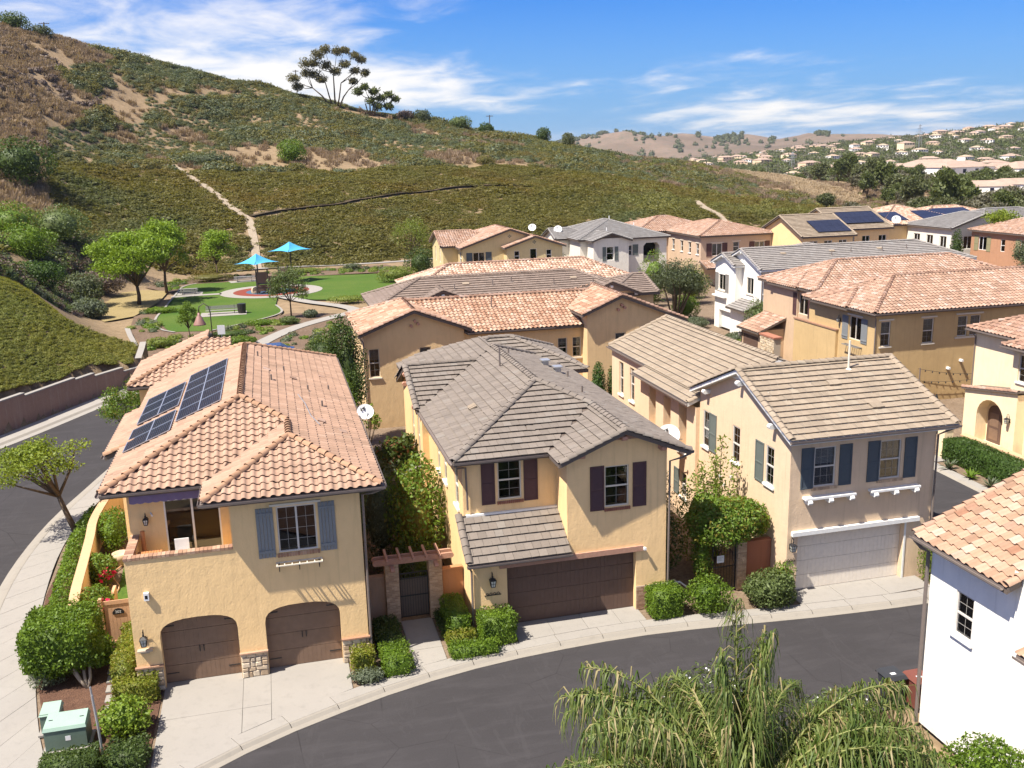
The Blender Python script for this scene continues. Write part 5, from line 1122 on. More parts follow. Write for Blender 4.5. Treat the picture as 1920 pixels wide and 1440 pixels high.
def house10():
    H = thing('house', (52, 89, 0), 'bright white house with dark striped flat tile roof and white garage door', 'house'); fs = []
    rf = Roof(H, 'F', MT['flat_slate2'], MT['flat_slate2'], nind=200, deck=MT['trimw'], caps_ind=False)
    a = block(H, rf, fs, 46.0, 70.5, 84.4, 93.0, 6.8, .395, 'x', ('gable', 'hip')); b = block(H, rf, fs, 45.2, 49, 88.4, 93.8, 6.85, .38, 'x', ('gable', 'gable')); block(H, rf, fs, 54, 61, 90, 99, 6.8, .35, 'y', ('hip', 'hip'))
    b['L'].window(91.05, 92.55, 4.0, 5.65, 'slider', None, MT['vinyl'], MT['trimc']); b['L'].shutter(92.6, 93.3, 3.85, 5.75, MT['grey'], 'panel'); b['L'].shutter(90.25, 91.0, 3.85, 5.75, MT['grey'], 'panel')
    a['L'].window(86.5, 87.9, 4.1, 5.75, 'slider', None, MT['vinyl'], MT['trimc']); a['F'].window(46.6, 47.3, 4.4, 5.8, 'hung', None, MT['vinyl_w'], MT['trimw'])
    b['L'].garage(89.0, 92.3, 1.9, MT['trimw'], .35, 4, 1)
    rf.build(); build_walls(H, fs, MT['white'])
    r2 = Roof(H, 'F', MT['flat_slate2'], MT['flat_slate2'], name='lower_roof', nind=60, caps_ind=False); r2.plane('W', 44.6, 2.75, .4, [(44.6, 84.9), (46.45, 84.9), (46.45, 88.9), (44.6, 88.9)]); r2.line((44.6, 84.96, 2.75), (46.45, 84.96, 3.5)); r2.build()
    q = MB(); q.box(45.2, 85.4, 0, 46.5, 88.9, 2.8); q.build('porch_wall', MT['white'], H)
    for f, y, z in ((b['L'], 88.9, 6.75), (b['L'], 93.2, 6.75), (b['L'], 91.1, 7.55), (a['L'], 85.0, 6.8), (a['L'], 88.7, 8.1)): corbel(f, y, z, .4, .11, MT['trimw'])
    q = MB(); b['L'].box(q, 90.6, 93.3, 3.3, 3.45, -.4, 0); q.build('window_shelf', MT['trimw'], H); downspout(H, [(46.1, 84.5, 6.7), (46.4, 84.8, 6.3), (46.4, 84.8, 0)])
    for x, y in ((55, 86.5), (61, 86.8), (57.5, 87), (64, 87)): vent_pipe(H, x, y, 6.8+.395*(y-84.4), .5)
    v = Vector((0, 1, .395)).normalized(); u = Vector((1, 0, 0))
    for x in (50, 55.5, 61): roof_vent(H, (x, 87.3, 6.8+.395*2.9), u, v, u.cross(v), MT['flat_tan'])
MT['flat_slate2'] = m_clay('flat_tile_ash', CL(1, (.24, .222, .21)), (.16, .14, .14), .35)
house7(); house8(); house9(); house10()
def house11b():
    H = thing('house', (50, 75, 0), 'tan house with plum shutters and clay hip roof beside the white house', 'house'); fs = []
    rf = Roof(H, 'S', MT['clay_pink'], MT['clay_red'], nind=250, far=True, caps_ind=False); a = block(H, rf, fs, 43.0, 64, 69.6, 79.4, 6.8, .38, 'x', ('hip', 'hip')); b = block(H, rf, fs, 42.9, 50, 72.5, 77.5, 6.7, .38, 'x', ('hip', 'hip'))
    a['L'].window(71.4, 72.9, 4.5, 6.2, 'slider', None, MT['vinyl'], blind=.6); b['L'].shutter(73.05, 73.6, 4.35, 6.25, MT['plum'], 'panel'); a['L'].shutter(70.85, 71.35, 4.35, 6.25, MT['plum'], 'panel'); a['F'].window(43.75, 44.5, 4.5, 6.3, 'hung', None, MT['vinyl'], MT['trimc'])
    rf.build(); build_walls(H, fs, MT['salmon2'])
    r2 = Roof(H, 'S', MT['clay_pink'], nind=0, far=True, name='lower_roof', caps_ind=False); r2.plane('W', 40.6, 2.7, .42, [(40.6, 74.6), (43.4, 74.6), (43.4, 78.6), (40.6, 78.6)]); r2.build(); q = MB(); q.box(41.0, 74.9, 0, 43.5, 78.4, 2.8); q.build('garage_wall', MT['salmon2'], H)
    F = Face(H, 'L', 40.98, [], None); F.garage(75.3, 77.9, 2.1, MT['door_dk'], -.02, 4, 8, hole=False)
    lantern((41.0, 78.2, 2.0), (-1, 0, 0), 'black lantern beside the dark garage of the tan house', .6)
    q = MB(); q.box(40.7, 71.9, 0, 41.3, 74.3, 2.6); sw = q.build('stone_arch_wall', MT['mortar'], H); stones(sw, Face(H, 'L', 40.69, [], None), 71.9, 74.3, 0, 2.6); q = MB(); q.box(40.6, 71.8, 2.6, 41.4, 74.4, 2.75); q.build('coping', MT['brick_red'], sw)
MT['salmon2'] = m_stucco('stucco_sand', (.55, .40, .27))
def house11():
    H = thing('house', (50, 63, 0), 'ochre house with clay hip roof and one pale blue shuttered window', 'house'); fs = []
    rf = Roof(H, 'S', MT['clay_pink'], MT['clay_red'], nind=300, caps_ind=False); a = block(H, rf, fs, 40.8, 64, 58.4, 68.0, 6.78, .40, 'x', ('hip', 'hip')); b = block(H, rf, fs, 40.6, 47, 61.6, 66.5, 6.75, .4, 'x', ('hip', 'hip'), wall=False, skip='FLRB')
    f = a['F']
    for u0, u1 in ((41.65, 42.45), (45.1, 46.0)): f.window(u0, u1, 4.3, 6.1, 'hung', (2, 2), MT['vinyl_w'], MT['trimc'], header=MT['trimc'], blind=.5)
    f.window(48.0, 48.85, 4.6, 6.1, 'hung', (2, 2), MT['vinyl_w'], blind=.5); f.window(49.05, 49.95, 4.6, 6.1, 'hung', (2, 2), MT['vinyl_w'], blind=.5)
    q = MB(); f.box(q, 47.8, 50.1, 6.2, 6.32, -.07, 0); q.build('window_header', MT['trimc'], H); q = MB(); f.box(q, 47.8, 50.1, 4.45, 4.57, -.09, 0); q.build('window_sill', MT['trimc'], H)
    l = a['L']; l.window(60.55, 62.05, 4.4, 6.1, 'slider', None, MT['vinyl'], blind=.5, header=MT['trimc']); l.shutter(62.15, 62.9, 4.3, 6.05, MT['blue'], 'board'); l.shutter(59.75, 60.5, 4.3, 6.1, MT['blue'], 'board')
    q = MB(); l.box(q, 60.3, 62.3, 3.95, 4.0, -.42, -.36); l.box(q, 60.3, 62.3, 3.95, 4.0, -.06, 0)
    for i in range(8): l.box(q, 60.3+i*.27, 60.36+i*.27, 3.951, 3.999, -.36, -.06)
    q.build('window_shelf', MT['grey'], H); rf.build(); build_walls(H, fs, MT['ochre'])
    q = MB(); q.box(41.0, 63.4, 0, 41.25, 69.4, 4.75); q.build('balcony_wall', MT['ochre'], H); q = MB(); q.box(40.95, 63.35, 4.752, 41.3, 69.45, 4.85); q.build('parapet_coping', MT['brick'], H)
    lantern((41.22, 63.2, 5.6), (-1, 0, 0), 'black lantern high on the ochre house beside its balcony', .5); downspout(H, [(40.9, 58.5, 6.65), (41.18, 58.78, 6.3), (41.18, 58.78, 0)])
    gutter(H, (40.7, 58.32, 6.72), (64, 58.32, 6.72)); gutter(H, (40.72, 58.3, 6.72), (40.72, 66, 6.72))
    for u, z in ((48.35, 2.75), (47.3, 2.25)): q = MB(); f.box(q, u, u+.16, z, z+.16, -.3, 0); q.build('vent_hood', MT['dishw'], H)
    t = thing('string_lights', (47, 58.7, 1.8), 'string of small bulbs hung along the ochre wall from a post', 'lights'); q = MB(); q.tube([(44.8, 58.4, 0), (44.8, 58.4, 2.6)], .05, 6); q.build('post', MT['gutter'], t)
    for (xa, za, xb, zb) in ((44.8, 2.5, 49.6, 1.75), (44.8, 1.6, 49.6, 1.35)):
        P = [(xa+(xb-xa)*i/8, 58.6, za+(zb-za)*i/8-.12*math.sin(math.pi*i/8)) for i in range(9)]; q = MB(); q.tube(P, .012, 4); q.build('cable', MT['iron'], t)
        for p in P[1:-1]: q = MB(); q.lathe((p[0], p[1], p[2]-.14), [(.02, 0), (.05, .04), (.045, .09), (.02, .13)], 6); q.build('bulb', MT['iron'], t)
def house12():
    H = thing('house', (47, 46, 0), 'cream house with arched entrance niche and dark door behind the clipped hedge', 'house'); fs = []
    rf = Roof(H, 'S', MT['clay_red'], MT['clay_red'], nind=250, far=True, caps_ind=False); a = block(H, rf, fs, 43.4, 58, 40, 52.3, 6.65, .40, 'x', ('hip', 'hip'), over=.4); b = block(H, rf, fs, 42.3, 54, 33, 47.9, 6.4, .40, 'y', ('hip', 'hip'), over=.5)
    l = b['L']; l.window(46.1, 46.95, 4.3, 5.95, 'hung', (2, 2), MT['vinyl_w'], MT['trimw'], blind=.95)
    rf.build(); build_walls(H, fs, MT['cream'])
    # arched porch in front of the entrance
    E = Face(H, 'L', 42.1, [(46.0, 0), (50.4, 0), (50.4, 3.1), (46.0, 3.8)], None); n = 10
    arch = [(47.0, .0), (49.25, .0)] + [(48.125+1.125*math.cos(math.pi*i/n), 1.8+1.1*math.sin(math.pi*i/n)) for i in range(n+1)]; E.holes.append((arch, .8))
    build_walls(H, [E, Face(H, 'B', 50.4, rect(42.1, 43.8, 0, 3.1), None), Face(H, 'F', 46.0, rect(42.1, 43.0, 0, 3.7), None)], MT['cream'], 'porch_wall', lambda mb: mb.add([(42.91, 46.8, 0), (42.91, 50.3, 0), (42.91, 50.3, 3), (42.91, 46.8, 3)], [(0,1,2,3)]))
    q = MB(); q.prism([(41.95, 45.9, 3.82), (41.95, 50.6, 3.1), (43.5, 50.6, 3.1), (43.5, 45.9, 3.82)], (0, 0, .1)); pr = q.build('porch_roof', MT['fascia'], H)
    cm = cap_mesh('S', MT['clay_red'])
    for i in range(13):
        o = bpy.data.objects.new('ridge_tile', cm); link(o, pr); d = Vector((0, 4.6, -.71)).normalized(); sd = d.cross(Vector((0,0,1))).normalized(); up = sd.cross(d); p = Vector((41.85, 51.4, 3.2)) - d*(i*.36+.36)
        d2 = -d; sd2 = d2.cross(Vector((0,0,1))).normalized(); up = sd2.cross(d2); p = Vector((42.05, 50.6, 3.22)) + d2*(i*.36); o.matrix_local = Matrix(((sd2.x, d2.x, up.x, p.x-47), (sd2.y, d2.y, up.y, p.y-46), (sd2.z, d2.z, up.z, p.z), (0,0,0,1)))
    D = Face(H, 'L', 42.9, [], None); pts = [(47.95, 0), (49.1, 0)] + [(48.525+.575*math.cos(math.pi*i/8), 1.85+.55*math.sin(math.pi*i/8)) for i in range(9)]
    q = MB(); q.prism([D.P(u, z, 0) for u, z in pts], (-.05, 0, 0)); d = q.build('door', MT['door_dk'], H)
    for z0, z1 in ((.2, .9), (1.05, 1.9)):
        q = MB(); D.box(q, 48.15, 48.9, z0, z1, -.065, -.051); q.build('door_panel', MT['door_br'], d)
    lantern((42.1, 46.45, 2.05), (-1, 0, 0), 'square black lantern right of the arched cream entrance', .55); q = MB(); E.box(q, 49.6, 49.7, 1.3, 1.5, .2, .3)
    gutter(H, (43.3, 40, 6.58), (43.3, 52.3, 6.58)); downspout(H, [(43.35, 51.9, 6.5), (43.75, 51.85, 6.1), (43.75, 51.85, 0)]); gutter(H, (42.2, 33, 6.32), (42.2, 47.9, 6.32))
def house13():
    H = thing('house', (24, 18, 0), 'bright white house corner with clay tiles and a grey downspout, right foreground', 'house'); s = .40
    rf = Roof(H, 'S', MT['clay_or'], MT['clay_or'], nind=300); xe, ze = 18.72, 6.42; xr = 24.0; y0, y1 = 20.15, 24.15
    rf.plane('W', xe, ze, s, [(xe, y0), (xr, y0), (xr, y1+.0), (xe+2.3, y1), (xe, y1)]); zr = ze+s*(xr-xe); rf.plane('E', 2*xr-xe, ze, s, [(2*xr-xe, y0), (2*xr-xe, y1), (xr, y1), (xr, y0)])
    hip_caps(rf, [(xe, y0+.05, ze), (xr, y0+.05, zr)]); hip_caps(rf, [(xr, y0, zr), (xr, y1, zr)]); hip_caps(rf, [(xe, y1-.05, ze), (xr, y1-.05, zr)]); rf.build()
    gutter(H, (xe-.08, y0+.1, ze-.05), (xe-.08, y1, ze-.05), MT['gutter']); downspout(H, [(xe-.06, y1-.15, ze-.1), (18.85, 23.88, ze-.35), (19.1, 23.86, ze-.5), (19.12, 23.86, 0)], MT['gutter'], .06)
    L = Face(H, 'L', 19.2, [(11, 0), (23.8, 0), (23.8, 6.55), (20.45, 6.55), (20.45, 6.75), (11, 6.75)], None); L.window(21.85, 22.6, 3.8, 5.2, 'hung', (2, 2), MT['vinyl_w'], MT['trimw'], blind=1.0, dep=.08)
    F = Face(H, 'F', 20.4, [(19.2, 6.4), (28.8, 6.4), (28.8, 6.5), (24, 8.35), (19.2, 6.55)], None); Bk = Face(H, 'B', 23.8, [(19.2, 0), (28.8, 0), (28.8, 6.5), (24, 8.35), (19.2, 6.55)], None); Rr = Face(H, 'R', 28.8, rect(11, 23.8, 0, 6.5), None)
    build_walls(H, [L, F, Bk, Rr], MT['white'], extra=lambda mb: mb.box(19.21, 11, 6.3, 28.8, 20.4, 6.72))
    r2 = Roof(H, 'S', MT['clay_or'], MT['clay_or'], name='lower_roof', nind=60); r2.plane('W', 18.45, 4.95, .4, [(18.45, 12), (19.2, 12), (19.2, 19.3), (18.45, 19.3)]); r2.build(); gutter(H, (18.37, 12, 4.88), (18.37, 19.3, 4.88))
MT['clay_or'] = m_clay('clay_tile_orange', CLS((.37, .235, .16)), amt=.3)
house11b(); house11(); house12(); house13()
def solar_field(label, p0, du, dv, nu, nv, gap=.02):
    """panels nu x nv; p0 corner, du/dv panel edge vectors"""
    p0 = Vector(p0); du = Vector(du); dv = Vector(dv); n = du.cross(dv).normalized(); t = thing('solar_array', p0, label, 'solar panel', 'solar panels on distant roofs')
    for i in range(nu):
        for j in range(nv):
            a = p0+du*(i+.012)+dv*(j+.008); q = MB(); q.prism([a, a+du*.976, a+du*.976+dv*.984, a+dv*.984], n*.05); q.build('panel', MT['solar'], t)
    q = MB()
    for k in (.3, .7): q.beam(p0+dv*nv*k-n*.06, p0+dv*nv*k+du*nu-n*.06, .05, .06)
    q.build('rail', MT['alu'], t)
def house14():
    H = thing('house', (72, 120, 0), 'yellow ochre house with flat tiles carrying solar panels on two roof levels', 'house'); fs = []
    rf = Roof(H, 'F', MT['flat_tan'], MT['flat_tan'], nind=0, caps_ind=False); a = block(H, rf, fs, 68.2, 76.5, 114.4, 126.6, 6.8, .41, 'x', ('gable', 'gable')); b = block(H, rf, fs, 75.6, 84, 117.2, 129.5, 7.3, .41, 'x', ('gable', 'gable'))
    a['L'].window(115.6, 116.5, 4.2, 5.8, 'hung', None, MT['trimw'], far=True)
    for u in (69.6, 71.8, 74): a['F'].window(u, u+1.2, 4.8, 6.2, 'slider', None, MT['trimw'], far=True)
    for u in (77, 79.4, 82): b['F'].window(u, u+1.2, 4.8, 6.3, 'slider', None, MT['trimw'], far=True)
    rf.build(); build_walls(H, fs, MT['yellow2'])
    solar_field('dark solar array on the lower slope of the ochre house', (71.1, 115.2, 7.3), (1.0, 0, 0), (0, 1.6, .656), 5, 2); solar_field('big solar array on the upper roof of the ochre house', (77.3, 118.4, 8.0), (1.0, 0, 0), (0, 1.6, .656), 6, 2)
    solar_field('solar array on the far slope beyond the yellow gable', (68.4, 126, 7.25), (1.0, 0, 0), (0, -1.6, .656), 5, 2)
def house15():
    H = thing('house', (98, 134, 0), 'clay roofed house with several scattered solar arrays, far right row', 'house'); fs = []
    rf = Roof(H, 'S', MT['clay_mott'], MT['clay_pink'], nind=0, far=True, caps_ind=False); a = block(H, rf, fs, 88, 104, 126, 142, 6.8, .30, 'x', ('hip', 'hip')); b = block(H, rf, fs, 100, 116, 132, 144, 6.8, .28, 'x', ('hip', 'hip')); rf.build(); build_walls(H, fs, MT['tan'])
    solar_field('solar array left of the ridge on the far clay roof', (90.5, 127.4, 7.35), (1.1, 0, 0), (0, 1.7, .51), 3, 2); solar_field('solar array at the centre of the far clay roof', (96.5, 127.6, 7.4), (1.1, 0, 0), (0, 1.7, .51), 4, 2); solar_field('solar array at the right of the far clay roof', (104, 133.2, 7.25), (1.1, 0, 0), (0, 1.7, .476), 6, 2)
def house16():
    H = thing('house', (97, 120, 0), 'white house with grey flat roof tiles beside the rust house', 'house'); fs = []
    rf = Roof(H, 'F', MT['flat_slate'], MT['flat_slate'], nind=0, caps_ind=False); a = block(H, rf, fs, 92.5, 104, 116.2, 127, 6.8, .33, 'y', ('gable', 'hip')); block(H, rf, fs, 100, 118, 120, 132, 6.8, .3, 'x', ('hip', 'hip'))
    for y in (117.6, 120.5, 123.4): a['L'].window(y, y+1.4, 3.6, 5.6, 'slider', None, MT['trimw'], far=True)
    a['F'].window(95, 96.4, 3.8, 5.6, 'slider', None, MT['trimw'], far=True); rf.build(); build_walls(H, fs, MT['offwhite'])
def house17():
    H = thing('house', (99, 108, 0), 'rust orange house with olive shutters and clay roof at the right edge', 'house'); fs = []
    rf = Roof(H, 'S', MT['clay_pink'], MT['clay_red'], nind=0, far=True, caps_ind=False); a = block(H, rf, fs, 93.3, 110, 101, 114, 6.8, .33, 'x', ('hip', 'hip'))
    l = a['L']
    for y in (110.6, 103): l.window(y, y+1.5, 4.2, 6.0, 'slider', None, MT['trimw'], far=True); l.shutter(y-.8, y-.05, 4.1, 6.1, MT['olive'], 'panel'); l.shutter(y+1.55, y+2.3, 4.1, 6.1, MT['olive'], 'panel')
    l.window(107.2, 108, 4.3, 5.9, 'hung', None, MT['trimw'], far=True)
    for u in (95, 98.5): a['F'].window(u, u+1.4, 4.2, 6, 'slider', None, MT['trimw'], far=True)
    rf.build(); build_walls(H, fs, MT['rust'])
house14(); house15(); house16(); house17()
# ------------------------------------------------------------------ helpers: foliage
def leaves(pos, nrm, size, aspect=.5, spread=.9, droop=0.0):
    """one folded rhombic leaf per position; returns verts, quad faces, tint"""
    n = len(pos); pos = np.asarray(pos, float); nrm = np.asarray(nrm, float)
    d = nrm + NR.normal(0, spread, (n, 3)); d[:, 2] -= droop; d /= np.linalg.norm(d, axis=1)[:, None]+1e-9
    a = np.cross(d, NR.normal(0, 1, (n, 3))); a /= np.linalg.norm(a, axis=1)[:, None]+1e-9; b = np.cross(d, a)
    L = (size*NR.uniform(.6, 1.4, n))[:, None]; w = L*aspect*.5
    V = np.stack([pos, pos+a*L*.5+b*w+d*L*.12, pos+a*L, pos+a*L*.5-b*w+d*L*.12], 1).reshape(-1, 3)
    F = np.arange(n*4).reshape(n, 4); t = np.repeat(NR.random(n), 4); return V, F, t
def dome_pts(c, r, n, shell=.35, zmin=-1.0, lumps=0):
    c = np.array(c, float); r = np.array(r, float); u = NR.normal(0, 1, (n*2, 3)); u /= np.linalg.norm(u, axis=1)[:, None]; u = u[u[:, 2] > zmin][:n]
    rad = 1 - shell*NR.random(len(u))**1.6
    if lumps:
        k = NR.normal(0, 1, (lumps, 3)); k /= np.linalg.norm(k, axis=1)[:, None]; m = (u @ k.T).max(1); rad *= .72 + .36*np.clip((m-.55)/.45, 0, 1)
    return c + u*rad[:, None]*r, u/r*r.mean()
def ico_core(c, r, k=.72):
    V = []; F = []; n, m = 8, 5
    for j in range(m+1):
        ph = math.pi*j/m
        for i in range(n): th = 2*math.pi*i/n; V.append((c[0]+r[0]*k*math.sin(ph)*math.cos(th), c[1]+r[1]*k*math.sin(ph)*math.sin(th), c[2]+r[2]*k*math.cos(ph)))
    for j in range(m):
        for i in range(n): F.append((j*n+i, j*n+(i+1)%n, (j+1)*n+(i+1)%n, (j+1)*n+i))
    return np.array(V), np.array(F)
class Fol:
    def __init__(s): s.V = []; s.F = []; s.T = []; s.n = 0
    def put(s, V, F, t): s.V.append(V); s.F.append(F+s.n); s.T.append(t); s.n += len(V)
    def leaf(s, pos, nrm, size, **k): s.put(*leaves(pos, nrm, size, **k)); return s
    def core(s, c, r, k=.72): V, F = ico_core(c, r, k); s.put(V, F, np.zeros(len(V))); return s
    def blob(s, c, r, n, size, lumps=0, core=.7, shell=.35, zmin=-1.0, **k):
        p, nn = dome_pts(c, r, n, shell, zmin, lumps); s.leaf(p, nn, size, **k)
        if core: s.core(c, r, core*.85 if lumps else core)
        return s
    def box(s, x0, x1, y0, y1, z0, z1, n, size, rnd=.08, **k):
        A = np.array([(x1-x0)*(y1-y0), (x1-x0)*(z1-z0), (x1-x0)*(z1-z0)*.4, (y1-y0)*(z1-z0), (y1-y0)*(z1-z0)*.6]); cnt = (A/A.sum()*n).astype(int); P = []; N_ = []
        for i, c in enumerate(cnt):
            a, b = NR.random(c), NR.random(c); dep = NR.random(c)**2*.10-.03
            if i == 0: p = np.stack([x0+a*(x1-x0), y0+b*(y1-y0), z1-dep], 1); q = (0, 0, 1)
            elif i == 1: p = np.stack([x0+a*(x1-x0), y0+dep, z0+b*(z1-z0)], 1); q = (0, -1, .2)
            elif i == 2: p = np.stack([x0+a*(x1-x0), y1-dep, z0+b*(z1-z0)], 1); q = (0, 1, .2)
            elif i == 3: p = np.stack([x0+dep, y0+a*(y1-y0), z0+b*(z1-z0)], 1); q = (-1, 0, .2)
            else: p = np.stack([x1-dep, y0+a*(y1-y0), z0+b*(z1-z0)], 1); q = (1, 0, .2)
            P.append(p); N_.append(np.tile(np.array(q, float), (c, 1)))
        P = np.concatenate(P); c = np.array([(x0+x1)/2, (y0+y1)/2, (z0+z1)/2]); h = np.array([(x1-x0)/2, (y1-y0)/2, (z1-z0)/2])
        q = np.abs((P-c)/h); e = np.sort(q, 1)[:, 1]; P = c + (P-c)*(1-.10*np.clip((e-.75)/.25, 0, 1)**2)[:, None]          # soften the clipped edges
        P += (fbm(P[:, 0]*1.7+P[:, 2], P[:, 1]*1.7+P[:, 2]*1.3, 5, 2)-.5)[:, None]*np.concatenate(N_)*.26
        s.leaf(P, np.concatenate(N_), size, **k); m = .09; e = np.array([(x, y, z) for z in (z0, z1-m) for x, y in ((x0+m, y0+m), (x1-m, y0+m), (x1-m, y1-m), (x0+m, y1-m))])
        s.put(e, np.array([(0,1,5,4),(1,2,6,5),(2,3,7,6),(3,0,4,7),(4,5,6,7)]), np.zeros(8)); return s
    def obj(s, name, mat, parent=None, org=None): return np_obj(name, np.concatenate(s.V), np.concatenate(s.F), mat, parent, tint=np.concatenate(s.T), org=org)
def stems(t, base, tips, r0, r1=.012, mat=None, name='trunk', bend=.15, n=5):
    q = MB(); b = Vector(base)
    for tip in tips:
        tp = Vector(tip); mid = [b.lerp(tp, k/n) + Vector((R.uniform(-1, 1), R.uniform(-1, 1), .4))*bend*math.sin(math.pi*k/n)*(tp-b).length*.25 for k in range(n+1)]
        q.tube(mid, [r0+(r1-r0)*k/n for k in range(n+1)], 6)
    return q.build(name, mat or MT['bark'], t, True)
def hedge(label, x0, x1, y0, y1, h, mat='hedge', dens=480, size=.085, group=None, z0=0.0):
    t = thing('hedge', ((x0+x1)/2, (y0+y1)/2, z0), label, 'hedge', group); a = (x1-x0)*(y1-y0)+2*(x1-x0+y1-y0)*h
    Fol().box(x0, x1, y0, y1, z0+.04, z0+h, int(a*dens*.7), size, spread=.75).obj('foliage', MT['lf_'+mat], t); stems(t, ((x0+x1)/2, (y0+y1)/2, z0-.05), [((x0+x1)/2+R.uniform(-.2, .2), (y0+y1)/2+R.uniform(-.2, .2), z0+h*.6) for _ in range(4)], .025); return t
def bush(label, c, r, h, mat='hedge', n=2600, size=.09, lumps=16, name='bush', cat='bush', group=None, bark='bark', flowers=None, spread=.9, z0=0.0, aspect=.5):
    x, y = c; rx, ry = r if isinstance(r, tuple) else (r, r); t = thing(name, (x, y, z0), label, cat, group); rz = h*.52
    Fol().blob((x, y, z0+h-rz), (rx, ry, rz), n, size, lumps, spread=spread, aspect=aspect).obj('foliage', MT['lf_'+mat], t)
    stems(t, (x, y, z0-.05), [(x+R.uniform(-.5, .5)*rx, y+R.uniform(-.5, .5)*ry, z0+h*.6) for _ in range(5)], .03, mat=MT[bark])
    if flowers:
        m, k, sz, zone = flowers; p, nn = dome_pts((x, y, z0+h-rz), (rx*1.02, ry*1.02, rz*1.02), k*14, .1, -.3)
        if zone is not None: p = p[np.linalg.norm(p-(np.array([x, y, z0+h-rz])+np.array(zone)*np.array([rx, ry, rz])), axis=1) < .55*rx]
        f = Fol(); f.leaf(p[:k*8], np.tile([0, -.3, 1.], (len(p[:k*8]), 1)), sz, aspect=.9); f.obj('flowers', MT[m], t)
    return t
def tree(name, label, base, h, crown, mat, nclump=24, nleaf=220, lsize=.16, trunk_r=.13, fork=.35, bark='bark', clump=.45, lean=(0, 0), cat='tree', group=None, ntr=1, droop=0.0, flat=.8, core=0.0, limbs=9):
    x, y, z = base; rx, ry, rz = crown; t = thing(name, base, label, cat, group); cx, cy, cz = x+lean[0], y+lean[1], z+h-rz
    cl = []
    for i in range(nclump):
        u = NR.normal(0, 1, 3); u /= np.linalg.norm(u); rad = NR.uniform(.45, .95) ; u[2] = u[2] if u[2] > -.5 else -u[2]
        cl.append((cx+u[0]*rx*rad, cy+u[1]*ry*rad, cz+u[2]*rz*rad))
    f = Fol()
    for c in cl:
        k = clump*NR.uniform(.7, 1.3); p, nn = dome_pts(c, (rx*k, ry*k, rz*k*flat), nleaf, .75); f.leaf(p, nn, lsize, droop=droop)
    if core: f.core((cx, cy, cz), (rx, ry, rz), core)
    f.obj('crown', MT['lf_'+mat], t)
    q = MB(); fk = Vector((x+lean[0]*.45, y+lean[1]*.45, z+h*fork))
    if ntr == 1: q.tube([(x, y, z-.15), Vector((x, y, z)).lerp(fk, .5)+Vector((R.uniform(-.05, .05)*h*.3, 0, 0)), fk], [trunk_r*1.2, trunk_r, trunk_r*.8], 8)
    for c in sorted(cl, key=lambda c: -c[2])[::max(1, len(cl)//limbs)]:
        b0 = fk if ntr == 1 else Vector((x+R.uniform(-.15, .15), y+R.uniform(-.15, .15), z-.1)); b1 = Vector(c); m = b0.lerp(b1, .5)+Vector((R.uniform(-.1, .1)*rx, R.uniform(-.1, .1)*ry, (.02 if ntr == 1 else .12)*h)); q.tube([b0, m, b1], [trunk_r*.62, trunk_r*.4, trunk_r*.14], 6)
    q.build('trunk', MT[bark], t, True); return t
def copy_tree(o, loc, rz=0.0, s=1.0, label=None, sz=None):
    c = o.copy(); COL.objects.link(c); c.location = loc; c.rotation_euler = (0, 0, rz); c.scale = (s, s, sz or s)
    if label: c['label'] = label
    for ch in o.children:
        d = ch.copy(); COL.objects.link(d); d.parent = c
    return c

# ------------------------------------------------------------------ planting by the three front houses
hedge('yellowish clipped hedge running back along the left wall of the balcony house', -6.6, -5.85, 33.0, 36.7, 1.15, 'yellow')
hedge('clipped hedge across the corner left of the left arched garage', -6.5, -4.98, 32.2, 32.98, .8, 'yellow')
t = thing('topiary_bush', (-7.7, 34.0, 0), 'big flat-topped topiary bush on bare twisted stems by the sidewalk', 'bush')
Fol().box(-9.7, -7.3, 34.0, 36.4, .75, 2.3, 6800, .12, spread=.7)  .blob((-7.4, 35.0, .95), (.8, 1.0, .9), 2300, .11, 8).blob((-8.6, 34.3, .95), (1.0, .5, .6), 1500, .11, 8).obj('foliage', MT['lf_hedge'], t); stems(t, (-7.6, 33.95, -.05), [(-8.6, 34.6, 1.5), (-8.0, 35.2, 1.5), (-7.3, 35.0, 1.5), (-8.9, 35.2, 1.5)], .07, .03, MT['bark_lt'])
bush('grey sprawling shrub under the big topiary by the sidewalk', (-9.0, 35.0), (.85, 1.1), .75, 'sage', 1800, .09, 10)
bush('bright lime bush in mulch beside the left driveway', (-5.85, 30.5), (.85, .75), 1.25, 'lime', 1500, .15, 12)
hedge('dark low hedge beside the green utility boxes', -8.1, -6.35, 28.1, 29.25, .62, 'dark', 620); hedge('dark low hedge between the metal post and the left driveway', -6.15, -4.98, 28.2, 29.35, .6, 'dark', 620)
def path_hedge(label, P, w, h, mat, n, size):
    P = densify(P, .5); c = P[len(P)//2]; t = thing('hedge', (c[0], c[1], 0), label, 'hedge'); f = Fol(); P = np.array(P); k = NR.integers(0, len(P)-1, n); s_ = NR.random(n)[:, None]; p = P[k]*(1-s_)+P[k+1]*s_
    a = NR.uniform(0, math.pi, n); rr = .7+.3*NR.random(n); lump = .75+.5*fbm(p[:, 0]*1.4, p[:, 1]*1.4, 4, 2); x = np.cos(a)*w/2*rr; z = np.sin(a)*h*rr*lump
    f.leaf(np.stack([p[:, 0]+x, p[:, 1]+NR.normal(0, .05, n), z+.03], 1), np.stack([np.cos(a), np.zeros(n)-.2, np.sin(a)], 1), size); f.obj('foliage', MT['lf_'+mat], t); return t
path_hedge('long leafy vine hedge outside the curved garden wall', [(-9.3, 37.2), (-9.55, 40), (-9.85, 43.5), (-10.05, 46.5), (-10.15, 49.5), (-9.9, 52)], 1.15, .95, 'hedge', 9000, .13)
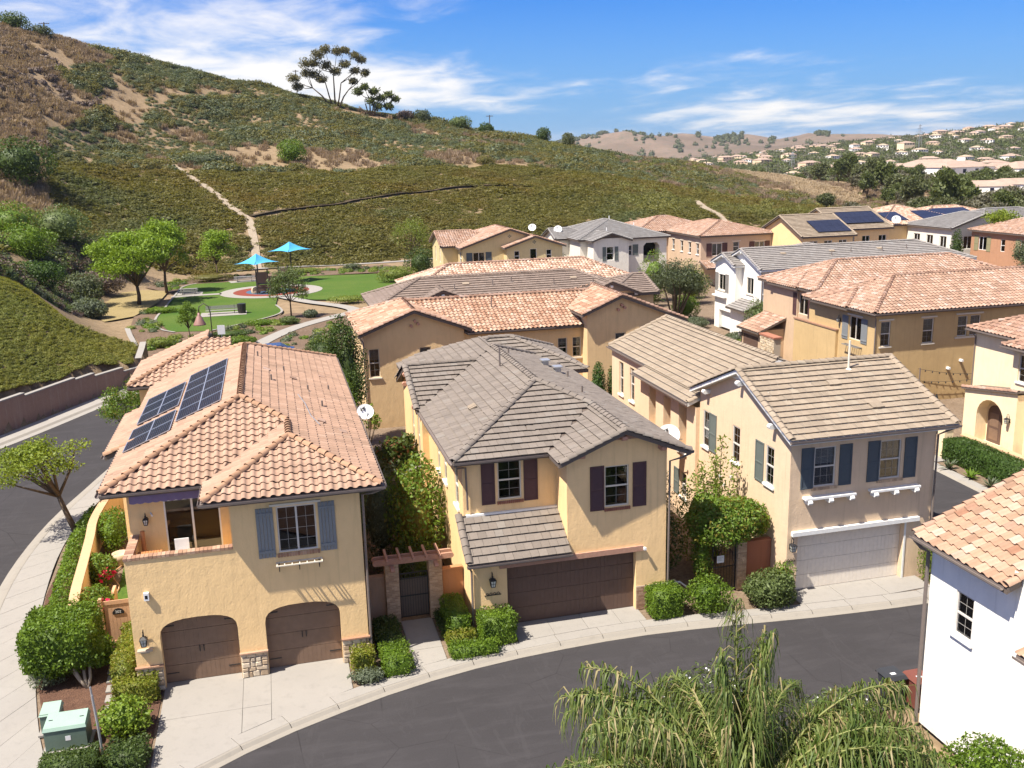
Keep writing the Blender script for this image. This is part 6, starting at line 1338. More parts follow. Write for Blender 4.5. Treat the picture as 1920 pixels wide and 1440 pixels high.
for lb, c, r, h, fl in (('planter shrub with crimson flowers nearest the wooden side gate', (-8.05, 39.6), (.75, 1.0), 1.5, (.5, -.6, .0)), ('planter shrub with crimson flowers at the middle of the garden wall', (-8.55, 43.2), (.75, .95), 1.55, (.6, -.7, -.2)), ('dark leafy climber at the far end of the garden wall', (-8.55, 47.6), (.75, 1.7), 1.9, None)):
    bush(lb, c, r, h, 'vine' if fl else 'hedge', 2200, .13, 12, flowers=('flower_r', 46, .15, fl) if fl else None)
bush('bougainvillea tuft with crimson blooms on the garden wall corner', (-8.35, 38.5), (.5, .5), 1.75, 'vine', 700, .12, 8, flowers=('flower_r', 16, .13, (.3, -.6, .2)))
tree('street_tree', 'street tree with leaning dark trunk beside the left sidewalk', (-10.6, 49.9, 0), 4.9, (2.6, 2.3, 1.35), 'tipu2', 26, 230, .15, .14, .42, clump=.34, lean=(-1.6, .6), limbs=13)
tree('street_tree', 'small round tree at the street bend beyond the solar roof', (-9.6, 64.5, 0), 4.6, (1.9, 1.8, 1.7), 'vine', 22, 260, .14, .08, .3, clump=.4, ntr=3)
bush('tall grey-green olive shrub behind the pergola gate', (3.9, 41.3), (1.2, 1.6), 5.2, 'sage2', 5400, .12, 20, 'shrub', 'shrub', spread=1.2); bush('bright glossy shrub between the left and central houses', (5.4, 40.2), (1.35, 1.8), 5.5, 'vine', 4600, .19, 18, 'shrub', 'shrub')
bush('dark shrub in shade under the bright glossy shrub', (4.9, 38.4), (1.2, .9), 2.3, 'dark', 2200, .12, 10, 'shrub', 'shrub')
tree('magnolia_tree', 'young magnolia with rusty leaves beside the porch roof', (5.35, 45.6, 0), 4.9, (1.15, 1.1, 1.6), 'mag', 18, 120, .24, .06, .25, clump=.36)
sheet('lawn', [(3.0, 46), (5.9, 46), (6.1, 54.5), (3.0, 54.5)], -.01, MT['turf'])
sheet('lawn', [(-7.5, 37.6), (-5.85, 37.6), (-6.0, 48), (-7.9, 48)], -.008, MT['turf'])
tree('young_tree', 'thin yellow-leaved sapling against the tan wall', (5.0, 57.6, 0), 3.7, (.85, .7, 1.3), 'lime', 12, 45, .2, .035, .2, clump=.36)
hedge('dark low hedge left of the path below the pergola pier', 2.75, 3.72, 33.25, 35.3, .55, 'dark', 560); hedge('bright low hedge at the left of the path by the kerb', 2.75, 3.8, 31.45, 33.1, .62, 'hedge'); hedge('tall clipped hedge by the wall right of the pergola', 5.55, 6.4, 33.3, 35.4, 1.1, 'hedge')
hedge('square clipped hedge left of the wide brown garage', 6.62, 8.02, 32.55, 33.7, 1.15, 'hedge'); hedge('low hedge along the kerb right of the front path', 5.3, 7.2, 31.95, 32.75, .45, 'hedge'); hedge('yellow-tipped low hedge between the path and the square hedge', 5.35, 6.5, 32.8, 33.3, .6, 'yellow')
hedge('small dark hedge beside the right edge of the front path', 5.3, 5.75, 33.6, 35.5, .4, 'dark', 560)
hedge('small yellowish cube hedge by the right stone pier', 1.72, 2.55, 32.05, 32.8, .8, 'yellow'); bush('low silver groundcover plant at the right driveway edge', (2.2, 31.5), (.75, .4), .42, 'sage', 1200, .09, 8)
hedge('cube hedge right of the wide brown garage', 13.65, 15.0, 32.65, 33.75, 1.2, 'hedge'); bush('round leafy bush left of the vine covered gate', (16.1, 32.95), (1.0, .85), 1.5, 'hedge', 3000, .1, 14); bush('spreading grey-green bush right of the vine covered gate', (18.9, 32.75), (1.25, .85), 1.45, 'olive2', 4200, .12, 14, spread=1.2)
bush('leafy bush with yellow tips beside the white garage pier', (19.45, 33.0), (.6, .5), 1.75, 'vine', 1200, .1, 8)
t = thing('arbor_vine', (17.6, 34.9, 0), 'dense green vine domed over the iron gate and brick pier', 'vine')
Fol().blob((17.8, 34.8, 2.9), (1.8, 1.25, 1.05), 9500, .14, 18, core=.8, zmin=-.55).blob((16.65, 34.75, 1.3), (.45, .5, 1.4), 1900, .11, 6).obj('foliage', MT['lf_vine'], t); stems(t, (16.7, 34.75, -.05), [(16.9, 34.8, 2.7), (17.4, 34.9, 2.8), (18.3, 35, 2.8)], .05)
bush('tall shrub with upright shoots behind the vine arbor', (18.0, 37.4), (1.3, 1.3), 4.3, 'vine', 3400, .13, 16, 'shrub', 'shrub')
t = thing('shrub', (18.7, 37.2, 0), 'cluster of tall leafy shoots against the taupe wall', 'shrub'); f = Fol()
for sx, sy, h in ((18.3, 37.0, 5.3), (18.75, 37.3, 5.9), (19.15, 36.9, 5.0), (18.55, 37.6, 4.9), (17.75, 37.3, 4.8)):
    n = 170; zz_ = NR.uniform(2.6, h, n); p = np.stack([sx+NR.normal(0, .12, n), sy+NR.normal(0, .12, n), zz_], 1); f.leaf(p, np.tile([0, -.2, .6], (n, 1)), .16)
f.obj('foliage', MT['lf_lime2'], t); stems(t, (18.5, 37.2, -.05), [(18.3, 37.0, 5.2), (18.75, 37.3, 5.8), (19.15, 36.9, 4.9), (18.55, 37.6, 4.8), (17.75, 37.3, 4.7)], .03, .01, bend=.05)
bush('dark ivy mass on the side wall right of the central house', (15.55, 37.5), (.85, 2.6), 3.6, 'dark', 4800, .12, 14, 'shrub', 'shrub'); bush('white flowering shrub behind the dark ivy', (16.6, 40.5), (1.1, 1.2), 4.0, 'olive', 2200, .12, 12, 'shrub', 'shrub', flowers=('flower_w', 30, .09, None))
bush('thin shrub in the bed right of the white garage', (26.35, 32.75), (.5, .5), 2.1, 'lime2', 1100, .1, 10, 'shrub', 'shrub')
for x, h, lb in ((21.3, 4.35, 'left one of two slim cypress columns in front of the tan house'), (22.55, 4.45, 'right one of two slim cypress columns in front of the tan house')):
    t = thing('cypress', (x, 61.3, 0), lb, 'cypress'); Fol().blob((x, 61.3, h*.48), (.55, .55, h*.5), 3600, .12, 14, core=.8, droop=-.5).obj('crown', MT['lf_cyp'], t); stems(t, (x, 61.3, -.05), [(x, 61.3, h*.5)], .08)
tree('evergreen_tree', 'tall dark evergreen at the left corner of the tan house', (4.2, 61.3, 0), 8.6, (1.35, 1.4, 3.9), 'dark', 34, 260, .15, .12, .2, clump=.36, core=.5); tree('evergreen_tree', 'lower dark leafy tree beside the clay roof corner', (3.9, 58.6, 0), 5.2, (.9, 1.3, 2.2), 'hedge', 22, 220, .14, .1, .2, clump=.38, core=.5)
for c, r, h, m, lb in (((.6, 78), (3.2, 2.0), 2.9, 'vine', 'feathery bright green shrub group beyond the clay ridge'), ((-2.6, 84), (2.2, 1.8), 2.4, 'olive', 'sprawling olive shrub behind the clay ridge near the park path'), ((3.8, 84), (1.8, 2), 3.6, 'dark', 'dark round shrub left of the brown roof near the park')): bush(lb, c, r, h, m, 4200, .16, 18, 'shrub', 'shrub')
# right-hand street corner
hedge('long clipped hedge in front of the cream house wall', 37.75, 39.1, 37.5, 46.9, 1.35, 'hedge2', 330, .11)
def agave(label, x, y, r, mat='sage', n=26, h=.7, z=0.0):
    t = thing('agave', (x, y, z), label, 'agave'); V = []; F = []
    for i in range(n):
        a = 2*math.pi*i/n*2.4+R.random(); el = R.uniform(.25, 1.2); d = Vector((math.cos(a)*math.cos(el), math.sin(a)*math.cos(el), math.sin(el))); sd = Vector((-math.sin(a), math.cos(a), 0)); L = r*R.uniform(.8, 1.15); k = len(V); b = Vector((x, y, z+.05))
        V += [b-sd*.05, b+sd*.05, b+d*L*.5+sd*.06, b+d*L*.5-sd*.06, b+d*L*.5-Vector((0,0,.02)), b+d*L+Vector((0,0,-.12*L))]; F += [(k, k+1, k+2, k+3), (k+3, k+2, k+5, k+5)]
    np_obj('leaves', V, [f if len(set(f)) == 4 else (f[0], f[1], f[2], f[2]) for f in F], MT['lf_'+mat], t, tint=np.repeat(NR.random(n), 6)); return t
agave('spiky agave nearest the iron gate at the right street corner', 36.95, 45.0, .75); agave('second agave along the right kerb, before the hedge', 37.0, 43.3, .65, 'hedge'); agave('third agave along the right kerb', 37.0, 41.7, .7); agave('agave farthest down the right kerb by the clay roof corner', 37.1, 40.0, .8, 'hedge')
tree('olive_tree', 'rounded grey-green olive tree with several stems by the white house', (42.0, 95.5, -.1), 6.8, (3.2, 3.0, 2.6), 'olive', 40, 260, .2, .2, .3, clump=.36, ntr=4, core=.35)
for c, r, h, m, lb in (((44.6, 98.5), (1.6, 1.6), 2.6, 'hedge', 'dense round shrub right of the olive tree'), ((43.0, 92.6), (1.4, 1.1), 1.1, 'sage', 'low pale agave bed below the olive tree'), ((46.5, 112), (2.2, 2.2), 6.4, 'vine', 'bright green tree behind the olive tree'), ((49.5, 108), (2.4, 2), 5.4, 'lime2', 'yellow-green shrub between olive tree and salmon house'), ((44.5, 81.6), (1.4, 1.5), 4.6, 'olive2', 'round shrub between the white and tan houses'), ((44.3, 108), (1.2, 1.2), 4.2, 'mag', 'reddish leaved shrub left of the bright tree'), ((42.6, 82.5), (1.2, 1.3), 1.2, 'sage', 'low grey shrub before the white garage'), ((41.3, 79.6), (.9, .9), 1.1, 'lime2', 'small yellow-green bush by the tan garage'), ((39.9, 72.4), (1, 1), 1.3, 'hedge', 'rounded bush before the stone arch'), ((37.0, 124), (1.9, 1.6), 6.2, 'olive', 'flowering shrub between the yellow gables and off-white house'), ((52, 112.5), (1.3, 1.2), 3.2, 'hedge', 'clipped shrub by the far garage')): bush(lb, c, r, h, m, 2600, .17, 16, 'shrub', 'shrub')
t = thing('cypress', (91.4, 113.5, 0), 'single dark cypress spire beside the rust house', 'cypress'); Fol().blob((91.4, 113.5, 3.4), (.9, .9, 3.4), 2600, .2, 12, core=.8).obj('crown', MT['lf_dark'], t); stems(t, (91.4, 113.5, -.05), [(91.4, 113.5, 3)], .1)
tree('tree', 'bright green young tree before the grey roof at far right', (97, 112, -.1), 9.4, (2.6, 2.4, 2.0), 'tipu2', 22, 200, .26, .12, .5, clump=.4); tree('tree', 'pale leafy tree hiding the corner of the rust house', (92.6, 101.2, -.1), 6.4, (2.2, 2.4, 2.4), 'sage2', 22, 200, .22, .12, .3, clump=.4)
# oleanders behind the palm
for x, y, h, lb in ((9.3, 22.3, 3.6, 'left oleander with white flowers behind the palm'), (11.2, 22.9, 3.7, 'right oleander with white flowers behind the palm'), (15.6, 22.6, 2.2, 'low oleander with white flowers near the bins')): bush(lb, (x, y), 1.35, h, 'olive2', 3400, .17, 14, 'oleander', 'shrub', flowers=('flower_w', 7, .07, None), aspect=.28)
bush('bright bush at the foot of the white corner house', (17.3, 18.6), (1.5, 1.3), 3.0, 'hedge', 9000, .11, 14)
# ------------------------------------------------------------------ foreground queen palm
def palm():
    c = Vector((6.38, 11.75, 7.85)); t = thing('queen_palm', (c.x, c.y, 0), 'queen palm with drooping feathery fronds in the right foreground', 'palm tree')
    q = MB(); q.tube([(c.x, c.y, -.1), (c.x+.05, c.y, 4), c], [.2, .16, .14], 10); q.build('trunk', MT['bark_lt'], t, True)
    fr = [(i*2.39996, R.uniform(.5, 1.15)-.2*(i/64), R.uniform(3.0, 4.0), R.uniform(1.1, 1.6), .5) for i in range(64)]
    fr += [(math.radians(95), 1.50, 3.7, .5, .3), (math.radians(250), 1.5, 3.5, .6, .3), (math.radians(20), 1.47, 3.3, .6, .3), (math.radians(170), 1.46, 3.1, .7, .3)]
    fr += [(math.radians(R.uniform(-45, 12)), R.uniform(.9, 1.15), R.uniform(3.5, 4.0), 1.15, .5) for _ in range(10)] + [(math.radians(R.uniform(140, 200)), R.uniform(.9, 1.15), R.uniform(3.5, 4.0), 1.15, .5) for _ in range(6)]
    for a, el, L, dr, sp in fr:
        V = []; F = []; T = []; P = []; d = Vector((math.cos(a)*math.cos(el), math.sin(a)*math.cos(el), math.sin(el))); p = c.copy(); N = 18
        for k in range(N+1):
            P.append(p.copy()); d = (d + Vector((0, 0, -1))*(.02+.13*k/N)*dr + Vector((R.gauss(0, .015), R.gauss(0, .015), 0))).normalized(); p = p + d*L/N
        rc = MB(); rc.tube(P, [.03*(1-k/N)+.005 for k in range(N+1)], 5); fo = rc.build('frond', MT['frond_stem'], t, True); M_ = 130 if sp > .4 else 190
        for k in range(12, M_):
            s_ = min((k+R.uniform(-.8, .8))/M_*N, N-.01); i0 = min(int(s_), N-1); pp = P[i0].lerp(P[i0+1], s_-i0); dd = (P[i0+1]-P[i0]).normalized(); side = dd.cross(Vector((0,0,1)))
            if side.length < .05: side = Vector((math.cos(k), math.sin(k), 0))
            side.normalize(); ll = (.45+.65*math.sin(math.pi*min(1, s_/N*.8+.16)))*R.uniform(.55, 1.25)
            for sg in (-1, 1):
                if R.random() < .06: continue
                tw = R.gauss(0, .35); o = (side*sg*R.uniform(.2, 1.2)*(sp+.4) + dd*R.uniform(-.1, .8) + Vector((R.gauss(0, .2), R.gauss(0, .2), R.uniform(-.2, .7)))).normalized(); w = R.uniform(.007, .014)
                b1 = pp+o*ll*R.uniform(.12, .3); b2 = b1+(o*R.uniform(.2, .6)+Vector((R.gauss(0, .12), R.gauss(0, .12), -.9)))*ll*.32; b3 = b2+Vector((R.gauss(0, .16), R.gauss(0, .16), -1))*ll*.5
                wv = o.cross(Vector((math.sin(tw), 0, math.cos(tw)))); wv = (wv.normalized() if wv.length > .05 else dd)*w; m = len(V); V += [pp-wv*.6, pp+wv*.6, b1+wv, b1-wv, b2+wv*.9, b2-wv*.9, b3+wv*.2, b3-wv*.2]; F += [(m, m+1, m+2, m+3), (m+3, m+2, m+4, m+5), (m+5, m+4, m+6, m+7)]; T += [R.random()]*8
        np_obj('leaflets', V, F, MT['lf_palm'], fo, tint=T)
MT['frond_stem'] = m_plain('frond_stem', (.18, .19, .06), .6, .3)
palm()
# ------------------------------------------------------------------ hillside cover (stuff)
def inpoly(x, y, P):
    ins = np.zeros(x.shape, bool); n = len(P)
    for i in range(n):
        (ax, ay), (bx, by) = P[i], P[(i+1) % n]; ins ^= ((ay > y) != (by > y)) & (x < (bx-ax)*(y-ay)/(by-ay+1e-12)+ax)
    return ins
def pl_dist(x, y, P):
    d = np.full(x.shape, 1e9)
    for (ax, ay), (bx, by) in zip(P[:-1], P[1:]):
        dx, dy = bx-ax, by-ay; t = np.clip(((x-ax)*dx+(y-ay)*dy)/(dx*dx+dy*dy), 0, 1); d = np.minimum(d, np.hypot(x-ax-t*dx, y-ay-t*dy))
    return d
TRAIL = [(-2.3, 175), (-2.5, 182.3), (-2.9, 190.5), (-3.6, 198.2), (-6.2, 203.7), (-10.6, 217.7), (-14.9, 229.0), (-18.8, 238.3), (-21, 243)]
BENCH = [(-3.1, 199.7), (2.1, 203.7), (11.0, 208.0), (23.2, 217.1), (36.5, 225.4), (50.5, 231.4), (64.6, 234.1), (79.1, 235.9), (90.3, 235.0), (104.3, 226.9)]
TR3 = [(105.3, 227.5), (102.0, 212.9), (101.7, 200)]
BRUSHP = [(-130, 140), (-33.4, 140.7), (-34.6, 175.9), (-37.0, 187.8), (-40.6, 202.5), (-45.3, 235.0), (-38.1, 268.4), (-44.3, 271.7), (-50.9, 277.3), (-40.0, 301.1), (-46.3, 308), (-30, 345), (-130, 345)]
DIRTP = [[(-13, 252), (-9, 270), (2, 280), (9.8, 274), (26.3, 269), (38, 262), (25.5, 248.5), (8.4, 246.2), (-6.4, 238.4)], [(41.0, 264.9), (57.6, 274.6), (78.9, 275.8), (80.6, 269), (51.5, 262.5)], [(-29.6, 292.1), (-18, 306), (-3.3, 322.7), (-3.4, 317.3), (-24, 292)], [(-40, 300), (-30, 290), (-27, 268), (-34, 262), (-39, 270)], [(195, 400), (208.1, 352.5), (184, 272.9), (166, 252.1), (160.2, 263.7), (168.1, 310.9), (180, 380)], [(20, 322), (38, 330), (48, 322), (36, 317)]]
def drape(name, P, w, mat, lift=.12):
    D = densify(P, 2.0); A = offset(D, w/2); B = offset(D, -w/2); za = terr(np.array(A)[:, 0], np.array(A)[:, 1]); zb = terr(np.array(B)[:, 0], np.array(B)[:, 1]); z = np.maximum(za, zb)+lift; n = len(D); mb = MB(); mb.add([(p[0], p[1], k) for p, k in zip(A, z)] + [(p[0], p[1], k) for p, k in zip(B, z)], [(i, i+1, n+i+1, n+i) for i in range(n-1)]); return struct(mb.build(name, mat))
MT['trail'] = m_ground('trail_dirt', (.26, .215, .16), (.34, .285, .22), (.21, .165, .12), .6, 5)
drape('trail', TRAIL, 1.5, MT['trail']); drape('trail', TR3, 1.6, MT['trail']); drape('trail', [(-6, 174.5), (3, 176), (20, 176.5), (40, 182)], 1.8, MT['conc'], .1)
MT['ditch_shade'] = m_ground('ditch_shade_soil', (.07, .055, .035), (.10, .075, .05), (.05, .035, .022), .6, 5); drape('drainage_bench', BENCH, 1.8, MT['ditch_shade'], .05)  # dark soil colour paints in the shadow line along the bench
drape('drainage_swale', [(-11.8, 87), (-12.2, 95), (-13.6, 100.5), (-14.6, 106), (-15.6, 111), (-16.6, 116.5)], .55, MT['conc'], .3)
def slope_scrub():
    n = 5200; x = NR.uniform(-46, -18, n); y = NR.uniform(112, 172, n); P = [(-46, 118), (-30, 112), (-23.5, 118), (-22, 128), (-26, 140), (-26.5, 150), (-21, 160), (-19, 168), (-34, 172), (-46, 160)]; m = inpoly(x, y, P) & (fbm(x/6, y/6, 66) > .36); x, y = x[m], y[m]; z = terr(x, y); s = .5+1.7*np.clip(fbm(x/5, y/5, 68, 2)-.2, 0, 1)*NR.uniform(.7, 1.4, len(x))
    for v, mm in enumerate(('lf_olive2', 'lf_sage2', 'lf_twig')): scatter('slope_scrub', 'mixed green and twiggy scrub on the slope left of the park', np.stack([x, y, z], 1)[v::3], np.stack([s, s, s*.9], 1)[v::3], clump_mesh('slope_clump', MT[mm], 150, .26, .85, 8))
def clump_mesh(name, mat, n=70, size=.42, flat=1.0, lumps=5, core=.72, aspect=.55, strands=False):
    f = Fol()
    if strands:
        m = n; b = NR.normal(0, .45, (m, 3)); b[:, 2] = 0; d = np.stack([NR.normal(0, .35, m), NR.normal(0, .35, m), np.ones(m)], 1); L = NR.uniform(.6, 1.2, m)[:, None]; tp = b+d*L; w = np.stack([NR.normal(0, 1, m), NR.normal(0, 1, m), np.zeros(m)], 1)*.045
        V = np.stack([b-w, b+w, tp+w*.5, tp-w*.5], 1).reshape(-1, 3); f.put(V, np.arange(m*4).reshape(m, 4), np.repeat(NR.random(m), 4)*.25)
    else: 
        p, nn = dome_pts((0, 0, 0), (1, 1, flat), n, .3, -.15, lumps); V, F, t = leaves(p, nn, size, aspect, .55); f.put(V, F, t*.25); f.core((0, 0, -.08), (1, 1, flat), core); f.T[-1][:] = .0
    me = np_mesh(name, np.concatenate(f.V), np.concatenate(f.F), mat, tint=np.concatenate(f.T)); return bpy.data.objects.new(name, me)
def scatter(name, label, pts, scl, src):
    n = len(pts); me = bpy.data.meshes.new(name); me.vertices.add(n); me.vertices.foreach_set('co', np.asarray(pts, np.float32).ravel())
    a = me.attributes.new('scl', 'FLOAT_VECTOR', 'POINT'); a.data.foreach_set('vector', np.asarray(scl, np.float32).ravel()); a = me.attributes.new('rot', 'FLOAT_VECTOR', 'POINT'); a.data.foreach_set('vector', np.stack([NR.normal(0, .12, n), NR.normal(0, .12, n), NR.uniform(0, 6.28, n)], 1).astype(np.float32).ravel())
    me.materials.append(src.data.materials[0]); o = bpy.data.objects.new(name, me); link(o); stuff(o, label)
    ng = bpy.data.node_groups.new(name, 'GeometryNodeTree'); ng.interface.new_socket('Geometry', in_out='INPUT', socket_type='NodeSocketGeometry'); ng.interface.new_socket('Geometry', in_out='OUTPUT', socket_type='NodeSocketGeometry')
    N = ng.nodes; gi = N.new('NodeGroupInput'); go = N.new('NodeGroupOutput'); ip = N.new('GeometryNodeInstanceOnPoints'); oi = N.new('GeometryNodeObjectInfo'); oi.inputs['Object'].default_value = src; oi.inputs['As Instance'].default_value = True
    def na(nm): k = N.new('GeometryNodeInputNamedAttribute'); k.data_type = 'FLOAT_VECTOR'; k.inputs['Name'].default_value = nm; return k.outputs['Attribute']
    L = ng.links.new; L(gi.outputs[0], ip.inputs['Points']); L(oi.outputs['Geometry'], ip.inputs['Instance']); L(na('scl'), ip.inputs['Scale']); e = N.new('FunctionNodeEulerToRotation'); L(na('rot'), e.inputs[0]); L(e.outputs[0], ip.inputs['Rotation']); L(ip.outputs[0], go.inputs[0])
    md = o.modifiers.new('scatter', 'NODES'); md.node_group = ng; return o
def hillside():
    n = 190000; az = np.radians(NR.uniform(-21, 50, n)); r = np.sqrt(NR.uniform(120**2, 400**2, n)); x = r*np.sin(az); y = r*np.cos(az); fd = flat_dist(x, y)
    dt = pl_dist(x, y, TRAIL); db = pl_dist(x, y, BENCH); d3 = pl_dist(x, y, TR3); brush = inpoly(x, y, BRUSHP); dirt = np.zeros(n, bool)
    for P in DIRTP: dirt |= inpoly(x+(fbm(x/7, y/7, 21)-.5)*9, y+(fbm(x/7, y/7, 22)-.5)*9, P)
    yl = np.interp(x, [-60, -45, -18.8, -6, 8, 25, 51, 80, 100, 125, 150], [205, 215, 238, 237, 244.8, 247, 262, 268, 262, 246, 226]); low = y < yl
    ok = (fd > 1.5) & (dt > 1.35) & (d3 > 1.5) & ~((x < -12) & (y < 170) & (x > -34)); z = terr(x, y)
    clear = fbm(x/16, y/16, 31)
    east = np.clip((x-95)/30, 0, 1)*(~low)
    m = ok & ~brush & ~dirt & low & (db > 1.35) & (east < .5); k = np.nonzero(m)[0][:34000]
    for v in range(2):
        kk = k[v::2]; s = (.55+1.35*fbm(x[kk]/6, y[kk]/6, 77, 2))*NR.uniform(.8, 1.2, len(kk)); scatter('ground_cover', 'olive green mat of low shrubs covering the lower hill slope', np.stack([x[kk], y[kk], z[kk]-.1], 1), np.stack([s, s, s*NR.uniform(.4, .7, len(kk))], 1), clump_mesh('mat_clump', MT['lf_mat'], 90, .34, .62, 7))
    m = ok & ~brush & ~dirt & ~low & (clear > .30) & (x < 150); k = np.nonzero(m)[0][:24000]
    for v in range(3):
        kk = k[v::3]; big = fbm(x[kk]/13, y[kk]/13, 41); s = .8+3.6*np.clip(big-.30, 0, 1)*NR.uniform(.7, 1.6, len(kk)); scatter('hillside_scrub', 'dark green rounded shrubs massed over the upper hill', np.stack([x[kk], y[kk], z[kk]-.15], 1), np.stack([s, s, s*NR.uniform(.6, .95, len(kk))], 1), clump_mesh('scrub_clump', MT[('lf_shrub', 'lf_mat', 'lf_sage2')[v]], 170, .22, .75, 9))
    m = ok & ~dirt & (x > 85) & (fbm(x/9, y/9, 51) > .5) & (x < 190); k = np.nonzero(m)[0][:3500]; s = NR.uniform(.6, 1.5, len(k)); scatter('hillside_scrub', 'yellow-green bushes on the right shoulder of the hill', np.stack([x[k], y[k], z[k]], 1), np.stack([s, s, s], 1), clump_mesh('gorse_clump', MT['lf_gorse'], 80, .34, .8, 6))
    m = ok & ((brush & (fbm(x/11, y/11, 61) > .33)) | (dirt & (x < 150) & (NR.random(n) < .10)) | (~brush & ~low & (clear < .30) & (NR.random(n) < .5)) | ((x > 110) & ~low & ~dirt & (NR.random(n) < .12))); k = np.nonzero(m)[0][:16000]; s = NR.uniform(.5, 1.25, len(k)); scatter('dry_brush', 'brown dry brush and grass on the hill', np.stack([x[k], y[k], z[k]], 1), np.stack([s, s, s*.95], 1), clump_mesh('brush_clump', MT['lf_brush'], 70, strands=True))
    m = inpoly(x, y, DIRTP[4]); k = np.nonzero(m)[0][:2600]; s = NR.uniform(.5, 1.0, len(k)); scatter('dry_grass', 'pale straw grass field on the right shoulder of the hill', np.stack([x[k], y[k], z[k]-.1], 1), np.stack([s, s, s*.8], 1), clump_mesh('straw_clump', MT['lf_straw'], 60, strands=True))
    m = ok & brush & (fbm(x/14, y/14, 71) > .55) ; k = np.nonzero(m)[0][:1100]; s = NR.uniform(.8, 2.0, len(k)); scatter('dry_brush', 'grey-brown woody brush on the left of the hill', np.stack([x[k], y[k], z[k]], 1), np.stack([s, s, s*.8], 1), clump_mesh('twig_clump', MT['lf_twig'], 90, .34, .8, 5))
    # groundcover bank above the retaining wall
    n = 26000; x = NR.uniform(-34, -11.5, n); y = NR.uniform(62, 118, n); fd = flat_dist(x, y); m = (fd > 1.0) & (y < 101-(x+24)*.0+8*np.clip((-14-x)/12, 0, 1)) & (pl_dist(x, y, [(-11.8, 87), (-12.2, 95), (-13.6, 100.5), (-14.6, 106), (-15.6, 111)]) > .7) & ~((y > 103) & (x > -18)); k = np.nonzero(m)[0]; z = terr(x[k], y[k]); s = NR.uniform(.28, .52, len(k)); scatter('ground_cover', 'low green ground cover on the bank above the brown wall', np.stack([x[k], y[k], z-.05], 1), np.stack([s, s, s*NR.uniform(.45, .75, len(k))], 1), clump_mesh('bank_clump', MT['lf_mound'], 90, .3, .6, 6))
MT['lf_straw'] = m_leaf('leaf_straw', (.36, .27, .17), (.50, .39, .26), .2)
MT['lf_twig'] = m_leaf('leaf_twig', (.10, .07, .055), (.17, .125, .10), .15)
hillside(); slope_scrub()
def place(px, py): return None
# single trees and shrubs on and below the hill
Z = lambda x, y: float(terr(np.array([x]), np.array([y]))[0])
def on(x, y): return (x, y, Z(x, y)-.1)
def bushz(lb, x, y, r, h, m, n=1500, s=.4, **k): return bush(lb, (x, y), r, h, m, n, s, 14, 'shrub', 'shrub', z0=Z(x, y)-.2, **k)
bushz('lone bright green shrub on the bare patch of the hill', 7.4, 258, 3.7, 6.0, 'hedge', 2600, .42); bushz('large dark round bush at the left edge of the hill', -42.6, 194, 6.2, 8.2, 'dark', 3600, .5); bushz('grey-green dome shrub beside the trail top', -12.5, 243, (6.5, 3), 3.4, 'sage2', 2600, .4); bushz('small round shrub on the right bare patch of hill', 60, 266, 2.8, 2.4, 'mat', 1200, .35)
for x, y, r, h, m, lb in ((-30.5, 158, (4.8, 4), 6.6, 'olive2', 'tallest bushy shrub left of the bright park tree'), (-24.4, 160, (4.6, 4), 5.8, 'olive2', 'bushy shrub between the tall shrub and the bright park tree'), (-31.5, 141, (3.8, 3.5), 4.6, 'hedge', 'dark leafy shrub at the far left above the bank'), (-24.5, 137, (3.2, 3), 4.0, 'sage2', 'silvery shrub at the edge of the dry grass'), (-28.0, 128, (3.4, 2.5), 3.4, 'hedge2', 'low green shrub behind the ground cover bank'), (-22.2, 126, (2.2, 2), 2.4, 'sage', 'small pale shrub by the mulch slope'), (-35, 150, (4, 3.5), 5.5, 'vine', 'leafy shrub at the far left below the dry brush'), (-24, 147, (3.5, 3), 3.2, 'twig', 'bare twiggy brown shrub among the green shrubs'), (-37.5, 128, (4, 3), 4.2, 'olive2', 'shrub at the left picture edge over the bank')): bushz(lb, x, y, r, h, m, 3600, .3)
MT['lf_twig2'] = MT['lf_twig']
sheet('dry_lawn', [(-26, 148), (-19, 153), (-15, 150), (-15.2, 138), (-17, 126), (-20, 123), (-23, 131)], .02, m_ground('dry_grass', (.24, .19, .085), (.30, .24, .12), (.19, .14, .07), .4, 8))
tree('park_tree', 'large bright green tree with drooping foliage left of the park', (-17.6, 136.7, 0), 10.2, (5.6, 4.6, 3.9), 'tipu', 52, 260, .34, .24, .24, clump=.3, droop=.5, limbs=10); tree('park_tree', 'second bright tree just behind the large park tree', (-15.0, 147.5, 0), 10.6, (3.4, 3.2, 4.0), 'tipu', 34, 240, .34, .2, .3, clump=.34, droop=.5)
tree('park_tree', 'small round bright tree left of the shade canopies', (-8.6, 163, 0), 7.6, (2.9, 2.6, 2.7), 'tipu', 26, 220, .3, .12, .3, clump=.38); tree('park_tree', 'slender tree with pale trunk in front of the play structure', (1.9, 117.7, 0), 6.4, (2.2, 2.0, 2.6), 'olive2', 28, 190, .2, .09, .28, clump=.34)
tree('park_tree', 'tiny round tree beside the lamp', (-9.0, 105.9, 0), 3.9, (1.15, 1.1, 1.35), 'hedge', 16, 200, .16, .06, .32, clump=.42); tree('park_tree', 'thin yellowing tree right of the park lawn', (22.5, 158, 0), 9.5, (3.6, 3.2, 3.8), 'lime2', 30, 70, .26, .12, .25, clump=.34); bush('dark shrub beside the yellow gabled house', (22.5, 148), (2.6, 2.4), 5, 'dark', 2400, .26, 14, 'shrub', 'shrub'); bush('yellow-green bushes right of the lawn edge', (18.5, 146), (3.4, 2), 2.4, 'lime2', 2400, .22, 14, 'shrub', 'shrub')
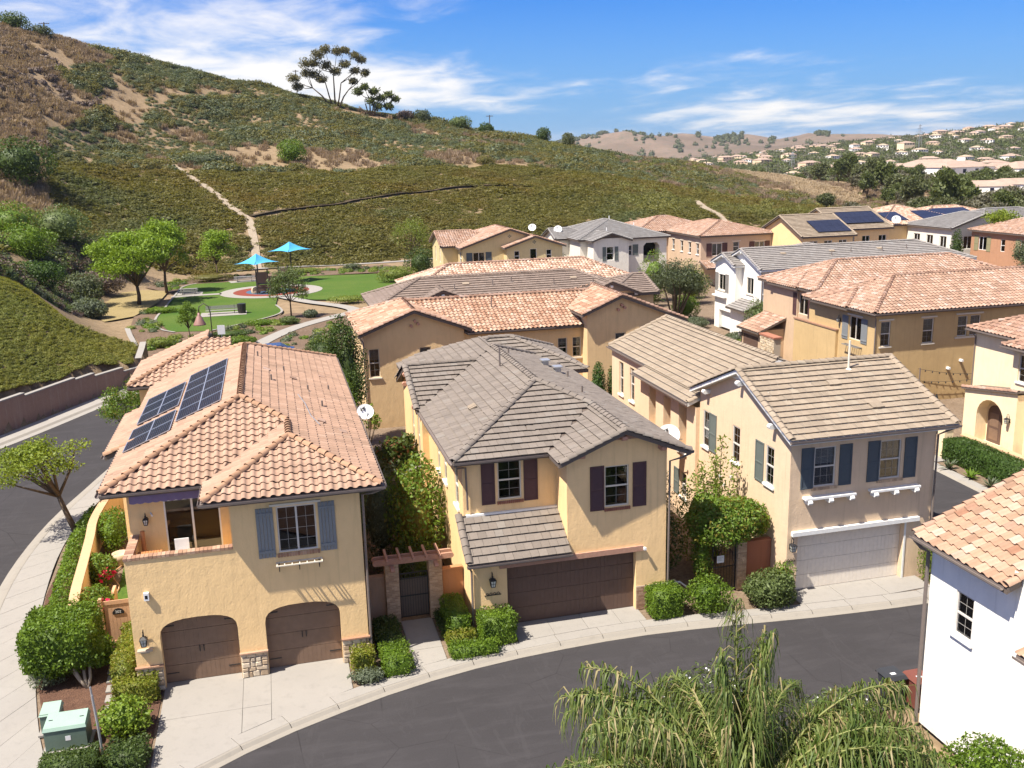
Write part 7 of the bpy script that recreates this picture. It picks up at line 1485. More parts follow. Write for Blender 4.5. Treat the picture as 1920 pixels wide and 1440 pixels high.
def eucalyptus(name, label, base, spec, mat, nleaf=520, lsize=.72):
    x, y, z = base; t = thing(name, base, label, 'tree'); f = Fol(); q = MB(); W_ = max(s_[0] for s_ in spec)-min(s_[0] for s_ in spec); H_ = max(s_[2] for s_ in spec); mains = [Vector((x+k*W_, y, z+h*H_)) for k, h in ((-.30, .34), (-.12, .44), (.0, .60), (.10, .42), (.20, .30))]
    for i, mm in enumerate(mains): b = Vector((x+(-.05+.025*i)*W_, y, z-.3)); q.tube([b, b.lerp(mm, .5)+Vector((0, 0, .04*H_*(-1)**i)), mm], [.32, .24, .17], 6)
    for dx, dy, dz, r, rt in spec:
        c = (x+dx, y+dy, z+dz); p, nn = dome_pts(c, (r*.95, r*.95, r*.62), nleaf, .85, -1.0, 7); f.leaf(p, nn, lsize, droop=.4, aspect=.35)
        b1 = Vector(c); k_ = min(range(len(mains)), key=lambda i: (mains[i]-b1).length+(0 if mains[i].z < b1.z else 6)); q.tube([mains[k_], mains[k_].lerp(b1, .5)+Vector((0, 0, -.06*dz)), b1], [.16, .10, .03], 5)
    f.obj('crown', MT['lf_'+mat], t); q.build('trunk', MT['bark'], t, True)
eucalyptus('eucalyptus_tree', 'wide eucalyptus with several bare trunks on the hill crest', (24.3, 326, Z(24.3, 326)), [(-12.5, 0, 9.0, 2.4, -1), (-11.3, 1, 6.6, 2.0, -1), (-8.4, 0, 13.4, 2.9, -1), (-6.2, 1, 10.4, 2.6, -1), (-4.6, -1, 16.2, 2.6, -.3), (-2.2, 0, 17.8, 2.2, 0), (-2.0, 1, 13, 2.6, 0), (.8, 0, 11, 2.0, 0), (1.6, 0, 17.2, 2.4, .3), (4.2, 1, 17.6, 1.9, .5), (4.0, 0, 13.2, 2.2, .5), (7.2, 0, 16.0, 2.2, .6), (9.2, 0, 14.6, 1.9, .8), (7.0, 1, 11.4, 1.9, .8), (10.2, 0, 10.6, 1.8, .8), (6.2, 0, 8.0, 1.7, .8), (-8.6, 1, 10.6, 2.2, -1), (-3.8, 0, 8.6, 2.2, -.3), (-5.8, 0, 13.6, 2.4, -.5)], 'euc')
eucalyptus('eucalyptus_tree', 'smaller dark tree group right of the wide eucalyptus', (35.2, 324, Z(35.2, 324)), [(-3.5, 0, 7.6, 1.8, -1), (-1.4, 0, 9.0, 1.6, -.5), (1.6, 0, 7.6, 1.9, 0), (3.6, 0, 5.6, 1.8, .6), (.4, 0, 4.8, 2.0, 0), (6.2, 0, 6.6, 1.6, 1), (8.4, 0, 5.2, 1.5, 1), (2.6, 0, 3.0, 2.0, .5), (6.0, 0, 3.0, 1.8, 1)], 'far3', 340, .9)
for x, y, r, h, m, lb in ((53, 330, 3.2, 4.2, 'olive', 'bush on the crest right of the eucalyptus'), (66, 331, 3.8, 4.6, 'olive2', 'rounded bush on the middle of the hill crest'), (76, 334, 2.8, 4.4, 'dark', 'dark bush where the crest meets the sky, right of the rounded bush'), (96, 333, 2.6, 5, 'dark', 'dark upright bush on the right end of the crest'), (104, 330, 2.4, 5.5, 'far', 'small tree on the right end of the crest'), (-62, 297, 4.5, 5, 'dark', 'dark bush on the crest at the far left'), (-56, 300, 3.4, 3.4, 'olive', 'olive bush on the crest near the utility pole'), (47, 328, 2.8, 3.2, 'twig', 'brown twiggy bush under the eucalyptus group')): bushz(lb, x, y, r, h, m, 1500, .5)
def pole(label, x, y, h, arm=1.6):
    z = Z(x, y); t = thing('utility_pole', (x, y, z), label, 'utility pole'); q = MB(); q.tube([(x, y, z-.5), (x, y, z+h)], .16, 6); q.build('pole', MT['bark'], t); q = MB(); q.beam((x-arm, y, z+h-.4), (x+arm, y, z+h-.4), .16, .16); q.build('crossarm', MT['bark'], t); q = MB()
    for k in (-1, -.5, .5, 1): q.lathe((x+k*arm*.9, y, z+h-.3), [(.06, 0), (.1, .1), (.05, .25)], 6)
    q.build('insulators', MT['metal'], t)
pole('utility pole with crossarm on the crest at the far left', -56.5, 310, 5.2, 1.4); pole('thin utility pole left of the wide eucalyptus', 12.8, 333, 8, .9); pole('utility pole on the crest at the right', 78, 338, 6.5, 1.2)
# ------------------------------------------------------------------ park
sheet('park_lawn', [(-14.1, 122.5), (-11.6, 112.3), (-7.0, 111.2), (-3.1, 115.5), (-.1, 119.4), (.9, 123), (.2, 128.5), (.5, 136), (5.5, 131.5), (12.5, 129), (20, 136), (19, 157.7), (5, 160), (-7.4, 157.5), (-12.4, 157.4), (-13.4, 154), (-13.6, 146), (-13.9, 132)], .0, MT['turf'])
sheet('ground_bed', [(-11.8, 96), (-13.6, 104), (-16.3, 116), (-17, 126), (-14.1, 133), (-14.1, 122.5), (-11.6, 112.3), (-7, 111.2), (2, 121), (6, 119), (12, 116), (12, 100), (2, 96)], -.03, MT['bed'])
sheet('ground_bed', [(-14.4, 148), (-20, 158), (-12, 167), (20, 172), (22, 160), (5, 160.2), (-7.4, 157.7), (-12.4, 157.6)], -.03, MT['bed'])
def bed_plants():
    n = 1500; x = NR.uniform(-19, 22, n); y = NR.uniform(96, 172, n); A = [(-11.8, 97), (-13.6, 104), (-16.3, 116), (-17, 126), (-14.8, 133), (-14.6, 122.5), (-12, 111.8), (-7, 110.4), (1.6, 118), (6, 117), (12, 116), (12, 100), (2, 97)]; B = [(-14.4, 149), (-18, 158), (-12, 166), (20, 170), (21, 161), (5, 161), (-7.4, 159), (-12.4, 158.6)]; m = (inpoly(x, y, A) | inpoly(x, y, B)) & (pl_dist(x, y, [(-2.4, 99), (-.6, 104), (2.2, 109.8), (6.3, 115.2), (9.6, 119.2)]) > 1.4) & (fbm(x/5, y/5, 44) > .42); x, y = x[m], y[m]; s = NR.uniform(.3, .95, len(x))
    for v, mm in enumerate(('lf_hedge', 'lf_lime2', 'lf_sage2')): scatter('bed_plants', 'mixed low plants in the mulched park beds', np.stack([x, y, x*0], 1)[v::3], np.stack([s, s, s*.75], 1)[v::3], clump_mesh('bed_clump', MT[mm], 130, .3, .8, 7))
bed_plants()
def ring(name, c, r0, r1, ry, z, mat):
    n = 40; A = [(c[0]+r0*math.cos(2*math.pi*i/n), c[1]+r0*ry*math.sin(2*math.pi*i/n)) for i in range(n+1)]; B = [(c[0]+r1*math.cos(2*math.pi*i/n), c[1]+r1*ry*math.sin(2*math.pi*i/n)) for i in range(n+1)]; return struct(strip(name, A, B, mat, z, z))
ring('play_path', (-.2, 143.2), 5.4, 7.3, 1.0, .03, MT['conc']); MT['rub_r'] = m_plain('rubber_red', (.19, .05, .035), .9, .1); MT['rub_b'] = m_plain('rubber_blue', (.06, .11, .18), .9, .1)
ring('rubber_surface', (-.2, 143.2), 3.6, 5.4, 1.0, .026, MT['rub_r']); ring('rubber_surface', (-.2, 143.2), .01, 3.6, 1.0, .026, MT['rub_b'])
def walkway(P, w, mat='conc', z=.03):
    D = densify(P, 1.0); return struct(strip('park_path', [tuple(p) for p in offset(D, w/2)], [tuple(p) for p in offset(D, -w/2)], MT[mat], z, z))
walkway([(-2.4, 99), (-.6, 104), (2.2, 109.8), (6.3, 115.2), (9.6, 119.2), (8.4, 124), (4.4, 130), (1.2, 136.6)], 1.7); walkway([(-14, 142.6), (-10, 143.2), (-7.2, 143.2)], 1.5); walkway([(-6.5, 157), (-3, 157.6), (0, 157)], 2.6)
for P in ([(-7.0, 111.2), (-3.1, 115.5), (-.1, 119.4), (.9, 123), (.2, 128.5)], [(-11.0, 111.6), (-13.0, 115), (-14.1, 122.5), (-13.9, 132), (-13.6, 146), (-13.3, 154), (-11.5, 157.6)]): walkway(P, .28, 'conc', .07)
struct(sheet('bench_pad', [(-8.9, 121.8), (-3.4, 121.9), (-3.4, 125), (-8.9, 125.2)], .03, MT['conc'])); struct(sheet('bench_pad', [(-13.4, 143.9), (-9.9, 143.9), (-9.9, 147), (-13.4, 147)], .031, MT['conc']))
MT['canvas_b'] = m_plain('canopy_blue', (.07, .34, .58), .75, .2, var=.06); MT['steel_br'] = m_plain('brown_steel', (.055, .045, .04), .5, .4)
def canopy(label, x, y, zt, half):
    t = thing('shade_canopy', (x, y, 0), label, 'shade canopy'); q = MB(); q.tube([(x, y, 0), (x, y, zt-.1)], .10, 8); q.build('post', MT['steel_br'], t)
    n = 10; V = []; F = []; cs = [(-half*1.05, -half*.25), (-.1*half, -half), (half*1.05, half*.1), (half*.1, half*1.0)]
    for i in range(4):
        a, b = Vector((*cs[i], 0)), Vector((*cs[(i+1)%4], 0))
        for j in range(n): 
            for k in range(7):
                e = j/n; p = a.lerp(b, e); sag = 1-.20*math.sin(math.pi*e); r = k/6; zz = zt - 1.28*(r**.62) - (.0 if k else 0); zz = zt-1.30*(1-(1-r)**1.7)*1.0; V.append((x+p.x*sag*r, y+p.y*sag*r, zz+.10*math.sin(math.pi*e)*r))
    m = 4*n
    for i in range(m):
        for k in range(6): F.append((i*7+k, i*7+k+1, ((i+1)%m)*7+k+1, ((i+1)%m)*7+k))
    q = MB(); q.add(V, F); q.build('canopy', MT['canvas_b'], t)
    q = MB()
    for cx, cy in cs: q.tube([(x, y, zt-.35), (x+cx*.5, y+cy*.5, zt-.98), (x+cx, y+cy, zt-1.33)], .035, 5)
    q.build('rib', MT['steel_br'], t)
canopy('left blue shade canopy over the play structure', -1.9, 141.2, 5.7, 3.0); canopy('right blue shade canopy, farther back and higher', 3.05, 153.5, 6.2, 3.3)
def play():
    t = thing('play_structure', (-.2, 142, 0), 'brown play structure with panels, posts and roofless tower', 'play structure'); b = MT['play_br']
    for x in (-1.7, -.5, .7, 1.7):
        for y in (140.9, 142.4): MB().box(x-.07, y-.07, 0, x+.07, y+.07, 2.6 if x < .6 else 3.0).build('post', MT['steel_br'], t)
    MB().box(-1.7, 140.9, 1.1, 1.7, 142.4, 1.2).build('deck', MT['steel_br'], t)
    for x0, x1, z0, z1 in ((-1.62, -.58, 1.25, 2.5), (-.42, .62, .15, 1.05), (-.42, .62, 1.25, 2.0), (.78, 1.62, 1.25, 2.9), (-1.62, -.58, .3, 1.05)): MB().box(x0, 140.86, z0, x1, 140.9, z1).build('panel', b, t)
    MB().prism([(1.7, 141.2, 1.2), (3.4, 140.6, .15), (3.4, 141.3, .15), (1.7, 141.9, 1.2)], (0, 0, .06)).build('slide', MT['play_tan'], t); q = MB()
    for i in range(5): q.beam((-1.7, 140.95+.1*i-.4, .2+.2*i), (-.6, 140.95+.1*i-.4, .2+.2*i), .06, .03)
    q.build('steps', MT['steel_br'], t)
MT['play_br'] = m_plain('play_panel_brown', (.13, .085, .065), .6, .3); MT['play_tan'] = m_plain('play_plastic_tan', (.30, .24, .18), .5, .3)
play()
[o for o in COL.objects if o.name == 'play_structure'][0].scale = (1.3, 1.3, 1.25)
def boulder(label, x, y, r): t = thing('boulder', (x, y, 0), label, 'boulder'); V, F = ico_core((x, y, r*.5), (r, r*.8, r*.9), 1.0); V = V+(np.stack([fbm(V[:, 0]*2, V[:, 2]*2, 3), fbm(V[:, 1]*2, V[:, 0]*2, 4), fbm(V[:, 2]*2, V[:, 1]*2, 5)], 1)-.5)*r*.7; np_obj('rock', V, F, MT['stone'], t)
boulder('pale climbing boulder beside the left canopy post', -2.4, 141.6, .75)
def picnic(label, x, y, rz=0.0, L=2.5, back=False):
    t = thing('picnic_bench', (x, y, 0), label, 'bench'); m = MT['bench_gr']
    if back:
        for i in range(4): MB().box(x-L/2, y-.25+i*.13, .46, x+L/2, y-.14+i*.13, .5).build('seat_slat', m, t)
        for i in range(3): MB().box(x-L/2, y+.28+i*.03, .62+i*.14, x+L/2, y+.31+i*.03, .73+i*.14).build('back_slat', m, t)
        xs = (x-L*.36, x+L*.36)
        for k in xs: q = MB(); q.beam((k, y-.2, 0), (k, y-.15, .46), .06, .06); q.beam((k, y+.25, 0), (k, y+.36, 1.05), .06, .06); q.beam((k, y-.25, .44), (k, y+.3, .44), .05, .05); q.build('leg', MT['steel_br'], t)
    else:
        for i in range(5): MB().box(x-L/2, y-.36+i*.15, .74, x+L/2, y-.23+i*.15, .78).build('table_slat', m, t)
        for sg in (-1, 1): MB().box(x-L/2, y+sg*.72-.14, .44, x+L/2, y+sg*.72+.14, .48).build('seat', m, t)
        for k in (x-L*.34, x+L*.34): q = MB(); q.beam((k, y-.6, 0), (k, y-.05, .74), .06, .06, (1,0,0)); q.beam((k, y+.6, 0), (k, y+.05, .74), .06, .06, (1,0,0)); q.beam((k, y-.75, .42), (k, y+.75, .42), .06, .05); q.build('leg', MT['steel_br'], t)
MT['bench_gr'] = m_plain('bench_coating', (.24, .235, .225), .6, .3)
picnic('long bench on a concrete pad in the near park lawn', -6.3, 123.6, L=4.0, back=True); picnic('dark picnic table on the left pad of the park', -11.8, 145.2); picnic('picnic table under the far edge of the left canopy', -4.2, 157.2, L=3.2)
tb = thing('trash_can', (-3.95, 123.2, 0), 'dark slatted round trash can beside the park bench', 'trash can'); q = MB(); q.lathe((-3.95, 123.2, 0), [(.42, 0), (.45, .1), (.5, 1.15), (.52, 1.2), (.36, 1.22)], 16); q.build('drum', MT['iron'], tb)
q = MB()
for i in range(16): a = 2*math.pi*i/16; q.beam((-3.95+.46*math.cos(a), 123.2+.46*math.sin(a), .08), (-3.95+.53*math.cos(a), 123.2+.53*math.sin(a), 1.2), .06, .02)
q.build('slat', MT['steel_br'], tb)
def lamp(x, y, label, h=4.2):
    t = thing('street_lamp', (x, y, 0), label, 'street lamp'); q = MB(); q.tube([(x, y, 0), (x, y, h), (x-.1, y, h+.7), (x-.55, y, h+1.05), (x-1.0, y, h+.75), (x-1.08, y, h+.1)], .05, 8); q.build('post', MT['steel_br'], t, True)
    q = MB(); q.lathe((x-1.08, y, h-1.05), [(.62, 0), (.60, .08), (.40, .45), (.26, .8), (.14, .95), (.1, 1.2)], 14); q.build('shade', MT['lampcopper'], t, True); q = MB(); q.lathe((x-1.08, y, h-1.12), [(.2, 0), (.3, .06), (.3, .1)], 10); q.build('bulb', MT['lampglass'], t)
MT['lampcopper'] = m_plain('copper_shade', (.26, .14, .115), .5, .4)
lamp(-6.15, 97.8, 'bell shaped copper street lamp standing beside the park path', 3.9)
t = thing('sign_board', (-5.2, 96.5, 0), 'small white notice sign on a post near the bell lamp', 'sign'); MB().box(-5.24, 96.5, 0, -5.16, 96.56, 2.9).build('post', MT['metal'], t); MB().box(-5.55, 96.46, 2.0, -4.85, 96.49, 2.9).build('panel', MT['dishw'], t)
t = thing('mail_kiosk', (-6.6, 96.2, 0), 'dark upright mailbox kiosk under the bell lamp', 'mailbox'); MB().box(-7.0, 96.0, .0, -6.1, 96.5, 2.15).build('cabinet', MT['iron'], t); MB().box(-6.85, 95.97, .7, -6.45, 95.995, 1.9).build('door_panel', MT['metal'], t)
def car(x, y, label):
    t = thing('parked_car', (x, y, -.12), label, 'car'); prof = [(-2.2, .35), (-2.2, .75), (-1.9, .95), (-1.1, 1.0), (-.5, 1.42), (.9, 1.45), (1.6, 1.02), (2.15, .95), (2.25, .6), (2.2, .35)]
    q = MB(); q.prism([(x+a, y-.85, z-.12) for a, z in prof], (0, 1.7, 0)); q.build('body', MT['carblue'], t); q = MB(); q.prism([(x+a, y-.86, z-.12) for a, z in ((-.95, 1.02), (-.45, 1.36), (.85, 1.38), (1.35, 1.03))], (0, 1.72, 0)); q.build('windows', MT['solar'], t)
    for sx in (-1.4, 1.4):
        for sy in (-.8, .8): w = MB().tube([(x+sx, y+sy-.1, .2), (x+sx, y+sy+.1, .2)], .32, 14).build('wheel', MT['rubber'], t); MB().tube([(x+sx, y+sy-.105, .2), (x+sx, y+sy+.105, .2)], .18, 10).build('rim', MT['metal'], w)
MT['carblue'] = m_plain('car_paint_blue', (.03, .06, .16), .25, .6)
car(-.6, 92.8, 'dark blue car parked beyond the clay ridge')
for x, y, r, h, m, lb in ((4.2, 116.5, .9, .9, 'sage', 'agave-like plants at the foot of the slender park tree'), (-1.5, 113.5, 2.2, .5, 'hedge', 'green ground plants inside the near park bed'), (-5.0, 107.5, 2.6, .45, 'dark', 'dark ground cover in the park bed'), (9.5, 127.5, 2.6, .9, 'lime2', 'yellow-green bedding right of the park path'), (13, 126.5, 1.8, .9, 'sage', 'pale bedding plants near the brown roof'), (-13.8, 128, 2.2, .7, 'hedge', 'dark green bed at the left lawn edge'), (-9.5, 160, 4.5, 1.3, 'mat', 'low mound of ground cover behind the left canopy'), (6, 166, 3.0, .7, 'lime2', 'low yellow-green bedding behind the right canopy'), (13.5, 166, 1.6, 1.1, 'sage2', 'round grey shrub by the far path'), (-11.5, 103, 1.6, 1.0, 'lime2', 'loose yellow plants on the mulch slope'), (1.5, 112.5, 1.2, .8, 'olive2', 'spiky plants beside the curving park path'), (-3.5, 101.5, 1.5, .8, 'hedge', 'leafy plants by the path near the bell lamp')): bush(lb, (x, y), (r, r*.7), h, m, 1300, .2, 10, 'shrub', 'shrub')

# ------------------------------------------------------------------ gates, walls and small things by the front houses
def brick_pier(parent, x0, x1, y0, y1, z1, mat='brick_tan'):
    MB().box(x0+.012, y0+.012, 0, x1-.012, y1-.012, z1).build('pier_core', MT['mortar'], parent); V = MB(); z = .0; r = 0
    while z < z1-.03:
        for (a, b, fixed, ax) in ((x0, x1, y0, 'x'), (x0, x1, y1, 'x'), (y0, y1, x0, 'y'), (y0, y1, x1, 'y')):
            u = a-(r % 2)*.11
            while u < b-.02:
                p, q = max(u, a), min(u+.22, b); e = R.uniform(0, .006)
                if q-p > .03:
                    if ax == 'x': V.box(p+.005, fixed-(.006 if fixed == y0 else -.012)-e, z+.005, q-.005, fixed+(.012 if fixed == y0 else .006), z+.068)
                    else: V.box(fixed-(.006 if fixed == x0 else -.012), p+.005, z+.005, fixed+(.012 if fixed == x0 else .006)+e, q-.005, z+.068)
                u += .22
        z += .074; r += 1
    o = V.build('bricks', MT[mat], parent); stuff(o); a = o.data.attributes.new('tint', 'FLOAT', 'POINT'); n = len(o.data.vertices)//8; a.data.foreach_set('value', np.repeat(NR.random(n), 8).astype(np.float32))
def pergola():
    t = thing('pergola_gate', (4.55, 35.8, 0), 'brick pergola gateway with wooden beams between left and central houses', 'pergola')
    for x0, x1 in ((3.42, 3.95), (5.17, 5.70)): brick_pier(t, x0, x1, 35.6, 36.12, 2.5)
    for y in (35.66, 36.06):
        q = MB(); q.box(3.05, y-.05, 2.52, 6.1, y+.05, 2.74); 
        for x in (3.05, 6.1): q.tube([(x, y-.0501, 2.63), (x, y+.0501, 2.63)], .11, 10)
        q.build('beam', MT['wood'], t)
    for i in range(5): x = 3.5+i*.52; MB().box(x-.045, 35.2, 2.75, x+.045, 36.5, 2.86).build('rafter', MT['wood'], t)
    for x in (3.68, 5.44): q = MB(); q.box(x-.08, 35.25, 2.36, x+.08, 35.6, 2.51); q.tube([(x-.081, 35.25, 2.43), (x+.081, 35.25, 2.43)], .075, 8); q.build('bracket', MT['wood'], t)
    g = thing('iron_gate', (4.55, 35.85, 0), 'tall iron gate with scrolled top under the pergola', 'gate'); y = 35.86; q = MB()
    for x in (3.99, 5.13): q.beam((x, y, .05), (x, y, 2.0), .045, .045, (0,1,0))
    for z in (.1, 1.0, 1.75, 1.98): q.beam((3.99, y, z), (5.13, y, z), .035, .04)
    q.build('frame', MT['iron'], g); q = MB()
    for i in range(1, 11): x = 3.99+1.14*i/11; q.tube([(x, y, .1), (x, y, 1.98)], .011, 5)
    q.build('bars', MT['iron'], g); q = MB()
    for sg in (-1, 1): q.tube([(4.56+sg*(.02+.18*math.sin(a)*a/4), y, 2.05+.1*a-.05*math.cos(a*1.6)*a/2) for a in [k*.35 for k in range(10)]], .012, 5)
    q.tube([(4.56, y, 1.98), (4.56, y, 2.35)], .012, 5); q.build('scroll', MT['iron'], g); q = MB(); q.box(3.99, y+.03, .06, 5.13, y+.04, 1.72); q.build('mesh_panel', MT['meshdark'], g)
    for x0, x1, lb, m in ((2.47, 3.40, 'low stucco wall between the left house and the pergola', 'tanwall'), (5.72, 6.60, 'orange stained stucco wall between the pergola and central house', 'orwall')): w = thing('garden_wall', ((x0+x1)/2, 35.95, 0), lb, 'wall'); MB().box(x0, 35.85, -.05, x1, 36.05, 1.9).build('wall', MT[m], w); MB().box(x0, 35.8, 1.902, x1, 36.1, 1.98).build('coping', MT[m], w)
MT['meshdark'] = m_plain('perforated_metal', (.14, .105, .08), .6, .3); MT['tanwall'] = m_stucco('wall_brown', (.36, .24, .16)); MT['orwall'] = m_stucco('wall_orange', (.40, .20, .10))
pergola()
def side_gate():
    t = thing('side_gate', (-6.85, 37.0, 0), 'tan wooden side gate with arched black number plaque beside the balcony house', 'gate'); y = 36.95
    for x0, x1 in ((-7.85, -7.42), (-6.2, -5.75)): MB().box(x0, y, 0, x1, y+.1, 1.95).build('fixed_panel', MT['wood_tan'], t)
    for x in (-7.42, -6.2): MB().box(x-.05, y-.04, 0, x+.05, y+.12, 2.02).build('post', MT['wood_tan'], t)
    for i in range(8): x = -7.3+i*.132; MB().box(x, y+.03, .12, x+.126, y+.07, 1.8).build('plank', MT['wood_tan'], t)
    for z0, z1 in ((.08, .22), (1.74, 1.9)): MB().box(-7.36, y, z0, -6.26, y+.035, z1).build('rail', MT['wood_tan'], t)
    q = MB(); q.prism([(-7.02, y-.005, 1.32), (-6.6, y-.005, 1.32), (-6.6, y-.005, 1.42), (-6.68, y-.005, 1.52), (-6.81, y-.005, 1.56), (-6.94, y-.005, 1.52), (-7.02, y-.005, 1.42)], (0, .03, 0)); pq = q.build('number_plaque', MT['iron'], t)
    fc = bpy.data.curves.new('plaque_number', 'FONT'); fc.body = '202'; fc.size = .15; fc.align_x = 'CENTER'; fo = bpy.data.objects.new('plaque_number', fc); dg = bpy.context.evaluated_depsgraph_get(); COL.objects.link(fo); bpy.context.view_layer.update(); me = bpy.data.meshes.new_from_object(fo.evaluated_get(bpy.context.evaluated_depsgraph_get())); COL.objects.unlink(fo); bpy.data.objects.remove(fo)
    me.materials.clear(); me.materials.append(MT['dishw']); nb = bpy.data.objects.new('plaque_number', me); link(nb, pq); nb.location = Vector((-6.81, y-.012, 1.37))-ORG[pq]; nb.rotation_euler = (math.pi/2, 0, 0)
side_gate()
def curved_wall():
    t = thing('garden_wall', (-9.2, 44, 0), 'curved tan stucco garden wall beside the left sidewalk', 'wall'); P = densify([(-7.9, 37.1), (-8.55, 37.3), (-8.85, 39.0), (-9.1, 42.6), (-9.3, 45.4), (-9.5, 47.8), (-9.35, 51.2), (-8.9, 54)], .8); A = offset(P, .0); B = offset(P, -.28); q = MB(); c = MB()
    for i in range(len(P)-1):
        q.prism([(*A[i], -.05), (*A[i+1], -.05), (*B[i+1], -.05), (*B[i], -.05)], (0, 0, 1.48))
    A2 = offset(P, .06); B2 = offset(P, -.34)
    for i in range(len(P)-1): c.prism([(*A2[i], 1.432), (*A2[i+1], 1.432), (*B2[i+1], 1.432), (*B2[i], 1.432)], (0, 0, .09))
    q.build('wall', MT['tan'], t); c.build('coping', MT['capclay'], t)
MT['capclay'] = m_stucco('wall_cap', (.50, .33, .20)); curved_wall()
t = thing('planter_box', (-7.55, 40.4, 0), 'tall tan planter panel leaning in the side garden', 'planter'); MB().box(-7.62, 39.2, .0, -7.5, 41.0, .8).build('side', MT['wood_tan'], t); MB().box(-8.6, 39.2, 0, -7.62, 39.3, .6).build('end', MT['wood_tan'], t)
t = thing('hose', (-7.7, 44, 0), 'tan garden hose curling over the side lawn', 'hose'); MB().tube([(-7.9+.25*math.sin(i*.7), 41.5+i*.38, .06) for i in range(16)], .03, 5).build('tube', MT['wood_tan'], t)
t = thing('flower_pot', (-7.9, 45.2, 0), 'pale round pot in the side garden', 'pot'); MB().lathe((-7.9, 45.2, 0), [(.22, 0), (.36, .35), (.40, .6), (.34, .62), (.3, .5)], 14).build('pot', MT['stone'], t, True)
sp = thing('stepping_path', (-6.9, 34.8, 0), 'row of square pavers leading to the wooden side gate', 'path')
for y in (36.4, 35.75, 35.0, 34.3, 33.6, 32.9, 32.2, 31.6): MB().box(-7.2+(36.4-y)*.1, y-.24, -.01, -6.62+(36.4-y)*.1, y+.24, .03+R.uniform(0, .01)).build('paver', MT['conc'], sp)
def ubox(label, x0, x1, y0, y1, h, split):
    t = thing('utility_box', ((x0+x1)/2, (y0+y1)/2, 0), label, 'utility box'); MB().box(x0-.1, y0-.1, 0, x1+.1, y1+.1, .07).build('pad', MT['conc'], t); q = MB(); q.prism([(x0, y0, .072), (x1, y0, .072), (x1, y1, .072), (x0, y1, .072)], (0, 0, h*.8)); q.build('cabinet', MT['ubox'], t)
    q = MB(); yb = y0+(y1-y0)*(.55 if split else 0); V = [(x0-.03, y0-.03, h*.82), (x1+.03, y0-.03, h*.82), (x1+.03, y1+.03, h*.82), (x0-.03, y1+.03, h*.82)]; W = [(x0, y0+.02, h*.93 if split else h*.9), (x1, y0+.02, h*.93 if split else h*.9), (x1-.02, y1-.02, h), (x0+.02, y1-.02, h)]; q.add(V+W, [(0,3,2,1),(0,1,5,4),(1,2,6,5),(2,3,7,6),(3,0,4,7),(4,5,6,7)]); lid = q.build('lid', MT['ubox_top'], t)
    if split:
        for x in (x0+.1, x1-.22): MB().box(x, (y0+y1)/2-.01, h*.965, x+.12, (y0+y1)/2+.02, h*.98).build('latch', MT['iron'], lid)
        MB().box(x0+.62, y0-.006, .38, x0+.78, y0-.001, .54).build('sticker', MT['dishw'], t)
MT['ubox'] = m_plain('green_enamel', (.11, .16, .125), .5, .4, var=.15, scale=3); MT['ubox_top'] = m_plain('green_enamel_pale', (.27, .38, .31), .55, .35, var=.1, scale=3)  # lid is a paler green than the cabinet
ubox('small pale green utility box behind the larger one', -8.55, -7.95, 31.15, 31.8, .85, False); ubox('large green utility box with split lid by the sidewalk', -8.2, -6.95, 30.0, 30.85, .95, True)
t = thing('sign_post', (-6.35, 28.95, 0), 'bare galvanised sign post rising from the low hedge', 'post'); MB().tube([(-6.3, 28.9, 0), (-6.35, 28.95, 1.4), (-6.42, 29.05, 2.35)], .04, 6).build('post', MT['metal'], t); MB().tube([(-6.41, 29.04, 2.1), (-6.44, 29.08, 2.62)], .03, 4).build('insert', MT['metal'], t)
t = thing('path_light', (-9.95, 41.6, 0), 'small black solar path light beside the left sidewalk', 'light'); MB().tube([(-9.95, 41.6, 0), (-9.95, 41.6, .45)], .015, 5).build('stake', MT['iron'], t); MB().lathe((-9.95, 41.6, .45), [(.06, 0), (.07, .14), (.11, .16), (.03, .22)], 8).build('head', MT['iron'], t)
def arbor_gate():
    g = thing('iron_gate', (17.55, 34.45, 0), 'black iron bar gate with a white notice under the vine', 'gate'); y = 34.45; q = MB()
    for x in (17.02, 18.06): q.beam((x, y, .02), (x, y, 2.2), .05, .05, (0,1,0))
    for z in (.1, 1.1, 2.1): q.beam((17.02, y, z), (18.06, y, z), .04, .04)
    q.build('frame', MT['iron'], g); q = MB()
    for i in range(1, 8): x = 17.02+1.04*i/8; q.tube([(x, y, .1), (x, y, 2.1)], .012, 5)
    q.build('bars', MT['iron'], g); s_ = MB().box(17.2, y-.04, 1.3, 17.52, y-.03, 1.62).build('notice', MT['dishw'], g); q = MB()
    for z in (1.56, 1.51, 1.46, 1.41): q.box(17.24, y-.044, z, 17.48-R.uniform(0, .08), y-.041, z+.014)
    q.build('text_lines', MT['grey'], s_)
    p = thing('brick_pier', (18.3, 34.5, 0), 'tan brick gate pier right of the iron bar gate', 'pier'); brick_pier(p, 18.1, 18.5, 34.3, 34.7, 2.4); w = thing('garden_wall', (19.1, 34.7, 0), 'red block wall between the brick pier and taupe house', 'wall'); MB().box(18.52, 34.6, 0, 19.8, 34.78, 1.95).build('wall', MT['redblock'], w); MB().box(18.52, 34.55, 1.952, 19.8, 34.83, 2.03).build('coping', MT['redblock'], w)
MT['redblock'] = m_stucco('wall_red_block', (.27, .12, .08)); arbor_gate()
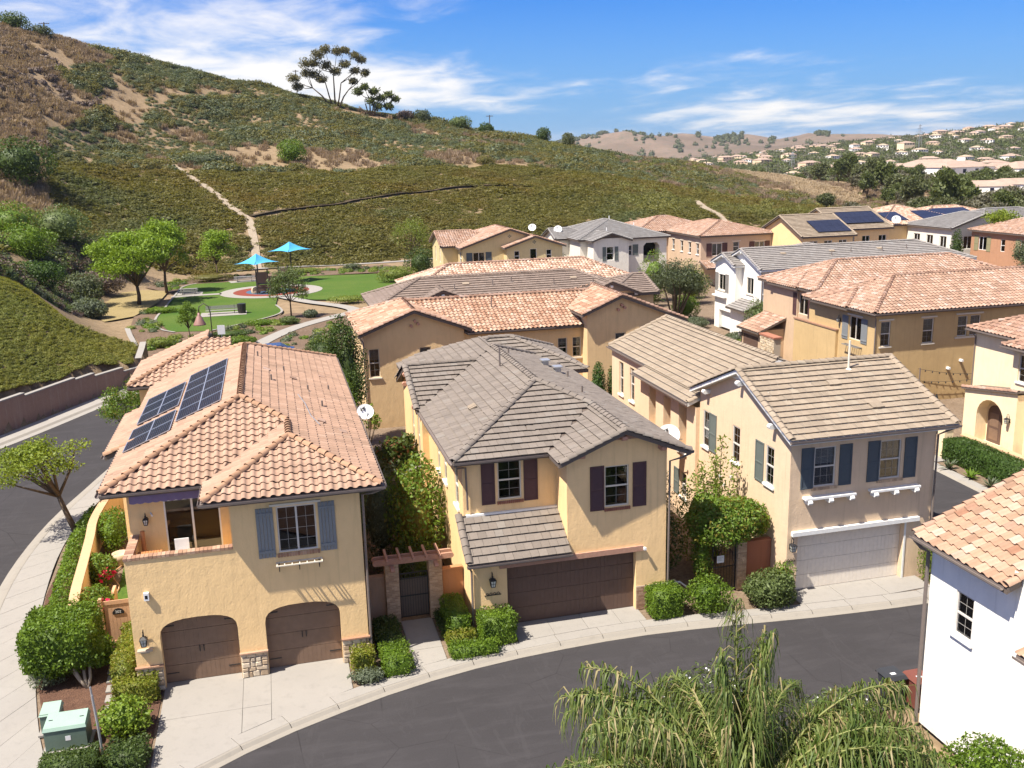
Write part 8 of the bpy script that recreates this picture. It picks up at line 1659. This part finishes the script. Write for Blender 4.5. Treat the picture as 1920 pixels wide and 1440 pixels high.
# corner gate and wall of the cream house
t = thing('garden_wall', (39.4, 43, 0), 'cream garden wall with clay coping behind the long hedge', 'wall'); MB().box(39.25, 37.5, 0, 39.5, 47.0, 1.25).build('wall', MT['cream'], t); MB().box(39.15, 37.5, 1.252, 39.6, 47.0, 1.34).build('coping', MT['capclay'], t)
t = thing('gate_pillar', (38.3, 47.2, 0), 'square cream gate pillar with an iron ring finial', 'pillar'); MB().box(38.0, 46.9, 0, 38.6, 47.5, 2.0).build('shaft', MT['cream'], t); MB().box(37.9, 46.8, 2.002, 38.7, 47.6, 2.14).build('cap', MT['capclay'], t); MB().tube([(38.3+.28*math.cos(a), 47.2, 2.45+.28*math.sin(a)) for a in [2*math.pi*k/14 for k in range(15)]], .05, 6).build('finial', MT['metal'], t)
t = thing('iron_gate', (37.4, 48.2, 0), 'slim tan iron gate beside the cream gate pillar', 'gate'); q = MB()
for i in range(9): q.tube([(37.7-.16*i*.35, 47.4+.2*i, .05), (37.7-.16*i*.35, 47.4+.2*i, 2.1)], .014, 5)
q.beam((37.7, 47.4, .1), (37.25, 49.0, .1), .04, .04); q.beam((37.7, 47.4, 2.1), (37.25, 49.0, 2.1), .04, .04); q.build('bars', MT['gutter'], t)
sheet('walkway', [(36.6, 46.4), (38.0, 46.4), (38.0, 49.5), (36.9, 49.5)], .0, MT['conc']); strip_k = struct(strip('kerb', [(36.2, 34), (36.2, 40.2), (36.5, 46), (37.6, 52), (38.8, 60), (39.5, 130)], [(36.75, 34), (36.75, 40.2), (37.05, 46), (38.1, 52), (39.3, 60), (40, 130)], MT['conc'], .0, .0)); strip('kerb_face', [(36.2, 34), (36.2, 40.2), (36.5, 46), (37.6, 52), (38.8, 60)], [(36.05, 34), (36.05, 40.2), (36.35, 46), (37.45, 52), (38.65, 60)], MT['conc_kerb'], .0, -.12, strip_k)
sheet('planting_bed', [(36.8, 34), (36.8, 40.2), (37.1, 46), (37.9, 46.3), (39.2, 46.5), (39.2, 34)], -.015, MT['soil']); sheet('driveway', [(33.2, 92), (33.4, 118), (44.5, 122), (45.2, 86), (39.5, 86)], -.09, MT['conc'])
# patio things behind the taupe house
t = thing('covered_grill', (38.6, 54.4, 0), 'barbecue under a black cover behind the taupe roof', 'grill'); V, F = ico_core((38.6, 54.4, .8), (.85, .6, .85), 1.0); V += (np.stack([fbm(V[:, 0]*3, V[:, 2]*3, 3), fbm(V[:, 1]*3, V[:, 0]*3, 4), fbm(V[:, 2]*3, V[:, 1]*3, 5)], 1)-.5)*.5; np_obj('cover', V, F, MT['rubber'], t)
def ptable(label, x, y, z, L, W): t = thing('patio_table', (x, y, 0), label, 'table'); MB().box(x-L/2, y-W/2, z, x+L/2, y+W/2, z+.12).build('top', MT['dishw'], t); [MB().box(x+a*L*.4-.06, y+b*W*.4-.06, 0, x+a*L*.4+.06, y+b*W*.4+.06, z).build('leg', MT['dishw'], t) for a in (-1, 1) for b in (-1, 1)]
ptable('long white patio table beside the covered grill', 40.9, 55.6, 1.1, 2.6, 1.2); ptable('lower white patio table in front of the covered grill', 39.6, 52.9, .8, 2.4, 1.3)
t = thing('patio_umbrella', (41.6, 51.6, 0), 'folded dark umbrella next to the cream house wall', 'umbrella'); MB().lathe((41.2, 51.9, 0), [(.5, 0), (.5, .08), (.05, .1), (.05, 1.0), (.22, 1.1), (.18, 2.0), (.03, 2.5)], 10).build('folded_canopy', MT['rubber'], t)
t = thing('garden_wall', (37.6, 56.5, 0), 'stucco courtyard wall with brick cap behind the taupe roof', 'wall'); MB().box(37.3, 56.6, 0, 41.0, 56.85, 1.6).build('wall', MT['ochre'], t); MB().box(37.2, 56.5, 1.602, 41.0, 56.95, 1.7).build('coping', MT['brick'], t)
# bins by the white corner house
def bin_(label, x, y, mat, lid):
    t = thing('wheelie_bin', (x, y, -.05), label, 'bin'); q = MB(); V = [(x+a*r, y+b*r*1.1, z) for r, z in ((.22, 0), (.31, 1.0)) for a, b in ((-1,-1),(1,-1),(1,1),(-1,1))]; q.add(V, [(0,3,2,1),(0,1,5,4),(1,2,6,5),(2,3,7,6),(3,0,4,7)]); q.build('body', MT[mat], t)
    q = MB(); q.add([(x+a*.35, y+b*.4, 1.0) for a, b in ((-1,-1),(1,-1),(1,1),(-1,1))]+[(x+a*.28, y+b*.32, 1.12) for a, b in ((-1,-1),(1,-1),(1,1),(-1,1))], [(0,3,2,1),(0,1,5,4),(1,2,6,5),(2,3,7,6),(3,0,4,7),(4,5,6,7)]); l = q.build('lid', MT[mat], t); MB().box(x-.16, y-.2, 1.121, x+.02, y-.08, 1.125).build('label_sticker', MT['dishw'], l); MB().tube([(x-.32, y+.44, .95), (x+.32, y+.44, .95)], .025, 6).build('handle', MT['rubber'], t)
    for sg in (-1, 1): MB().tube([(x+sg*.24-.03, y+.3, .1), (x+sg*.24+.03, y+.3, .1)], .12, 10).build('wheel', MT['rubber'], t)
MT['bin_br'] = m_plain('bin_brown', (.16, .055, .04), .6, .3); MT['bin_bk'] = m_plain('bin_black', (.035, .037, .042), .6, .3)
bin_('brown wheelie bin against the white corner house', 19.75, 24.7, 'bin_br', 1); bin_('black wheelie bin left of the brown bin', 19.05, 25.1, 'bin_bk', 1)
t = thing('oil_tray', (26.6, 31.9, 0), 'flat black tray on the concrete right of the white garage', 'tray'); MB().box(26.2, 31.75, .0, 26.9, 32.3, .06).build('tray', MT['rubber'], t)
t = thing('hose_reel', (15.3, 34.9, 0), 'small grey hose reel between the central house and dark ivy', 'hose reel'); MB().box(15.1, 34.7, 0, 15.6, 35.1, .5).build('box', MT['metal'], t); MB().tube([(15.1, 34.68, .55), (15.6, 34.6, .6), (15.9, 34.5, .35)], .04, 6).build('hose', MT['dishw'], t)
for x, y, z, f, r, lb in ((35.2, 128.5, 8.6, (-.4, -1, .5), .5, 'white satellite dish above the yellow house roof'), (40.4, 133.5, 7.8, (-.5, -1, .4), .55, 'white satellite dish left of the off-white house'), (90.6, 126.0, 7.6, (-.5, -1, .5), .6, 'white satellite dish on the far solar house')): dish((x, y, z), f, lb, r, (x, y+.3, z-1.4))
# ------------------------------------------------------------------ valley, far hillside and far hills
def far_ground():
    az = np.radians(np.arange(-30, 78, .3)); r = np.concatenate([np.arange(700, 1500, 22), np.arange(1500, 2300, 50), np.arange(2300, 3700, 45), np.geomspace(3700, 9500, 14)]); A, Rr = np.meshgrid(az, r, indexing='ij'); X = Rr*np.sin(A); Y = Rr*np.cos(A); Zz = far_z(X, Y)
    na, nr = A.shape; idx = np.arange(na*nr).reshape(na, nr); F = np.stack([idx[:-1, :-1], idx[1:, :-1], idx[1:, 1:], idx[:-1, 1:]], -1).reshape(-1, 4)[:, ::-1]
    t = NT('far_hill_soil'); p = t.pos(); n1 = t.noise(p, .004, 5, .6); n2 = t.noise(p, .02, 5, .7); n3 = t.noise(p, .07, 4, .7); col = t.mix(t.rng(n1, .4, .6), (.125, .092, .066), (.185, .135, .10)); col = t.mix(t.rng(n2, .5, .68, 0, .7), col, (.115, .105, .075)); col = t.mix(t.rng(n3, .56, .7, 0, .8), col, (.085, .09, .06)); cl_ = t.noise(p, .008, 3); col = t.mix(t.rng(cl_, .66, .72, 0, .8), col, (.42, .35, .26)); t.bsdf(col, .95, .1)
    struct(np_obj('far_hills', np.stack([X, Y, Zz], -1).reshape(-1, 3), F, t.m, smooth=True))
def far_z(X, Y):
    r = np.hypot(X, Y); a = np.degrees(np.arctan2(X, Y)); ss = lambda t: np.clip(t, 0, 1)**2*(3-2*np.clip(t, 0, 1))
    c1 = np.interp(a, [18, 24, 27, 29.5, 33.3, 36, 38.5, 41.7, 46, 60, 78], [0, 3, 8, 14, 24, 29, 33, 40, 44, 46, 40]); b1 = c1*ss((r-760)/640)*(1-ss((r-1500)/900)); b1 = b1*(1+.5*(fbm(X/160, Y/160, 81)-.5))
    c2 = np.interp(a, [-30, 0, 10, 14, 16, 18, 19.5, 20.8, 22, 24, 26, 27.5, 29, 31, 34, 40, 50, 78], [30, 40, 48, 52, 62, 74, 88, 96, 84, 72, 58, 62, 50, 58, 48, 40, 40, 40]); b2 = c2*ss((r-2300)/650)*(1-.6*ss((r-3050)/600)); b2 = b2*(1+.75*(fbm(X/420, Y/420, 91, 5)-.5)) - 46*np.abs(fbm(X/190, Y/420, 95, 4)-.5)*ss((r-2250)/300)
    return -7.5 + 4*ss((r-700)/80) + b1 + np.maximum(b2, 0)
far_ground()
def gz(x, y):
    r = math.hypot(x, y); return Z(x, y) if r < 790 else float(far_z(np.array([x]), np.array([y]))[0])
def farhouse(label, w, d, h, wall, roof, group):
    t = thing('distant_house', (0, 0, 0), label, 'house', group); MB().box(-w/2, -d/2, -6, w/2, d/2, h).build('wall', wall, t); q = MB(); e = .35; k = min(w, d)/2; q.add([(-w/2-e, -d/2-e, h), (w/2+e, -d/2-e, h), (w/2+e, d/2+e, h), (-w/2-e, d/2+e, h), (-w/2+k, 0, h+k*.36), (w/2-k, 0, h+k*.36)], [(0,1,5,4),(1,2,5),(2,3,4,5),(3,0,4),(0,3,2,1)]); q.build('roof', roof, t)
    for i in range(4):
        x = -w/2+w*(i+.5)/4; MB().box(x-.8, -d/2-.02, h-2.2, x+.8, -d/2+.02, h-.7).build('window', MT['solar'], t)
    return t
G1 = 'small pale houses scattered over the far wooded hillside'; L1 = 'small pale house with tiled roof on the far wooded hillside'
MT['far_clay'] = m_plain('far_clay_roof', (.34, .25, .20), .9, .1, var=.3, scale=.5); MT['far_tan'] = m_plain('far_tan_roof', (.38, .29, .21), .9, .1, var=.3, scale=.5)
protos = [farhouse(L1, 17, 12, 6.5, MT['cream'], MT['far_clay'], G1), farhouse(L1, 14, 11, 6, MT['white'], MT['far_tan'], G1), farhouse(L1, 21, 12, 6.5, MT['taupe'], MT['far_clay'], G1), farhouse(L1, 15, 13, 5, MT['white'], MT['far_clay'], G1)]
rr = random.Random(5); spots = []
while len(spots) < 120:
    a = rr.triangular(24, 47, 40); r = rr.uniform(700, 1420); row = 880+110*round((r-880)/110); r = row+rr.uniform(-14, 14)
    if a < 30 and r < 900: continue
    x, y = r*math.sin(math.radians(a)), r*math.cos(math.radians(a))
    if all((x-p[0])**2+(y-p[1])**2 > 26**2 for p in spots): spots.append((x, y))
for i, (x, y) in enumerate(spots):
    o = protos[i] if i < 4 else copy_tree(protos[rr.randrange(4)], (0, 0, 0)); o.location = (x, y, gz(x, y)+3.4); o.rotation_euler = (0, 0, rr.uniform(-.9, .5)); s_ = rr.uniform(.55, .85); o.scale = (s_, s_, s_)
G2 = 'clay roofed buildings in the valley'; pv = farhouse('mid-distance valley building with clay roof among trees', 24, 13, 5.5, MT['white'], MT['far_clay'], G2)
PL = ('large white one left of centre', 'large white one right of centre', 'wide one at the left of the group', 'long one at the right picture edge', 'small near one left of the palms', 'small near one right of the palms', 'far one above the left group', 'far one above the right group', 'farthest one in the middle', 'small near one at the right picture edge', 'far one behind the dry field')
for i, (a, r, rz, s_) in enumerate(((37.4, 560, -.3, 1.5), (38.6, 545, .1, 1.3), (35.0, 575, -.4, 1.2), (41.8, 560, .2, 1.4), (39.8, 330, -.5, .7), (41.3, 350, -.2, .75), (36.3, 690, .1, 1), (40.6, 640, .2, 1.2), (38.0, 700, -.2, 1), (43.5, 330, -.4, .8), (33.6, 640, -.2, 1))):
    x, y = r*math.sin(math.radians(a)), r*math.cos(math.radians(a)); o = pv if i == 0 else copy_tree(pv, (0, 0, 0)); o['label'] = 'valley building with clay roof among trees, '+PL[i]; o.location = (x, y, gz(x, y)+2.5); o.rotation_euler = (0, 0, rz); o.scale = (s_, s_, s_)
G3 = 'trees of the valley and far hillside'; TL = ['dark rounded tree in the wooded valley', 'grey-green spreading tree in the wooded valley', 'olive green tall tree in the wooded valley']
tp = [tree('valley_tree', TL[0], (0, 0, 0), 10, (4.6, 4.4, 4.0), 'far', 24, 150, .9, .3, .25, clump=.36, group=G3, core=.55, limbs=4), tree('valley_tree', TL[1], (0, 0, 0), 9, (5.2, 5.0, 3.2), 'far2', 22, 110, .85, .3, .25, clump=.36, group=G3, core=.5, limbs=4), tree('valley_tree', TL[2], (0, 0, 0), 13, (3.8, 3.8, 5.2), 'far3', 24, 110, .85, .3, .2, clump=.34, group=G3, core=.5, limbs=4)]
n_ = 0
def put(x, y, s_, k=None):
    global n_
    i = rr.randrange(3) if k is None else k; o = tp[n_] if n_ < 3 else copy_tree(tp[i], (0, 0, 0)); o.location = (x, y, gz(x, y)-.5); o.rotation_euler = (0, 0, rr.uniform(0, 6.28)); o.scale = (s_, s_, s_*rr.uniform(.85, 1.15)); n_ += 1
for _ in range(46):                                   # nearest row behind the last houses
    a = rr.uniform(34, 46); r = rr.uniform(195, 300)+(a < 37)*60; put(r*math.sin(math.radians(a)), r*math.cos(math.radians(a)), rr.uniform(.5, .95))
for a, r, s_, k in ((32.6, 395, 1.0, 2), (33.2, 400, 1.1, 2), (33.8, 392, 1.1, 0), (34.4, 360, 1.25, 0), (35.1, 345, 1.3, 2), (35.7, 340, 1.1, 0), (31.6, 430, 1.1, 0), (30.6, 455, 1.0, 2), (36.4, 300, .9, 1), (32.0, 260, .6, 0), (33.4, 255, .6, 1)): put(r*math.sin(math.radians(a)), r*math.cos(math.radians(a)), s_*.8, k)
for _ in range(235):
    a = rr.triangular(24, 48, 40); r = rr.uniform(340, 720)
    if a < 33 and r < 470: continue
    put(r*math.sin(math.radians(a)), r*math.cos(math.radians(a)), rr.uniform(.55, .95))
def wood():
    n = 17000; a = NR.triangular(19, 40, 50, n); r = np.sqrt(NR.uniform(560**2, 1650**2, n)); x = r*np.sin(np.radians(a)); y = r*np.cos(np.radians(a)); keep = (fbm(x/90, y/90, 99) > .33) | (r > 1300); sp_ = np.array(spots); keep &= (np.hypot(x[:, None]-sp_[None, :, 0], (y[:, None]+8)-sp_[None, :, 1]).min(1) > 9.5); keep &= ~((a < 26.5) & (r < 900)); x, y, r = x[keep], y[keep], r[keep]; z = np.where(r < 790, terr(x, y), far_z(x, y)); s = NR.uniform(2.6, 5.4, len(x)); sc3 = np.stack([s, s, s*NR.uniform(.8, 1.5, len(x))], 1); P = np.stack([x, y, z+s*.5], 1)
    for v, m in enumerate(('lf_far', 'lf_far2', 'lf_far3')): scatter('far_woodland', 'mass of distant trees over the valley and hillside', P[v::3], sc3[v::3], clump_mesh('far_tree_clump', MT[m], 60, .42, 1.0, 6))
    n = 600; a = NR.uniform(14, 32, n); r = NR.normal(2960, 60, n); keep = fbm(a*1.3, a*0+1, 5) > .45; a, r = a[keep], r[keep]; x = r*np.sin(np.radians(a)); y = r*np.cos(np.radians(a)); s = NR.uniform(5, 10, len(x)); scatter('far_woodland', 'tree line along the crest of the far tan hills', np.stack([x, y, far_z(x, y)+s*.3], 1), np.stack([s, s, s], 1), clump_mesh('crest_tree_clump', MT['lf_far'], 50, .45, 1.0, 5))
    n = 420; a = NR.uniform(17, 34, n); r = NR.uniform(2250, 2900, n); keep = fbm(a*3, r/150, 15) > .55; a, r = a[keep], r[keep]; x = r*np.sin(np.radians(a)); y = r*np.cos(np.radians(a)); s = NR.uniform(4, 9, len(x)); scatter('far_woodland', 'scattered trees on the slopes of the far tan hills', np.stack([x, y, far_z(x, y)+s*.3], 1), np.stack([s, s, s], 1), clump_mesh('slope_tree_clump', MT['lf_far'], 50, .45, 1.0, 5))
wood()
def pylon(a, r, h, label):
    x, y = r*math.sin(math.radians(a)), r*math.cos(math.radians(a)); z = gz(x, y); t = thing('power_pylon', (x, y, z), label, 'pylon'); q = MB()
    for sx, sy in ((-1, -1), (1, -1), (1, 1), (-1, 1)): q.beam((x+sx*2.4, y+sy*2.4, z), (x+sx*.35, y+sy*.35, z+h), .2, .2)
    for k in range(6):
        w0, w1 = 2.4-2.05*k/6, 2.4-2.05*(k+1)/6; q.beam((x-w0, y-w0, z+h*k/6), (x+w1, y-w1, z+h*(k+1)/6), .1, .1); q.beam((x+w0, y-w0, z+h*k/6), (x-w1, y-w1, z+h*(k+1)/6), .1, .1)
    q.build('lattice', MT['metal'], t); q = MB()
    for k in (.72, .84, .95): q.beam((x-5.5*(1.1-k)*2, y, z+h*k), (x+5.5*(1.1-k)*2, y, z+h*k), .4, .4)
    q.build('arms', MT['metal'], t)
pylon(36.6, 1080, 27, 'lattice power pylon above the far hillside houses'); pylon(30.1, 900, 17, 'pale twin lattice pylon left of the far hillside')
# ------------------------------------------------------------------ air: thin even haze over the whole valley
def haze():
    t = NT('haze_air'); v = t.new('ShaderNodeVolumePrincipled'); v.inputs['Color'].default_value = (.80, .86, .95, 1); v.inputs['Density'].default_value = HAZE; v.inputs['Anisotropy'].default_value = .3; t.L(v.outputs[0], t.out.inputs['Volume'])
    o = stuff(MB().box(-6200, -300, -9, 9000, 9600, 150).build('haze', t.m), 'thin bluish haze lying over the valley')
HAZE = .00006
SC.cycles.volume_bounces = 0
haze()
